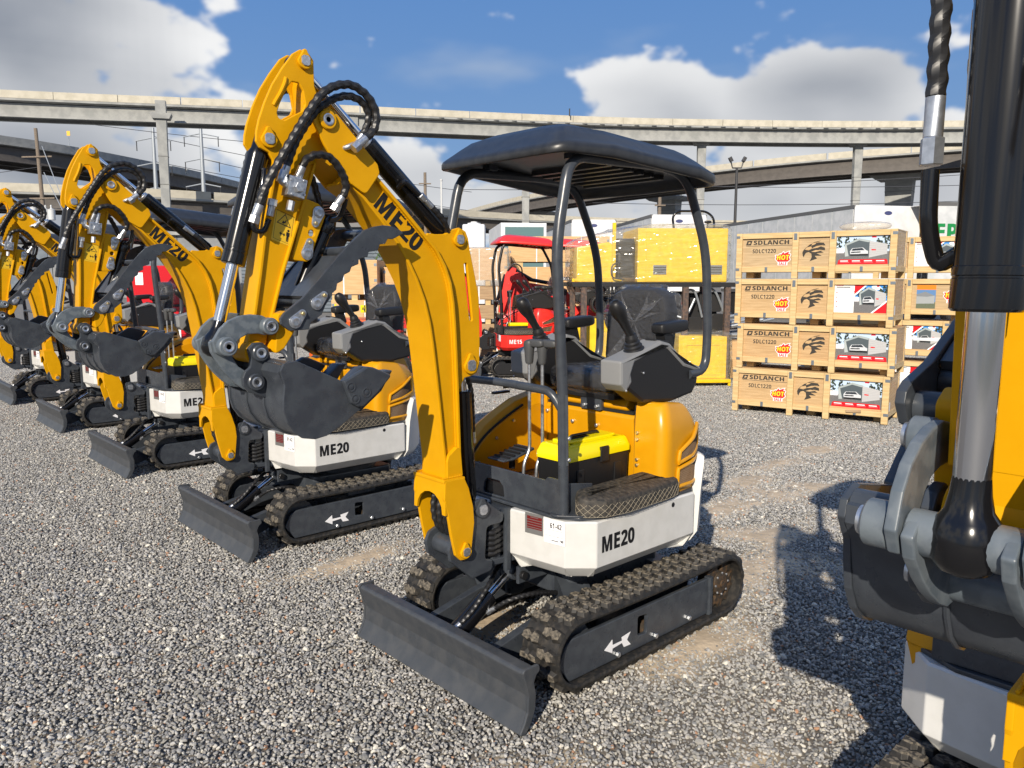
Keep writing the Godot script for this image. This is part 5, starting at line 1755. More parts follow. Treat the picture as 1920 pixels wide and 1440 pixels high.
func build_flyovers() -> void:
	patchy("concrete", lin(0.25, 0.255, 0.25), lin(0.33, 0.335, 0.32), 0.12, 0.85, 0.3, 0.7, 51, 6, 0.2)
	patchy("parapet", lin(0.43, 0.40, 0.32), lin(0.51, 0.475, 0.39), 0.15, 0.85, 0.3, 0.7, 52, 6, 0.1)
	patchy("girder_shade", lin(0.085, 0.076, 0.068), lin(0.11, 0.098, 0.088), 0.2, 0.7, 0.3, 0.7, 54)  # girders darkened: the shade under the decks is put into their colour
	mat("joint_grey", lin(0.16, 0.16, 0.155), 0.9)
	for k in ["concrete", "parapet"]:
		M[k].uv1_world_triplanar = true
	# the high one
	var hi := grown([[-150.0, -58.0], [-106.0, -81.0], [-61.0, -93.5], [-32.5, -99.5], [1.8, -107.5], [25.5, -111.0], [59.8, -112.0], [110.0, -106.0], [160.0, -92.0]], 1.0)
	var f := flyover("tall pale concrete flyover curving across the sky on slender columns", hi, 23.1, 4.6, 1.55, "concrete", 1.0, 7.0, 0.85)
	for px in [[325.0, 93.0], [672.0, 101.0], [985.0, 107.5], [1305.0, 111.0], [1590.0, 112.2], [-20.0, 88.0], [1900.0, 111.0]]:
		var dd: float = px[1] + 2.3
		pier(f, Vector3((px[0] - 960.0) / 1480.0 * dd, 0, -dd), 0.0 if px[0] > 900.0 else 0.3, 20.0, 1.15, 2.3, 1.5)
	var path := along(hi)
	for k in 34:
		var d := 86.7 + k * 2.4 if k < 5 else 150.0 + (k - 5) * 2.4
		var q := point_on(path, d)
		part(f, "drain_pipe", box(q + Vector3(-0.35, 22.12, 0.14), Vector3(0.65, 0.09, 0.10), 0.02), "joint_grey")
	# ramps
	var ra := flyover("grey ramp descending behind the utility pole with transformers", grown([[-75.0, -26.0], [-54.0, -43.0], [-38.0, -58.7], [-32.0, -74.0], [-29.5, -88.0], [-28.0, -104.0]], 1.95), 21.9, 11.0, 2.0, "girder_shade", 1.0, 12.0, 1.0, "concrete")
	pier(ra, Vector3(-63.0, 0, -177.0), 0.3, 17.6, 3.2, 10.0, 1.6)
	var rb := flyover("grey ramp rising to the right above the crate stacks", grown([[-9.0, -133.0], [-6.5, -122.0], [3.3, -98.0], [18.7, -75.0], [34.0, -63.0], [60.0, -50.0]], 1.95), 21.9, 8.5, 2.1, "girder_shade", 1.0, 12.0, 1.0)
	pier(rb, Vector3(64.1, 0, -133.5), -0.6, 17.8, 4.2, 8.5, 1.6)
	pier(rb, Vector3(33.2, 0, -170.0), -0.6, 17.8, 4.2, 8.5, 1.6)
	pier(rb, Vector3(6.0, 0, -208.0), -0.6, 17.8, 4.2, 12.0, 1.6)
	var lo := flyover("low flyover carrying a small yellow sign, level behind the whole yard", grown([[-90.0, -36.0], [-60.0, -45.0], [-35.0, -54.0], [-22.8, -60.0], [-4.6, -76.0], [5.6, -83.0], [20.0, -88.0], [50.0, -94.0], [90.0, -96.0]], 1.7), 12.5, 9.0, 1.5, "girder_shade", 1.0, 11.0, 0.95)
	for p in [[-27.0, -63.0], [-9.0, -77.0], [12.0, -92.0], [-41.0, -57.0]]:
		pier(lo, Vector3(p[0] * 1.74, 0, p[1] * 1.74), -0.5, 9.2, 2.8, 7.0, 1.4)
	mat("sign_yellow", lin(0.75, 0.42, 0.02), 0.5)
	var sg := solo("bridge_sign", box(Vector3.ZERO, Vector3(1.4, 0.4, 0.05), 0.01), "sign_yellow", "small yellow plate fixed to the low flyover's parapet", "sign", "", Vector3(-57.6, 12.05, -94.3), 0.35)
	letters(sg, "YIELD NOW", "decal_black", Vector3(0, 0, 0.026), Vector3(1, 0, 0), Vector3.UP, 0.15)

# ------------------------------------------------------------------ printed posters (flat print)
func fill(im: Image, pts: Array, col: Color) -> void:
	var w := im.get_width()
	var h := im.get_height()
	var p := PackedVector2Array()
	for q in pts:
		p.append(Vector2(q[0] * w, q[1] * h))
	var lo := p[0]
	var hi := p[0]
	for q in p:
		lo = lo.min(q)
		hi = hi.max(q)
	for y in range(maxi(0, int(lo.y)), mini(h, int(hi.y) + 1)):
		for x in range(maxi(0, int(lo.x)), mini(w, int(hi.x) + 1)):
			if Geometry2D.is_point_in_polygon(Vector2(x + 0.5, y + 0.5), p):
				im.set_pixel(x, y, col)

func speckle(im: Image, x0: float, y0: float, x1: float, y1: float, a: Color, b: Color, r: RandomNumberGenerator) -> void:
	var w := im.get_width()
	var h := im.get_height()
	for y in range(int(y0 * h), int(y1 * h)):
		for x in range(int(x0 * w), int(x1 * w)):
			im.set_pixel(x, y, a.lerp(b, r.randf()))

func tree_print(im: Image, cx: float, base: float, top: float, half: float, r: RandomNumberGenerator) -> void:
	for k in 40:
		var t := r.randf()
		var y := lerpf(top, base, t)
		var x := cx + r.randf_range(-1, 1) * half * (0.25 + 0.75 * t)
		var s := r.randf_range(0.008, 0.022)
		var g := r.randf_range(0.10, 0.30)
		fill(im, [[x - s, y], [x, y - s * 2], [x + s, y], [x, y + s * 2]], Color(g * 0.8, g, g * 0.75))

func carport_print(im: Image, x0: float, y0: float, x1: float, y1: float, r: RandomNumberGenerator, blue: bool) -> void:
	var X := func(x: float) -> float: return lerpf(x0, x1, x)
	var Y := func(y: float) -> float: return lerpf(y0, y1, y)
	var map := func(pts: Array) -> Array:
		var o := []
		for p in pts:
			o.append([X.call(p[0]), Y.call(p[1])])
		return o
	fill(im, map.call([[0, 0], [1, 0], [1, 0.6], [0, 0.6]]), Color(0.25, 0.55, 0.85) if blue else Color(0.72, 0.80, 0.90))
	if blue:
		fill(im, map.call([[0.5, 0.12], [0.6, 0.05], [0.75, 0.1], [0.85, 0.2], [0.6, 0.24]]), Color(0.9, 0.94, 0.98))
	for q in [[0.05, 0.35], [0.2, 0.28], [0.35, 0.24], [0.88, 0.34], [0.97, 0.3], [0.78, 0.22]]:
		tree_print(im, X.call(q[0]), Y.call(0.48), Y.call(0.48 - q[1] - 0.1), (x1 - x0) * 0.08, r)
	speckle(im, x0, lerpf(y0, y1, 0.58), x1, y1, Color(0.32, 0.32, 0.33), Color(0.52, 0.51, 0.5), r)
	fill(im, map.call([[0.0, 0.45], [0.15, 0.47], [0.15, 0.62], [0.0, 0.62]]), Color(0.85, 0.85, 0.86))
	# white canopy with its dark inside
	fill(im, map.call([[0.17, 0.30], [0.42, 0.15], [0.62, 0.22], [0.62, 0.74], [0.17, 0.70]]), Color(0.30, 0.34, 0.36))
	fill(im, map.call([[0.15, 0.32], [0.42, 0.13], [0.64, 0.21], [0.60, 0.27], [0.42, 0.20], [0.19, 0.36]]), Color(0.62, 0.66, 0.66))
	fill(im, map.call([[0.62, 0.22], [0.95, 0.34], [0.95, 0.66], [0.62, 0.78]]), Color(0.70, 0.70, 0.70))
	for k in 6:
		fill(im, map.call([[0.62, 0.30 + 0.075 * k], [0.95, 0.385 + 0.045 * k], [0.95, 0.39 + 0.045 * k], [0.62, 0.308 + 0.075 * k]]), Color(0.60, 0.60, 0.61))
	fill(im, map.call([[0.15, 0.33], [0.19, 0.36], [0.24, 0.72], [0.17, 0.74]]), Color(0.66, 0.69, 0.68))
	# white car
	fill(im, map.call([[0.26, 0.56], [0.30, 0.46], [0.50, 0.44], [0.56, 0.53], [0.60, 0.56], [0.60, 0.68], [0.27, 0.69]]), Color(0.78, 0.79, 0.80))
	fill(im, map.call([[0.31, 0.475], [0.49, 0.455], [0.53, 0.53], [0.29, 0.545]]), Color(0.14, 0.17, 0.2))
	fill(im, map.call([[0.28, 0.58], [0.46, 0.57], [0.46, 0.61], [0.28, 0.62]]), Color(0.2, 0.21, 0.22))
	fill(im, map.call([[0.27, 0.66], [0.6, 0.65], [0.6, 0.71], [0.27, 0.72]]), Color(0.1, 0.1, 0.1))
	fill(im, map.call([[0.66, 0.50], [0.74, 0.505], [0.74, 0.545], [0.66, 0.54]]), Color(0.8, 0.1, 0.12))
	fill(im, map.call([[0.66, 0.06], [0.74, 0.06], [0.74, 0.12], [0.66, 0.12]]), Color(0.8, 0.1, 0.12))

func poster(kind: int) -> void:
	var r := RandomNumberGenerator.new()
	r.seed = 60 + kind
	var im := Image.create(320, 184, false, Image.FORMAT_RGB8)
	im.fill(Color(0.93, 0.93, 0.92))
	var red := Color(0.80, 0.06, 0.11)
	if kind == 0:
		carport_print(im, 0.0, 0.0, 1.0, 1.0, r, false)
		fill(im, [[0.03, 1.0], [0.05, 0.86], [0.08, 0.83], [0.93, 0.83], [0.96, 0.86], [0.97, 1.0]], red)
		for k in 4:
			var x := 0.08 + 0.225 * k
			fill(im, [[x, 0.87], [x + 0.15, 0.87], [x + 0.15, 0.90], [x, 0.90]], Color(0.96, 0.93, 0.93))
			fill(im, [[x, 0.93], [x + 0.17, 0.93], [x + 0.17, 0.94], [x, 0.94]], Color(0.9, 0.6, 0.6))
		fill(im, [[0, 0], [1, 0], [1, 0.02], [0, 0.02]], red)
	else:
		carport_print(im, 0.38, 0.0, 1.0, 1.0, r, true)
		fill(im, [[0.38, 0.0], [0.62, 0.0], [0.38, 0.38]], red)
		fill(im, [[0.62, 0.0], [0.66, 0.0], [0.38, 0.44], [0.38, 0.38]], Color.WHITE)
		fill(im, [[0.74, 1.0], [1.0, 0.62], [1.0, 1.0]], red)
		fill(im, [[0.70, 1.0], [1.0, 0.55], [1.0, 0.60], [0.74, 1.0]], Color.WHITE)
		fill(im, [[0.03, 0.05], [0.17, 0.05], [0.17, 0.09], [0.03, 0.09]], red)
		fill(im, [[0.03, 0.12], [0.30, 0.12], [0.30, 0.15], [0.03, 0.15]], Color(0.2, 0.2, 0.2))
		for k in 16:
			var y := 0.21 + 0.047 * k
			fill(im, [[0.08, y], [r.randf_range(0.2, 0.33), y], [0.2, y + 0.012], [0.08, y + 0.012]], Color(0.6, 0.6, 0.6))
		for k in 4:
			fill(im, [[0.035, 0.30 + 0.16 * k], [0.055, 0.30 + 0.16 * k], [0.055, 0.335 + 0.16 * k], [0.035, 0.335 + 0.16 * k]], red)
	if kind == 2:   # recreation vehicle under a roof
		fill(im, [[0.40, 0.55], [1.0, 0.5], [1.0, 0.66], [0.40, 0.66]], Color(0.8, 0.82, 0.84))
	if kind == 3:   # plain grey shed, orange header
		im.fill(Color(0.35, 0.5, 0.68))
		fill(im, [[0, 0.0], [1, 0.0], [1, 0.2], [0, 0.2]], Color(0.92, 0.5, 0.12))
		speckle(im, 0.0, 0.72, 1.0, 1.0, Color(0.3, 0.36, 0.25), Color(0.45, 0.46, 0.42), r)
		fill(im, [[0.0, 0.4], [0.45, 0.28], [0.95, 0.45], [0.95, 0.78], [0.0, 0.80]], Color(0.60, 0.62, 0.63))
		fill(im, [[0.0, 0.4], [0.45, 0.28], [0.95, 0.45], [0.55, 0.5], [0.0, 0.48]], Color(0.48, 0.50, 0.52))
	if kind == 4:   # red sheet with a grey carport
		im.fill(Color(0.78, 0.09, 0.08))
		fill(im, [[0.03, 0.05], [0.38, 0.05], [0.38, 0.18], [0.03, 0.18]], Color(0.95, 0.85, 0.85))
		fill(im, [[0.6, 0.3], [1.0, 0.1], [1.0, 0.6]], Color(0.55, 0.75, 0.88))
		fill(im, [[0.32, 0.5], [0.65, 0.28], [0.95, 0.42], [0.95, 0.55], [0.65, 0.42]], Color(0.70, 0.74, 0.74))
		fill(im, [[0.35, 0.52], [0.62, 0.42], [0.62, 0.95], [0.35, 0.95]], Color(0.12, 0.08, 0.08))
		for k in 4:
			fill(im, [[0.05, 0.35 + 0.14 * k], [0.22, 0.35 + 0.14 * k], [0.22, 0.40 + 0.14 * k], [0.05, 0.40 + 0.14 * k]], Color(0.25, 0.05, 0.05))
	var m := mat("poster_%d" % kind, Color.WHITE, 0.4)
	m.albedo_texture = ImageTexture.create_from_image(im)

func print_sheet(parent: Node, kind: int, c: Vector3, w: float, h: float, called := "poster") -> void:
	var q := QuadMesh.new()
	q.size = Vector2(w, h)
	var o := part_mesh(parent, called, q, "poster_%d" % kind)
	o.position = c

# ------------------------------------------------------------------ plywood crates
const EAGLE := [0.0, -0.06, 0.05, 0.05, 0.16, 0.16, 0.30, 0.28, 0.52, 0.40, 0.80, 0.46, 0.62, 0.38, 0.92, 0.36, 1.0, 0.24, 0.72, 0.22, 0.98, 0.14, 0.99, 0.02, 0.70, 0.06, 0.93, -0.08, 0.62, -0.10, 0.86, -0.22, 0.55, -0.22, 0.66, -0.34, 0.34, -0.46, 0.42, -0.28, 0.40, -0.12, 0.28, -0.04, 0.16, -0.08, 0.10, -0.18, 0.07, -0.28, 0.02, -0.20]

func wood_mats() -> void:
	var specs := {"plywood": [lin(0.44, 0.285, 0.135), lin(0.53, 0.36, 0.185)], "batten": [lin(0.52, 0.36, 0.165), lin(0.61, 0.45, 0.225)], "plywood_warm": [lin(0.42, 0.26, 0.12), lin(0.51, 0.335, 0.165)], "plywood_grey": [lin(0.40, 0.28, 0.15), lin(0.49, 0.355, 0.20)], "ply_pale": [lin(0.54, 0.33, 0.15), lin(0.61, 0.40, 0.20)], "ply_dark": [lin(0.30, 0.20, 0.11), lin(0.40, 0.28, 0.16)]}
	var k := 80
	for key in specs:
		var m := patchy(key, specs[key][0], specs[key][1], 1.0, 0.75, 0.25, 0.75, k, 6, 0.1)
		m.uv1_scale = Vector3(0.5, 6.0, 0.5)
		m.uv1_offset = Vector3(0.1 * k, 0.3, 0.7)
		k += 1
	for i in 5:
		poster(i)
	mat("clip_steel", lin(0.20, 0.23, 0.26), 0.45, 0.6)
	mat("print_black", lin(0.035, 0.03, 0.024), 0.8)
	mat("badge_red", lin(0.62, 0.02, 0.02), 0.4)
	mat("badge_yellow", lin(0.85, 0.62, 0.02), 0.4)

func hot_sale(parent: Node, c: Vector3, s: float) -> void:
	var fl := fillet(flat([-1.0, -0.1, -0.85, 0.15, -1.05, 0.4, -0.6, 0.35, -0.35, 0.62, -0.3, 0.42, 0.1, 0.9, 0.15, 0.6, 0.95, 0.95, 0.7, 0.6, 1.05, 0.5, 0.85, 0.1, 1.0, -0.2, 0.7, -0.5, -0.65, -0.5]), 0.06, 2)
	for i in fl.size():
		fl[i] *= s
	var halo := shrunk(fl, -0.08 * s)
	var b := part(parent, "sale_badge", ext(halo, 0.0, 0.0008, Transform3D(Basis(), c), 0.0), "decal_white")
	part(b, "flame", ext(fl, 0.0008, 0.0014, Transform3D(Basis(), c), 0.0), "badge_red")
	part(b, "tail", ext(rect2(1.3 * s, 0.45 * s, Vector2(0, -0.75 * s)), 0.0, 0.0007, Transform3D(Basis(), c), 0.0), "decal_white")
	letters(b, "HOT", "badge_yellow", c + Vector3(0, 0.05 * s, 0.0018), Vector3(1, 0, 0), Vector3(0.08, 1, 0), 0.62 * s, 0.95)
	letters(b, "SALE", "badge_red", c + Vector3(0, -0.76 * s, 0.0016), Vector3(1, 0, 0), Vector3(0.08, 1, 0), 0.36 * s, 0.95)

# a crate: x along the front, z out of the front, origin at the front's left lower corner
func make_crate(label: String, kind: int, printed: bool, ply := "plywood") -> Node3D:
	var t := thing("plywood_crate", label, "crate", Vector3.ZERO, 0.0)
	var L := 1.757
	var H := 0.53
	var D := 0.60
	var posts := [[0.0, 0.07], [0.655, 0.725], [1.065, 1.135], [1.687, 1.757]]
	for q in posts:
		part(t, "post", box(Vector3((q[0] + q[1]) / 2, (H - 0.002) / 2, -0.021), Vector3(0.07, H - 0.002, 0.042), 0.004), "batten")
	for x in [0.035, 1.722]:
		part(t, "post", box(Vector3(x, (H - 0.002) / 2, -D + 0.021), Vector3(0.07, H - 0.002, 0.042), 0.004), "batten")
	part(t, "front_panel", box(Vector3(0.365, 0.298, -0.035), Vector3(0.595, 0.455, 0.012), 0.001), ply)
	part(t, "front_panel", box(Vector3(0.895, 0.298, -0.035), Vector3(0.355, 0.455, 0.012), 0.001), ply)
	part(t, "front_panel", box(Vector3(1.411, 0.298, -0.035), Vector3(0.566, 0.455, 0.012), 0.001), ply)
	for q in [[0.07, 0.655], [0.725, 1.065], [1.135, 1.687]]:
		var w: float = q[1] - q[0] - 0.002
		part(t, "rail", box(Vector3((q[0] + q[1]) / 2, H - 0.035, -0.016), Vector3(w, 0.062, 0.026), 0.003), "batten")
		part(t, "rail", box(Vector3((q[0] + q[1]) / 2, 0.105, -0.018), Vector3(w, 0.062, 0.024), 0.003), "batten")
		part(t, "clip", box(Vector3((q[0] + q[1]) / 2, 0.105, -0.004), Vector3(0.03, 0.055, 0.006), 0.001), "clip_steel")
	for x in [0.69, 1.10]:
		part(t, "clip", box(Vector3(x, H - 0.055, 0.001), Vector3(0.035, 0.075, 0.005), 0.001), "clip_steel")
	for y in [0.105, H - 0.045]:
		part(t, "clip", box(Vector3(1.735, y, 0.001), Vector3(0.05, 0.032, 0.005), 0.001), "clip_steel")
		part(t, "clip", box(Vector3(0.02, y, 0.001), Vector3(0.045, 0.03, 0.005), 0.001), "clip_steel")
	part(t, "end_panel", box(Vector3(1.742, 0.30, -D / 2), Vector3(0.012, 0.452, D - 0.09), 0.001), ply)
	part(t, "end_panel", box(Vector3(0.015, 0.30, -D / 2), Vector3(0.012, 0.452, D - 0.09), 0.001), ply)
	part(t, "end_rail", box(Vector3(1.748, 0.105, -D / 2), Vector3(0.016, 0.06, D - 0.09), 0.002), "batten")
	part(t, "back_panel", box(Vector3(L / 2, 0.30, -D + 0.03), Vector3(L - 0.15, 0.452, 0.012), 0.001), ply)
	part(t, "lid", box(Vector3(L / 2, H - 0.008, -D / 2), Vector3(L - 0.01, 0.012, D - 0.06), 0.001), ply)
	part(t, "bottom_panel", box(Vector3(L / 2, 0.085, -D / 2), Vector3(L - 0.15, 0.014, D - 0.09), 0.001), ply)
	for z in [-0.2, -0.4]:
		for x in [0.12, 0.895, 1.63]:
			part(t, "skid_block", box(Vector3(x, 0.038, z), Vector3(0.09, 0.074, 0.09), 0.003), "batten")
	part(t, "ship_label", box(Vector3(1.749, 0.185, -0.10), Vector3(0.003, 0.10, 0.075), 0.0), "decal_white")
	var z0 := -0.0285
	if printed:
		letters(t, "SDLANCH", "print_black", Vector3(0.405, 0.416, z0), Vector3(1, 0, 0), Vector3(0, 1, 0), 0.048, 1.38)
		part(t, "logo_mark", ext(flat([0.105, 0.390, 0.122, 0.442, 0.182, 0.442, 0.165, 0.390]), z0, z0 + 0.001, Transform3D(), 0.0, [flat([0.130, 0.402, 0.139, 0.431, 0.164, 0.422, 0.155, 0.410])]), "print_black")
		part(t, "logo_line", box(Vector3(0.385, 0.381, z0), Vector3(0.55, 0.005, 0.001), 0.0), "print_black")
		letters(t, "SDLC1220", "print_black", Vector3(0.325, 0.318, z0), Vector3(1, 0, 0), Vector3(0, 1, 0), 0.046, 0.95, 600)
		hot_sale(t, Vector3(0.545, 0.235, z0), 0.085)
		var e := flat(EAGLE)
		for i in e.size():
			e[i] = Vector2(0.765 + e[i].x * 0.25, 0.31 + e[i].y * 0.25)
		var eg := part(t, "eagle_mark", ext(e, z0, z0 + 0.001, Transform3D(), 0.0), "print_black")
		for q in [[0.790, 0.325, 0.812, 0.352, 0.862, 0.362, 0.868, 0.335, 0.835, 0.318], [0.880, 0.40, 0.93, 0.41, 0.90, 0.385, 0.86, 0.37], [0.805, 0.375, 0.84, 0.395, 0.855, 0.390, 0.835, 0.378], [0.86, 0.335, 0.92, 0.365, 1.0, 0.375, 0.93, 0.345], [0.86, 0.30, 0.91, 0.32, 0.98, 0.315, 0.91, 0.298], [0.84, 0.385, 0.90, 0.405, 0.96, 0.41, 0.90, 0.395]]:
			part(eg, "eagle_line", ext(flat(q), z0 + 0.0011, z0 + 0.0018, Transform3D(), 0.0), "plywood")
	if kind == 0 or kind == 1 or kind == 2:
		print_sheet(t, kind, Vector3(1.411, 0.318, -0.0275), 0.552, 0.325)
	elif kind == 3:
		print_sheet(t, kind, Vector3(1.30, 0.30, -0.0275), 0.22, 0.30)
		hot_sale(t, Vector3(1.60, 0.32, -0.028), 0.10)
	# stretch film over the end
	var nz := FastNoiseLite.new()
	nz.seed = 5
	nz.frequency = 5.0
	part(t, "stretch_film", sheet(func(u: float, v: float) -> Vector3: return Vector3(1.762 + 0.008 * nz.get_noise_2d(u * 3, v * 3), 0.09 + 0.44 * v, -0.01 - (D - 0.02) * u), 12, 10), "film")
	return t

func build_yard() -> void:
	wood_mats()
	var turn := -0.6195
	var right := Vector3(cos(turn), 0, -sin(turn))
	var away := Vector3(sin(turn), 0, cos(turn)) * -1.0
	var base := Vector3(2.70, 0, -9.57)
	var labels := ["printed plywood crate at the bottom of its stack, lower rail splintered", "printed plywood crate second from the ground, under the white and red poster", "printed plywood crate with white text and red corners on its poster", "printed plywood crate topmost of its stack, ragged film at one corner"]
	var shift := [0.0, 0.035, -0.01, -0.015]
	for k in 4:
		var t := make_crate(labels[k], 1 if k == 2 else 0, true, ["plywood", "plywood_warm", "plywood", "plywood_grey"][k])
		t.position = base + Vector3(0, 0.004 + 0.533 * k, 0) + right * shift[k]
		t.rotation.y = turn
		t.set_meta("group", "printed crates in the front stack")
		if k == 0:
			part(t, "broken_rail", box(Vector3(1.40, 0.118, 0.003), Vector3(0.16, 0.03, 0.02), 0.006, Basis(Vector3(0, 0, 1), 0.06)), "ply_dark")
	var base2 := base + right * 0.92 + away * 2.0
	var labels2 := ["plywood crate with blue sky poster at the bottom of the rear stack", "plywood crate with blue sky poster, second up in the rear stack", "plywood crate with a grey shed picture and sale badge in the rear stack", "plywood crate with small pictures on top of the rear stack"]
	for k in 4:
		var t := make_crate(labels2[k], [2, 2, 3, 1][k], false, ["plywood_warm", "plywood", "plywood_grey", "plywood_warm"][k])
		t.position = base2 + Vector3(0, 0.004 + 0.533 * k, 0) - right * (0.62 if k < 2 else 0.45)
		t.rotation.y = turn
		t.set_meta("group", "crates in the rear stack")
	solo("plastic_bag", pillow(Vector3.ZERO, Vector3(0.55, 0.10, 0.3), 0.8), "wrap_film", "crumpled clear plastic bag on top of the printed crates", "bag", "", base + right * 1.35 + away * 0.3 + Vector3(0, 2.185, 0), turn)
	carport_boxes()
	wrapped_dumpers()
	red_machines()
	back_left()

func big_crate(label: String, at: Vector3, size: Vector3, group: String, words := "", turn := 0.0, m := "ply_pale") -> Node3D:
	var t := thing("shipping_crate", label, "crate", at, turn, group)
	var h := size.y
	part(t, "front_panel", box(Vector3(0, h / 2 + 0.05, 0), Vector3(size.x, h - 0.11, 0.014), 0.001), m)
	part(t, "back_panel", box(Vector3(0, h / 2 + 0.05, -size.z), Vector3(size.x, h - 0.11, 0.014), 0.001), m)
	for s in [-1.0, 1.0]:
		part(t, "end_panel", box(Vector3(s * (size.x / 2 - 0.008), h / 2 + 0.05, -size.z / 2), Vector3(0.014, h - 0.11, size.z - 0.02), 0.001), m)
		part(t, "strap", box(Vector3(s * size.x * 0.22, h / 2 + 0.05, 0.009), Vector3(0.02, h - 0.11, 0.002), 0.0), "decal_white")
		for y in [0.16, h * 0.5, h - 0.08]:
			part(t, "clip", box(Vector3(s * (size.x / 2 - 0.03), y, 0.009), Vector3(0.05, 0.05, 0.004), 0.001), "clip_steel")
	part(t, "lid", box(Vector3(0, h - 0.002, -size.z / 2), Vector3(size.x, 0.014, size.z), 0.001), m)
	for x in [-0.42, 0.0, 0.42]:
		for z in [-0.08, -size.z + 0.08]:
			part(t, "skid_block", box(Vector3(x * size.x, 0.05, z), Vector3(size.x * 0.13, 0.098, 0.12), 0.003), "batten")
	if words:
		part(t, "print_band", box(Vector3(size.x * 0.18, h * 0.62, 0.009), Vector3(0.95, 0.075, 0.002), 0.0), "decal_black")
		letters(t, words, "decal_white", Vector3(size.x * 0.18, h * 0.62, 0.0105), Vector3(1, 0, 0), Vector3.UP, 0.042, 0.9)
	return t

func carport_boxes() -> void:
	var ns := ["on the ground", "second from the ground", "third from the ground", "topmost"]
	for k in 4:
		big_crate("wide plywood crate with black carport print, %s, behind the red excavators" % ns[k], Vector3(0.95, 0.003 + 0.611 * k, -16.2), Vector3(2.05, 0.608, 1.2), "carport crates", "20Ft x 20Ft Steel Carport")
	# wrapped pallet on dark boxes
	var ln := ["lowest", "second", "third", "fourth"]
	for k in 4:
		big_crate("dark weathered crate, %s under the film wrapped pallet" % ln[k], Vector3(-0.46, 0.003 + 0.365 * k, -15.2), Vector3(0.78, 0.362, 0.8), "dark crates", "", 0.0, "ply_dark")
	big_crate("plywood crate bundled in cloudy film beside the carport crates", Vector3(-0.46, 1.466, -15.2), Vector3(0.74, 0.70, 0.75), "")
	var nz := FastNoiseLite.new()
	nz.frequency = 2.5
	var sh := PackedVector3Array()
	for q in pillow(Vector3(0, 0.36, 0), Vector3(0.84, 0.76, 0.86), 0.18, Basis(), 28, 16):
		sh.append(q + Vector3(nz.get_noise_3dv(q * 2.0), 0, nz.get_noise_3dv(q * 2.0 + Vector3(4, 0, 0))) * 0.03)
	solo("film_wrap", sh, "wrap_film", "cloudy stretch film round the topmost small pallet load", "film", "", Vector3(-0.46, 1.462, -15.575))

func wrapped_dumpers() -> void:
	var y := patchy("dumper_yellow", lin(0.72, 0.46, 0.004), lin(0.80, 0.53, 0.006), 1.5, 0.4, 0.3, 0.7, 91, 5)
	y.clearcoat_enabled = true
	y.clearcoat = 0.4
	mat("engine_black", lin(0.012, 0.012, 0.013), 0.5)
	patchy("rust_post", lin(0.06, 0.045, 0.04), lin(0.12, 0.075, 0.055), 3.0, 0.7, 0.3, 0.7, 92)
	var low := dumper("yellow crawler dumper bin wrapped in film, standing on the gravel under the stacked one", Vector3(2.25, 0.0, -12.35), 0.06, false)
	low.set_meta("group", "yellow crawler dumpers in film")
	# steel stand that carries the upper one
	var st := thing("steel_stand", "rusty steel stand between the two yellow dumpers", "stand", Vector3(2.1, 0, -12.1), 0.06)
	for x in [-1.05, 0.48, 1.12]:
		for z in [0.25, -1.0]:
			part(st, "leg", box(Vector3(x, 0.74, z), Vector3(0.085, 1.475, 0.085), 0.006), "rust_post")
	for z in [0.25, -1.0]:
		part(st, "beam", box(Vector3(0.02, 1.512, z), Vector3(2.5, 0.066, 0.11), 0.006), "engine_black")
	var top := dumper("yellow crawler dumper panel wrapped in film, raised on the steel stand", Vector3(2.25, 1.548, -12.35), 0.06, true)
	top.set_meta("group", "yellow crawler dumpers in film")

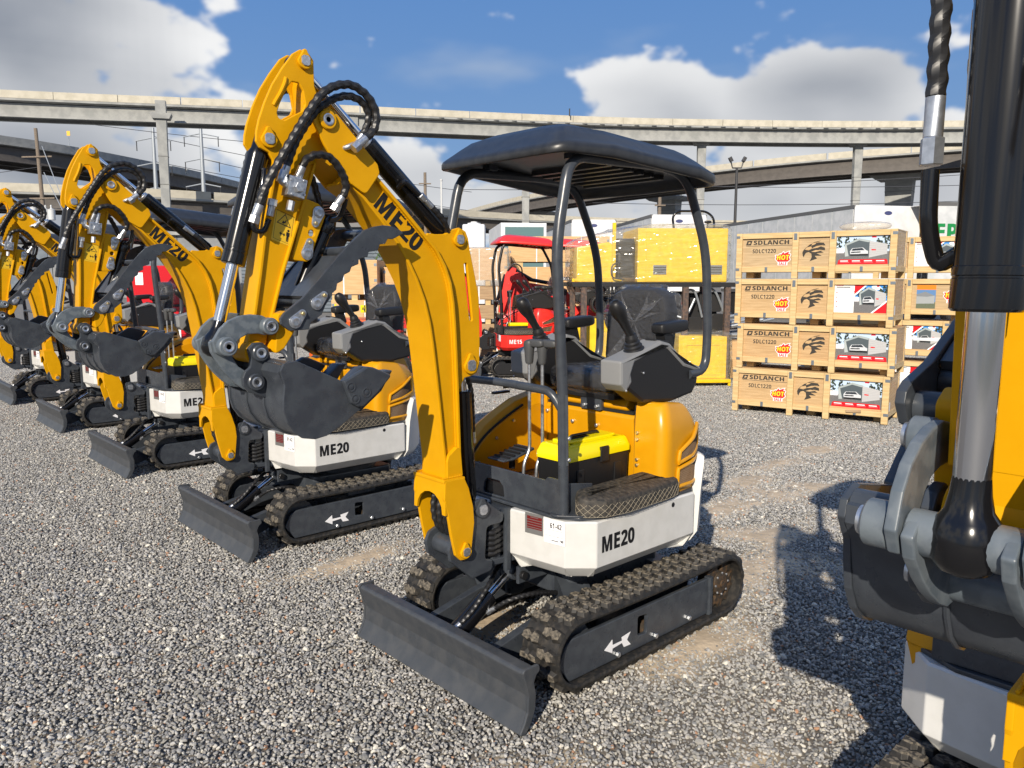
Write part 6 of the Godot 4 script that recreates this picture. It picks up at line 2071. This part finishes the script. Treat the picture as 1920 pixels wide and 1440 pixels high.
func dumper(label: String, at: Vector3, turn: float, upper: bool) -> Node3D:
	var t := thing("crawler_dumper", label, "dumper", at, turn)
	if upper:
		part(t, "bin", ext(fillet(flat([-0.40, 0.0, 0.97, 0.0, 0.97, 0.80, -0.40, 0.80]), 0.02), -0.75, 0.40, Transform3D(), 0.015), "dumper_yellow")
		part(t, "edge_strip", box(Vector3(-0.335, 0.40, 0.402), Vector3(0.13, 0.79, 0.012), 0.003), "dumper_yellow")
		for x in [-0.06, 0.79]:
			var v := part(t, "vent", box(Vector3(x, 0.185, 0.403), Vector3(0.20, 0.14, 0.01), 0.003), "clip_steel")
			for k in 3:
				part(v, "slat", box(Vector3(x, 0.15 + 0.035 * k, 0.41), Vector3(0.18, 0.012, 0.01), 0.002), "engine_black")
		var en := part(t, "engine", box(Vector3(-0.56, 0.36, 0.1), Vector3(0.26, 0.58, 0.5), 0.05), "engine_black")
		part(en, "air_filter", cyl(Vector3(-0.60, 0.52, 0.36), Vector3(-0.60, 0.52, 0.42), 0.10, 20), "engine_black")
		part(en, "muffler", rbox(Vector3(-0.56, 0.2, 0.38), Vector3(0.2, 0.2, 0.08), 0.03), "engine_black")
		part(en, "hose", tube(spline([Vector3(-0.62, 0.30, 0.4), Vector3(-0.78, 0.25, 0.44), Vector3(-0.78, 0.08, 0.44), Vector3(-0.60, 0.04, 0.42)], 6), 0.012, 6), "engine_black")
		part(t, "rear_panel", ext(flat([-1.30, 0.04, -0.72, 0.04, -0.72, 0.55, -0.82, 0.60, -1.30, 0.52]), -0.5, 0.3, Transform3D(), 0.02), "dumper_yellow")
		part(t, "upright", box(Vector3(-0.745, 0.45, 0.33), Vector3(0.05, 0.86, 0.05), 0.005), "dumper_yellow")
		part(t, "side_rail", box(Vector3(-1.0, 0.03, 0.34), Vector3(0.75, 0.05, 0.05), 0.005), "dumper_yellow")
		part(t, "roll_hoop", tube(bent([Vector3(0.30, 0.80, -0.2), Vector3(0.27, 1.02, -0.2), Vector3(0.36, 1.10, -0.2), Vector3(0.80, 1.10, -0.2), Vector3(0.93, 1.0, -0.2), Vector3(0.94, 0.80, -0.2)], 0.1), 0.018, 10), "black_gloss")
		for x in [0.66, 0.82]:
			part(t, "control_lever", pillow(Vector3(x, 0.93, -0.15), Vector3(0.11, 0.045, 0.06), 0.6), "black_plastic")
			part(t, "lever_rod", cyl(Vector3(x, 0.80, -0.15), Vector3(x, 0.93, -0.15), 0.01, 8), "black_plastic")
	else:
		part(t, "bin", ext(fillet(flat([0.22, 0.10, 0.96, 0.10, 0.96, 0.74, 0.22, 0.76]), 0.02), -0.6, 0.55, Transform3D(), 0.012), "dumper_yellow")
		part(t, "bottom_flange", box(Vector3(0.57, 0.075, 0.59), Vector3(0.86, 0.05, 0.14), 0.008), "dumper_yellow")
		part(t, "corner_leg", box(Vector3(0.985, 0.035, 0.62), Vector3(0.035, 0.068, 0.05), 0.004), "dumper_yellow")
		part(t, "panel_frame", ext(rect2(0.60, 0.50, Vector2(0.59, 0.41)), 0.55, 0.562, Transform3D(), 0.003, [rect2(0.50, 0.40, Vector2(0.59, 0.41))]), "dumper_yellow")
		part(t, "rear_bin", ext(flat([-1.35, 0.25, -0.72, 0.25, -0.72, 1.02, -1.35, 0.98]), -0.4, 0.3, Transform3D(), 0.012), "dumper_yellow")
		part(t, "upright", box(Vector3(-0.72, 0.62, 0.33), Vector3(0.09, 0.85, 0.05), 0.004), "dumper_yellow")
		part(t, "engine", box(Vector3(-0.25, 0.75, 0.0), Vector3(0.85, 0.9, 0.7), 0.06), "engine_black")
		part(t, "engine_block", box(Vector3(0.50, 1.10, -0.1), Vector3(0.8, 0.55, 0.7), 0.06), "engine_black")
		var tk := part(t, "spare_track", ext(capsule2(Vector2(-0.95, 1.22), Vector2(-0.35, 1.22), 0.15), 0.30, 0.48, Transform3D(), 0.02, [capsule2(Vector2(-0.95, 1.22), Vector2(-0.35, 1.22), 0.115)]), "rubber")
		for x in [-0.95, -0.65, -0.35]:
			part(tk, "wheel", cyl(Vector3(x, 1.20, 0.34), Vector3(x, 1.20, 0.46), 0.085, 18), "engine_black")
		for q in [[0.2, 1.30, 0.30, 0.22], [0.75, 1.25, 0.34, 0.30], [0.50, 0.92, 0.36, 0.20], [0.88, 0.95, 0.2, 0.24]]:
			part(t, "engine_part", rbox(Vector3(q[0], q[1], 0.28), Vector3(q[2], q[3], 0.12), 0.03), "engine_black")
		for q in [[0.35, 1.42, 0.62, 1.02], [0.62, 1.44, 0.95, 1.1], [0.2, 1.05, 0.5, 1.3]]:
			part(t, "engine_pipe", tube(spline([Vector3(q[0], q[1], 0.36), Vector3((q[0] + q[2]) / 2, q[1] - 0.02, 0.40), Vector3(q[2], q[3], 0.36)], 6), 0.018, 8), "galvanised")
		part(t, "fan_cover", cyl(Vector3(-0.72, 0.98, 0.36), Vector3(-0.72, 0.98, 0.42), 0.16, 24), "engine_black")
		part(t, "track", ext(capsule2(Vector2(-0.75, 0.19), Vector2(0.1, 0.19), 0.185), 0.32, 0.5, Transform3D(), 0.02), "rubber")
		for x in [-0.75, -0.32, 0.1]:
			part(t, "wheel", cyl(Vector3(x, 0.19, 0.495), Vector3(x, 0.19, 0.512), 0.11, 20), "engine_black")
	# stretch film
	var nz := FastNoiseLite.new()
	nz.seed = 12
	nz.frequency = 1.6
	nz.fractal_octaves = 3
	var sh := PackedVector3Array()
	var c := Vector3(-0.17, 0.42, -0.1) if upper else Vector3(0.05, 0.42, 0.0)
	var sz := Vector3(2.40, 0.90, 1.16) if upper else Vector3(2.0, 0.82, 1.30)
	for q in pillow(c, sz, 0.16, Basis(), 44, 18):
		var squeeze := 1.0
		var d := Vector3.ZERO
		if upper:
			var k := smoothstep(-0.42, -1.3, q.x)
			d.y = -0.20 * k * clampf((q.y - 0.2) / 0.6, 0.0, 1.0)
		sh.append(q + d + Vector3(nz.get_noise_3dv(q * 3.0), 0.4 * nz.get_noise_3dv(q * 3.0 + Vector3(9, 0, 0)), nz.get_noise_3dv(q * Vector3(2, 6, 2) + Vector3(0, 4, 0))) * 0.022)
	part(t, "stretch_film", sh, "dumper_film")
	return t

var model := "ME20"
func red_machines() -> void:
	var r := patchy("machine_red", lin(0.66, 0.020, 0.014), lin(0.74, 0.026, 0.018), 2.0, 0.3, 0.3, 0.7, 95)
	r.clearcoat_enabled = true
	r.clearcoat = 0.4
	mat("black_paint", lin(0.012, 0.012, 0.013), 0.4)
	var a := red_excavator("red mini excavator with red canopy, a yellow tool box behind its step", Vector3(0.42, 0.0, -13.35), deg_to_rad(190.0))
	var b := a.duplicate()
	b.name = numbered("red_mini_excavator")
	add_child(b)
	b.position = Vector3(1.45, 0, -14.6)
	b.rotation.y = deg_to_rad(178.0)
	b.scale = Vector3.ONE * 1.05
	tag(b, "red mini excavator half hidden behind the film wrapped yellow dumpers", "excavator", "red mini excavators")
	# another red boom, lying to the rear
	var bm := thing("red_digger_arm", "red excavator boom marked ME15 lying forward behind the red canopy posts", "excavator arm", Vector3(0.55, 0.0, -14.8), 0.0)
	part(bm, "boom", ext(fillet(flat([-0.72, 0.55, -0.62, 0.55, -0.52, 1.30, 0.35, 1.25, 0.62, 0.9, 0.72, 0.98, 0.45, 1.42, -0.45, 1.56, -0.68, 1.50]), 0.04), -0.06, 0.06, Transform3D(), 0.006), "machine_red")
	part(bm, "base", box(Vector3(-0.67, 0.275, 0), Vector3(0.14, 0.55, 0.3), 0.02), "black_paint")
	part(bm, "ram", cyl(Vector3(-0.3, 1.60, 0), Vector3(0.25, 1.50, 0), 0.035, 16), "black_gloss")
	letters(bm, "ME15", "decal_white", Vector3(-0.02, 1.38, 0.0615), Vector3(1, -0.08, 0), Vector3(0.08, 1, 0), 0.10, 1.0)
	var tb := thing("tool_box", "black tool box with yellow lid inside the red excavator", "tool box", Vector3(0.42, 0.0, -13.35), deg_to_rad(190.0))
	part(tb, "body", box(V(0.36, 0.765, 0.20), Vector3(0.30, 0.12, 0.17), 0.01), "black_plastic")
	part(tb, "lid", box(V(0.36, 0.853, 0.20), Vector3(0.31, 0.055, 0.18), 0.015), "toolbox_yellow")

func red_excavator(label: String, at: Vector3, turn: float) -> Node3D:
	var e := thing("red_mini_excavator", label, "excavator", Vector3.ZERO, 0.0, "red mini excavators")
	var keep := M.duplicate()
	for k in ["yellow", "yellow_plastic", "white_paint", "canopy_black"]:
		M[k] = M["machine_red"]
	M["charcoal"] = M["black_paint"]
	M["console_grey"] = M["black_paint"]
	model = "ME15"
	M["decal_black"] = keep["decal_white"]
	undercarriage(e)
	superstructure(e)
	cab(e)
	model = "ME20"
	M = keep
	# its shorter boom, folded down in front
	var bo := fillet(flat([0.90, 0.50, 1.0, 0.50, 1.06, 0.85, 1.14, 1.15, 1.26, 1.38, 1.38, 1.55, 1.32, 1.64, 1.20, 1.62, 1.05, 1.42, 0.95, 1.15, 0.90, 0.85]), 0.03)
	var bm := part(e, "boom", plate(bo, -0.06, 0.06, 0.005), "machine_red")
	part(bm, "ram", cyl(V(1.02, 1.50, 0), V(1.40, 1.72, 0), 0.03, 14), "black_gloss")
	var ao := fillet(flat([1.30, 1.70, 1.42, 1.74, 1.50, 1.60, 1.62, 0.95, 1.54, 0.90, 1.40, 1.35]), 0.02)
	part(e, "arm", plate(ao, -0.045, 0.045, 0.005), "machine_red")
	part(e, "bucket_ram", cyl(V(1.50, 1.60, 0), V(1.68, 1.02, 0), 0.03, 14), "black_gloss")
	part(e, "bucket", plate(fillet(flat([1.66, 0.92, 1.70, 0.75, 1.62, 0.62, 1.46, 0.60, 1.34, 0.74, 1.50, 0.86]), 0.02), -0.18, 0.18, 0.004), "black_paint")
	part(e, "hose", tube(spline([V(1.20, 1.56, 0.07), V(1.22, 1.72, 0.08), V(1.34, 1.78, 0.08), V(1.46, 1.66, 0.06)], 6), 0.012, 8), "hose")
	e.position = at
	e.rotation.y = turn
	e.scale = Vector3.ONE * 1.05
	return e

func back_left() -> void:
	# crates seen through the second machine
	var ns := ["lowest", "middle", "topmost"]
	for k in 3:
		var c := big_crate("plain plywood crate with yellow stickers, %s of its stack behind the excavators" % ns[k], Vector3(-2.78, 0.003 + [0.0, 0.57, 1.22][k], -14.0), Vector3(0.82, [0.567, 0.647, 0.70][k], 0.9), "plain crates behind the excavators")
		if k == 1:
			for q in [[0.16, 0.56, 0.11], [0.28, 0.57, 0.09], [-0.36, 0.58, 0.07]]:
				part(c, "yellow_sticker", box(Vector3(q[0], q[1] - 0.06, 0.009), Vector3(q[2], 0.13, 0.002), 0.0), "toolbox_yellow")
			letters(c, "AJ", "decal_black", Vector3(0.16, 0.50, 0.011), Vector3(1, 0, 0), Vector3.UP, 0.05)
	for k in 3:
		var c := big_crate("plywood crate with red carport poster, %s of its stack" % ns[k], Vector3(-1.86, 0.003 + 0.60 * k, -14.3), Vector3(0.92, 0.597, 0.9), "crates with red posters")
		print_sheet(c, 4, Vector3(0.05, 0.31, 0.012), 0.46, 0.40)
	# red cabinet behind the third machine
	var t := thing("tool_cabinet", "red two part steel tool cabinet with a white notice on its door", "cabinet", Vector3(-4.55, 0.0, -10.6), -0.25)
	mat("cabinet_red", lin(0.50, 0.012, 0.018), 0.25)
	part(t, "lower_case", box(Vector3(0, 0.62, 0), Vector3(1.0, 1.24, 0.5), 0.012), "cabinet_red")
	part(t, "upper_case", box(Vector3(0, 1.52, 0), Vector3(1.0, 0.50, 0.5), 0.012), "cabinet_red")
	part(t, "gap_strip", box(Vector3(0, 1.257, 0), Vector3(0.98, 0.03, 0.48), 0.002), "black_plastic")
	for k in 4:
		part(t, "drawer", box(Vector3(0, 0.22 + 0.26 * k, 0.256), Vector3(0.94, 0.24, 0.014), 0.004), "cabinet_red")
	part(t, "notice", box(Vector3(0.22, 0.93, 0.266), Vector3(0.2, 0.34, 0.003), 0.0), "decal_white")
	part(t, "notice_print", box(Vector3(0.22, 1.02, 0.269), Vector3(0.14, 0.05, 0.002), 0.0), "decal_black")
	part(t, "door_notice", box(Vector3(-0.28, 1.60, 0.253), Vector3(0.12, 0.16, 0.003), 0.0), "decal_white")
	# orange machine behind the second one's seat
	mat("orange_paint", lin(0.66, 0.10, 0.012), 0.35)
	var o := thing("orange_loader", "orange compact loader glimpsed behind the excavator seats", "loader", Vector3(-2.2, 0, -11.6), 0.15)
	part(o, "body", ext(fillet(flat([-0.75, 0.35, 0.65, 0.35, 0.65, 0.75, 0.35, 1.02, -0.30, 1.02, -0.75, 0.80]), 0.05), -0.45, 0.25, Transform3D(), 0.03), "orange_paint")
	for x in [-0.5, 0.42]:
		var w := part(o, "wheel", lathe(Vector3(x, 0.3, 0.25), Vector3(0, 0, 1), [[0.0, 0.22], [0.02, 0.29], [0.14, 0.295], [0.17, 0.24], [0.15, 0.14], [0.12, 0.13], [0.12, 0.0001]], 26), "rubber")
		part(w, "rim", cyl(Vector3(x, 0.3, 0.37), Vector3(x, 0.3, 0.39), 0.13, 20), "orange_paint")
	part(o, "engine", box(Vector3(0.45, 0.85, 0.27), Vector3(0.3, 0.3, 0.06), 0.02), "engine_black")
	# pipes beside the crates
	var r := RandomNumberGenerator.new()
	r.seed = 17
	for k in 22:
		var y := 0.62 + 0.05 * (k / 6) + r.randf_range(-0.02, 0.03)
		solo("steel_pipe", cyl(Vector3.ZERO, Vector3(r.randf_range(1.1, 1.6), r.randf_range(0.05, 0.34), r.randf_range(-0.25, 0.1)), 0.024, 10), "galvanised", "thin galvanised pipe in the loose heap beside the crates", "pipe", "loose galvanised pipes", Vector3(2.75 + r.randf_range(-0.1, 0.1), y, -13.2 + 0.07 * (k % 6)))
	var bx := thing("pipe_crate", "low crate carrying the heap of galvanised pipes", "crate", Vector3(3.35, 0, -13.2), 0.0)
	part(bx, "case", box(Vector3(0, 0.30, 0.1), Vector3(1.3, 0.6, 0.8), 0.01), "ply_pale")
	for x in [-0.45, 0.0, 0.45]:
		part(bx, "batten", box(Vector3(x, 0.30, 0.512), Vector3(0.08, 0.58, 0.02), 0.003), "batten")

# ------------------------------------------------------------------ trailers, poles, wires
func trailer(label: String, corner: Vector3, turn: float, length: float, wide := 2.55, top := 4.1, m := "trailer_white") -> Node3D:
	# x = across the front face, z = towards the viewer; the body runs back along -z
	var t := thing("semi_trailer", label, "trailer", corner, turn, "white semi trailers")
	part(t, "front_wall", ext(fillet(rect2(wide, top - 1.1, Vector2(wide / 2, 1.1 + (top - 1.1) / 2)), 0.10), -0.03, 0.03, Transform3D(), 0.01), m)
	var n := int(length / 1.22)
	for s in [0.0, wide]:
		for k in n:
			part(t, "side_panel", box(Vector3(s, 1.1 + (top - 1.2) / 2, -0.05 - (k + 0.5) * length / n), Vector3(0.03, top - 1.2, length / n - 0.02), 0.002), "trailer_side")
		part(t, "top_rail", box(Vector3(s, top - 0.05, -length / 2), Vector3(0.06, 0.12, length), 0.01), "trailer_rail")
		part(t, "bottom_rail", box(Vector3(s, 1.08, -length / 2), Vector3(0.05, 0.14, length), 0.01), "trailer_rail")
	part(t, "roof", box(Vector3(wide / 2, top - 0.02, -length / 2), Vector3(wide - 0.06, 0.03, length), 0.005), m)
	part(t, "floor", box(Vector3(wide / 2, 1.05, -length / 2), Vector3(wide - 0.1, 0.1, length), 0.005), "trailer_rail")
	part(t, "emblem", ext(circle(Vector2(wide / 2, top - 0.25), 0.1, 20), 0.031, 0.036, Transform3D(Basis().scaled(Vector3(1.5, 0.7, 1)), Vector3(-wide * 0.25, (top - 0.25) * 0.3, 0)), 0.0), "emblem_blue")
	for x in [0.5, wide - 0.5]:
		part(t, "landing_leg", box(Vector3(x, 0.5, -1.6), Vector3(0.12, 1.0, 0.12), 0.01), "trailer_rail")
	for z in [length - 1.2, length - 2.5]:
		for x in [0.25, wide - 0.25]:
			part(t, "wheel", cyl(Vector3(x - 0.22, 0.5, -z), Vector3(x + 0.22, 0.5, -z), 0.5, 24, 0.04), "rubber")
	return t

func pole_wood(label: String, at: Vector3, h: float, r: float) -> Node3D:
	var t := thing("utility_pole", label, "pole", at, 0.0)
	part(t, "shaft", lathe(Vector3.ZERO, Vector3.UP, [[0.0, r], [h, r * 0.7]], 12), "pole_wood")
	return t

func build_far() -> void:
	patchy("trailer_white", lin(0.60, 0.61, 0.62), lin(0.70, 0.70, 0.70), 0.4, 0.5, 0.3, 0.7, 101)
	patchy("trailer_side", lin(0.46, 0.48, 0.49), lin(0.55, 0.56, 0.57), 0.4, 0.45, 0.3, 0.7, 102)
	mat("trailer_rail", lin(0.13, 0.13, 0.13), 0.5, 0.3)
	mat("emblem_blue", lin(0.05, 0.06, 0.16), 0.5)
	patchy("pole_wood", lin(0.14, 0.11, 0.085), lin(0.22, 0.18, 0.14), 2.0, 0.9, 0.3, 0.7, 103)
	mat("pole_steel", lin(0.34, 0.37, 0.40), 0.5, 0.4)
	mat("pole_dark", lin(0.03, 0.03, 0.032), 0.5)
	mat("wire", lin(0.06, 0.06, 0.065), 0.6)
	mat("sign_green", lin(0.004, 0.20, 0.05), 0.5)
	mat("transformer", lin(0.52, 0.53, 0.53), 0.5)
	mat("teal_panel", lin(0.095, 0.175, 0.18), 0.4)
	patchy("shed_blue", lin(0.10, 0.125, 0.155), lin(0.13, 0.16, 0.19), 0.3, 0.6, 0.3, 0.7, 105)
	trailer("white semi trailer whose front rises above the front crate stack", Vector3(11.75, 0, -27.6), 0.19, 10.0)
	trailer("white semi trailer with its front behind the raised yellow dumper", Vector3(5.5, 0, -31.6), 0.10, 9.0, 2.2)
	trailer("white semi trailer just beyond the red canopies", Vector3(2.55, 0, -34.2), 0.10, 9.0, 1.9)
	# long one seen from the side, with green lettering
	var ep := trailer("grey sided semi trailer lettered EPES in green", Vector3(26.5, 0, -27.2), 1.62, 12.6)
	letters(ep, "EPES", "sign_green", Vector3(-0.02, 3.12, -11.75), Vector3(0, 0, 1), Vector3.UP, 0.50, 1.0, 800, "lettering", "", 0.02)
	# box truck and tank behind the red machines
	var bt := thing("box_truck", "white box truck with a flat teal rear panel beyond the carport crates", "truck", Vector3(0.45, 0, -30.5), 0.12)
	part(bt, "body", ext(rect2(1.75, 2.75, Vector2(0, 2.33)), -5.0, 0.0, Transform3D(), 0.02), "trailer_white")
	part(bt, "rear_teal_sheet", box(Vector3(0.02, 2.45, 0.005), Vector3(1.48, 2.2, 0.02), 0.003), "teal_panel")  # flat teal panel standing where the rear opening would be
	for x in [-0.65, 0.65]:
		part(bt, "wheel", cyl(Vector3(x - 0.12, 0.48, -0.9), Vector3(x + 0.12, 0.48, -0.9), 0.48, 22, 0.04), "rubber")
	part(bt, "chassis", box(Vector3(0, 0.75, -2.5), Vector3(1.2, 0.4, 4.6), 0.02), "trailer_rail")
	var tk := thing("water_tank", "white plastic tank standing tall behind the wrapped pallet", "tank", Vector3(-1.15, 0, -24.0), 0.0)
	part(tk, "body", ext(fillet(rect2(0.68, 3.0, Vector2(0, 1.72)), 0.06), -0.7, 0.0, Transform3D(), 0.05), "trailer_white")
	part(tk, "lid", lathe(Vector3(0, 3.21, -0.35), Vector3.UP, [[0.0, 0.2], [0.06, 0.2], [0.07, 0.1], [0.1, 0.1]], 18), "trailer_white")
	part(tk, "base", box(Vector3(0, 0.11, -0.35), Vector3(0.8, 0.21, 0.8), 0.02), "trailer_rail")
	# ribbed shed
	var sd := thing("metal_shed", "blue grey ribbed metal shed behind the plywood crates", "shed", Vector3(-6.3, 0, -38.0), 0.0)
	part(sd, "wall", box(Vector3(-3.0, 2.0, -3.0), Vector3(7.2, 4.0, 6.0), 0.02), "shed_blue")
	for k in 24:
		part(sd, "wall_board", box(Vector3(-3.0, 0.1 + 0.162 * k, 0.02), Vector3(7.2, 0.13, 0.05), 0.012), "shed_blue")
	part(sd, "roof", ext(flat([-6.9, 4.0, 0.9, 4.0, 0.9, 4.15, -3.0, 4.9, -6.9, 4.15]), -6.3, 0.2, Transform3D(), 0.02), "trailer_rail")
	# long warehouse beyond the row's end
	patchy("wall_grey", lin(0.17, 0.18, 0.19), lin(0.22, 0.23, 0.24), 0.2, 0.7, 0.3, 0.7, 107)
	var wh := thing("warehouse", "long low grey warehouse beyond the end of the excavator row", "building", Vector3(-38.0, 0, -66.0), 0.12)
	for k in 20:
		part(wh, "wall_panel", box(Vector3(-19.0 + 2.0 * k, 2.6, 0), Vector3(1.96, 5.2, 0.2), 0.02), "wall_grey")
	part(wh, "back_wall", box(Vector3(0, 2.6, -10.0), Vector3(40.0, 5.2, 0.2), 0.02), "wall_grey")
	part(wh, "roof", ext(flat([-20.3, 5.2, 20.3, 5.2, 20.3, 5.5, -20.3, 5.5]), -10.3, 0.5, Transform3D(), 0.03), "concrete")
	for x in [-12.0, -2.0, 9.0]:
		part(wh, "roller_door", box(Vector3(x, 2.0, 0.12), Vector3(3.4, 4.0, 0.06), 0.01), "shed_blue")
	far_tree(Vector3(-5.0, 0, -36.5))
	# utility pole with transformers
	var up := pole_wood("leaning wooden utility pole carrying white transformers beyond the row's end", Vector3(-40.6, 0, -70.0), 14.4, 0.2)
	up.rotation.z = 0.02
	for q in [[13.0, -1.3, 1.3], [9.5, -1.0, 1.2]]:
		part(up, "cross_arm", box(Vector3((q[1] + q[2]) / 2, q[0] - 1.0, 0.2), Vector3(q[2] - q[1], 0.12, 0.1), 0.01), "pole_wood")
	for x in [-0.62, 0.48, 1.0]:
		var can := part(up, "transformer", lathe(Vector3(x * 0.95, 6.8 if x < 0 else 6.6, 0.45), Vector3.UP, [[0.0, 0.24], [0.05, 0.28], [0.85, 0.28], [0.9, 0.31], [0.95, 0.2], [1.0, 0.06]], 18), "transformer")
		part(can, "bushing", lathe(Vector3(x * 0.95, 7.7 if x < 0 else 7.5, 0.45), Vector3.UP, [[0.0, 0.06], [0.1, 0.09], [0.2, 0.05], [0.3, 0.08], [0.4, 0.04]], 10), "transformer")
	for k in 2:
		solo("guy_wire", tube(PackedVector3Array([Vector3(-40.4, 12.9 - 2.2 * k, -69.9), Vector3(-35.5, 4.0, -66.0)]), 0.035, 5), "pole_steel", "pale guy wire slanting down from the utility pole", "wire", "guy wires")
	# steel transmission poles
	for q in [[308.0, 120.0, 23.6, "pale steel transmission pole with stacked cross arms beside the tall column"], [395.0, 120.0, 24.2, "grey steel transmission pole with two long cross arms"]]:
		var t := thing("transmission_pole", q[3], "pole", Vector3((q[0] - 960.0) / 1480.0 * q[1], 0, -q[1]), 0.0)
		part(t, "shaft", lathe(Vector3.ZERO, Vector3.UP, [[0.0, 0.45], [q[2], 0.22]], 14), "pole_steel")
		for k in 3:
			var y: float = q[2] - 1.4 - 3.6 * k
			part(t, "cross_arm", tube(PackedVector3Array([Vector3(-2.6, y - 0.5, 0), Vector3(0, y, 0), Vector3(2.6, y - 0.5, 0)]), 0.09, 6), "pole_steel")
			for x in [-2.5, 2.5]:
				part(t, "insulator", cyl(Vector3(x, y - 1.9, 0), Vector3(x, y - 0.5, 0), 0.07, 8), "pole_dark")
	var w1 := pole_wood("brown wooden utility pole seen over the excavator's boom", Vector3(-8.6, 0, -80.0), 12.0, 0.2)
	part(w1, "cross_arm", box(Vector3(0, 10.9, 0.2), Vector3(1.2, 0.12, 0.1), 0.01), "pole_wood")
	var w2 := thing("thin_mast", "thin white mast standing near the canopy's front post", "pole", Vector3(-7.0, 0, -80.0), 0.0)
	part(w2, "shaft", cyl(Vector3.ZERO, Vector3(0, 11.2, 0), 0.1, 10), "transformer")
	part(w2, "cap", cyl(Vector3(0, 11.2, 0), Vector3(0, 11.35, 0), 0.14, 10), "transformer")
	var w3 := pole_wood("dark wooden pole leaning beyond the lettered trailer", Vector3(32.4, 0, -64.5), 10.2, 0.22)
	w3.rotation.z = -0.06
	part(w3, "cross_arm", box(Vector3(0, 9.4, 0.2), Vector3(0.9, 0.12, 0.1), 0.01), "pole_wood")
	var w4 := pole_wood("wooden pole rising behind the canopy beyond the white trailers", Vector3(11.0, 0, -60.0), 7.6, 0.18)
	part(w4, "cross_arm", box(Vector3(0, 7.0, 0.2), Vector3(0.8, 0.1, 0.1), 0.01), "pole_wood")
	var lp := thing("light_pole", "slim dark yard light pole with two floodlight heads", "street lamp", Vector3(11.1, 0, -40.0), 0.0)
	part(lp, "shaft", lathe(Vector3.ZERO, Vector3.UP, [[0.0, 0.09], [7.0, 0.06]], 10), "pole_dark")
	part(lp, "bracket", tube(PackedVector3Array([Vector3(-0.30, 7.3, 0), Vector3(-0.22, 7.02, 0), Vector3(0.22, 7.02, 0), Vector3(0.30, 7.3, 0)]), 0.035, 8), "pole_dark")
	for x in [-0.33, 0.33]:
		part(lp, "floodlight", box(Vector3(x, 7.42, 0.05), Vector3(0.16, 0.24, 0.2), 0.02, Basis(Vector3(0, 0, 1), -signf(x) * 0.5)), "pole_dark")
	var l2 := thing("mast_sign", "small yellow marker on a post at the edge of the grey ramp", "sign", Vector3(-68.2, 21.85, -125.3), 0.0)
	part(l2, "post", cyl(Vector3.ZERO, Vector3(0, 1.6, 0), 0.05, 8), "pole_steel")
	part(l2, "plate", box(Vector3(0, 1.9, 0), Vector3(0.5, 0.7, 0.05), 0.004), "sign_yellow")
	var l3 := thing("bridge_mast", "thin dark mast standing on the tall flyover", "pole", Vector3(7.6, 22.9, -108.0), 0.0)
	part(l3, "shaft", cyl(Vector3.ZERO, Vector3(0, 0.9, 0), 0.08, 8), "pole_dark")
	part(l3, "cap", cyl(Vector3(0, 0.9, 0), Vector3(0, 0.95, 0), 0.1, 8), "pole_dark")
	# power lines
	var ws := [[-85.0, 28.5, -118.0, 0.0, 22.0, -121.0], [-85.0, 27.3, -118.0, -30.0, 21.0, -121.0], [-53.0, 22.4, -120.0, -7.0, 16.5, -140.0], [-53.0, 18.8, -120.0, -7.0, 13.2, -140.0], [-46.0, 19.2, -120.0, -5.0, 13.0, -140.0], [-7.0, 12.0, -95.0, 70.0, 15.0, -95.0], [6.0, 8.6, -60.0, 50.0, 9.2, -60.0], [6.0, 7.2, -60.0, 50.0, 8.2, -60.0], [6.0, 5.9, -60.0, 50.0, 6.9, -60.0], [-60.0, 9.0, -70.0, -12.0, 7.4, -74.0], [-60.0, 7.6, -70.0, -12.0, 5.6, -74.0], [-75.0, 8.0, -70.0, -40.6, 11.2, -70.0]]
	for q in ws:
		var a := Vector3(q[0], q[1], q[2])
		var b := Vector3(q[3], q[4], q[5])
		var pts := PackedVector3Array()
		for k in 13:
			var f := k / 12.0
			pts.append(a.lerp(b, f) - Vector3(0, 4.0 * f * (1.0 - f) * a.distance_to(b) * 0.012, 0))
		solo("power_line", tube(pts, 0.022 * absf(q[2]) / 60.0, 4), "wire", "thin overhead power line crossing the sky", "wire", "overhead power lines")

func far_tree(at: Vector3) -> void:
	mat("leaf_green", lin(0.045, 0.085, 0.02), 0.7)
	M["leaf_green"].backlight_enabled = true
	M["leaf_green"].backlight = lin(0.05, 0.09, 0.02)
	var t := thing("tree", "small green tree beside the blue grey metal shed", "tree", at, 0.0)
	part(t, "trunk", lathe(Vector3.ZERO, Vector3.UP, [[0.0, 0.16], [1.2, 0.12], [2.4, 0.07]], 10), "pole_wood")
	var r := RandomNumberGenerator.new()
	r.seed = 31
	var lv := PackedVector3Array()
	for k in 2600:
		var d := Vector3(r.randfn(), r.randfn(), r.randfn()).normalized() * pow(r.randf(), 0.45)
		var clump := 1.0 + 0.25 * sin(d.x * 9.0) * cos(d.z * 8.0 + d.y * 5.0)
		var p := Vector3(0, 2.7, 0) + d * Vector3(1.15, 1.5, 1.15) * clump
		var b := Basis.from_euler(Vector3(r.randf() * TAU, r.randf() * TAU, r.randf() * TAU))
		var s := r.randf_range(0.06, 0.11)
		lv.append_array([p + b * Vector3(-s, 0, 0), p + b * Vector3(0, 0, s * 0.5), p + b * Vector3(s, 0, 0), p + b * Vector3(-s, 0, 0), p + b * Vector3(s, 0, 0), p + b * Vector3(0, 0, -s * 0.5)])
	var c := part_mesh(t, "crown", mesh_of(lv, 5.0), "leaf_green")
	c.set_meta("kind", "stuff")
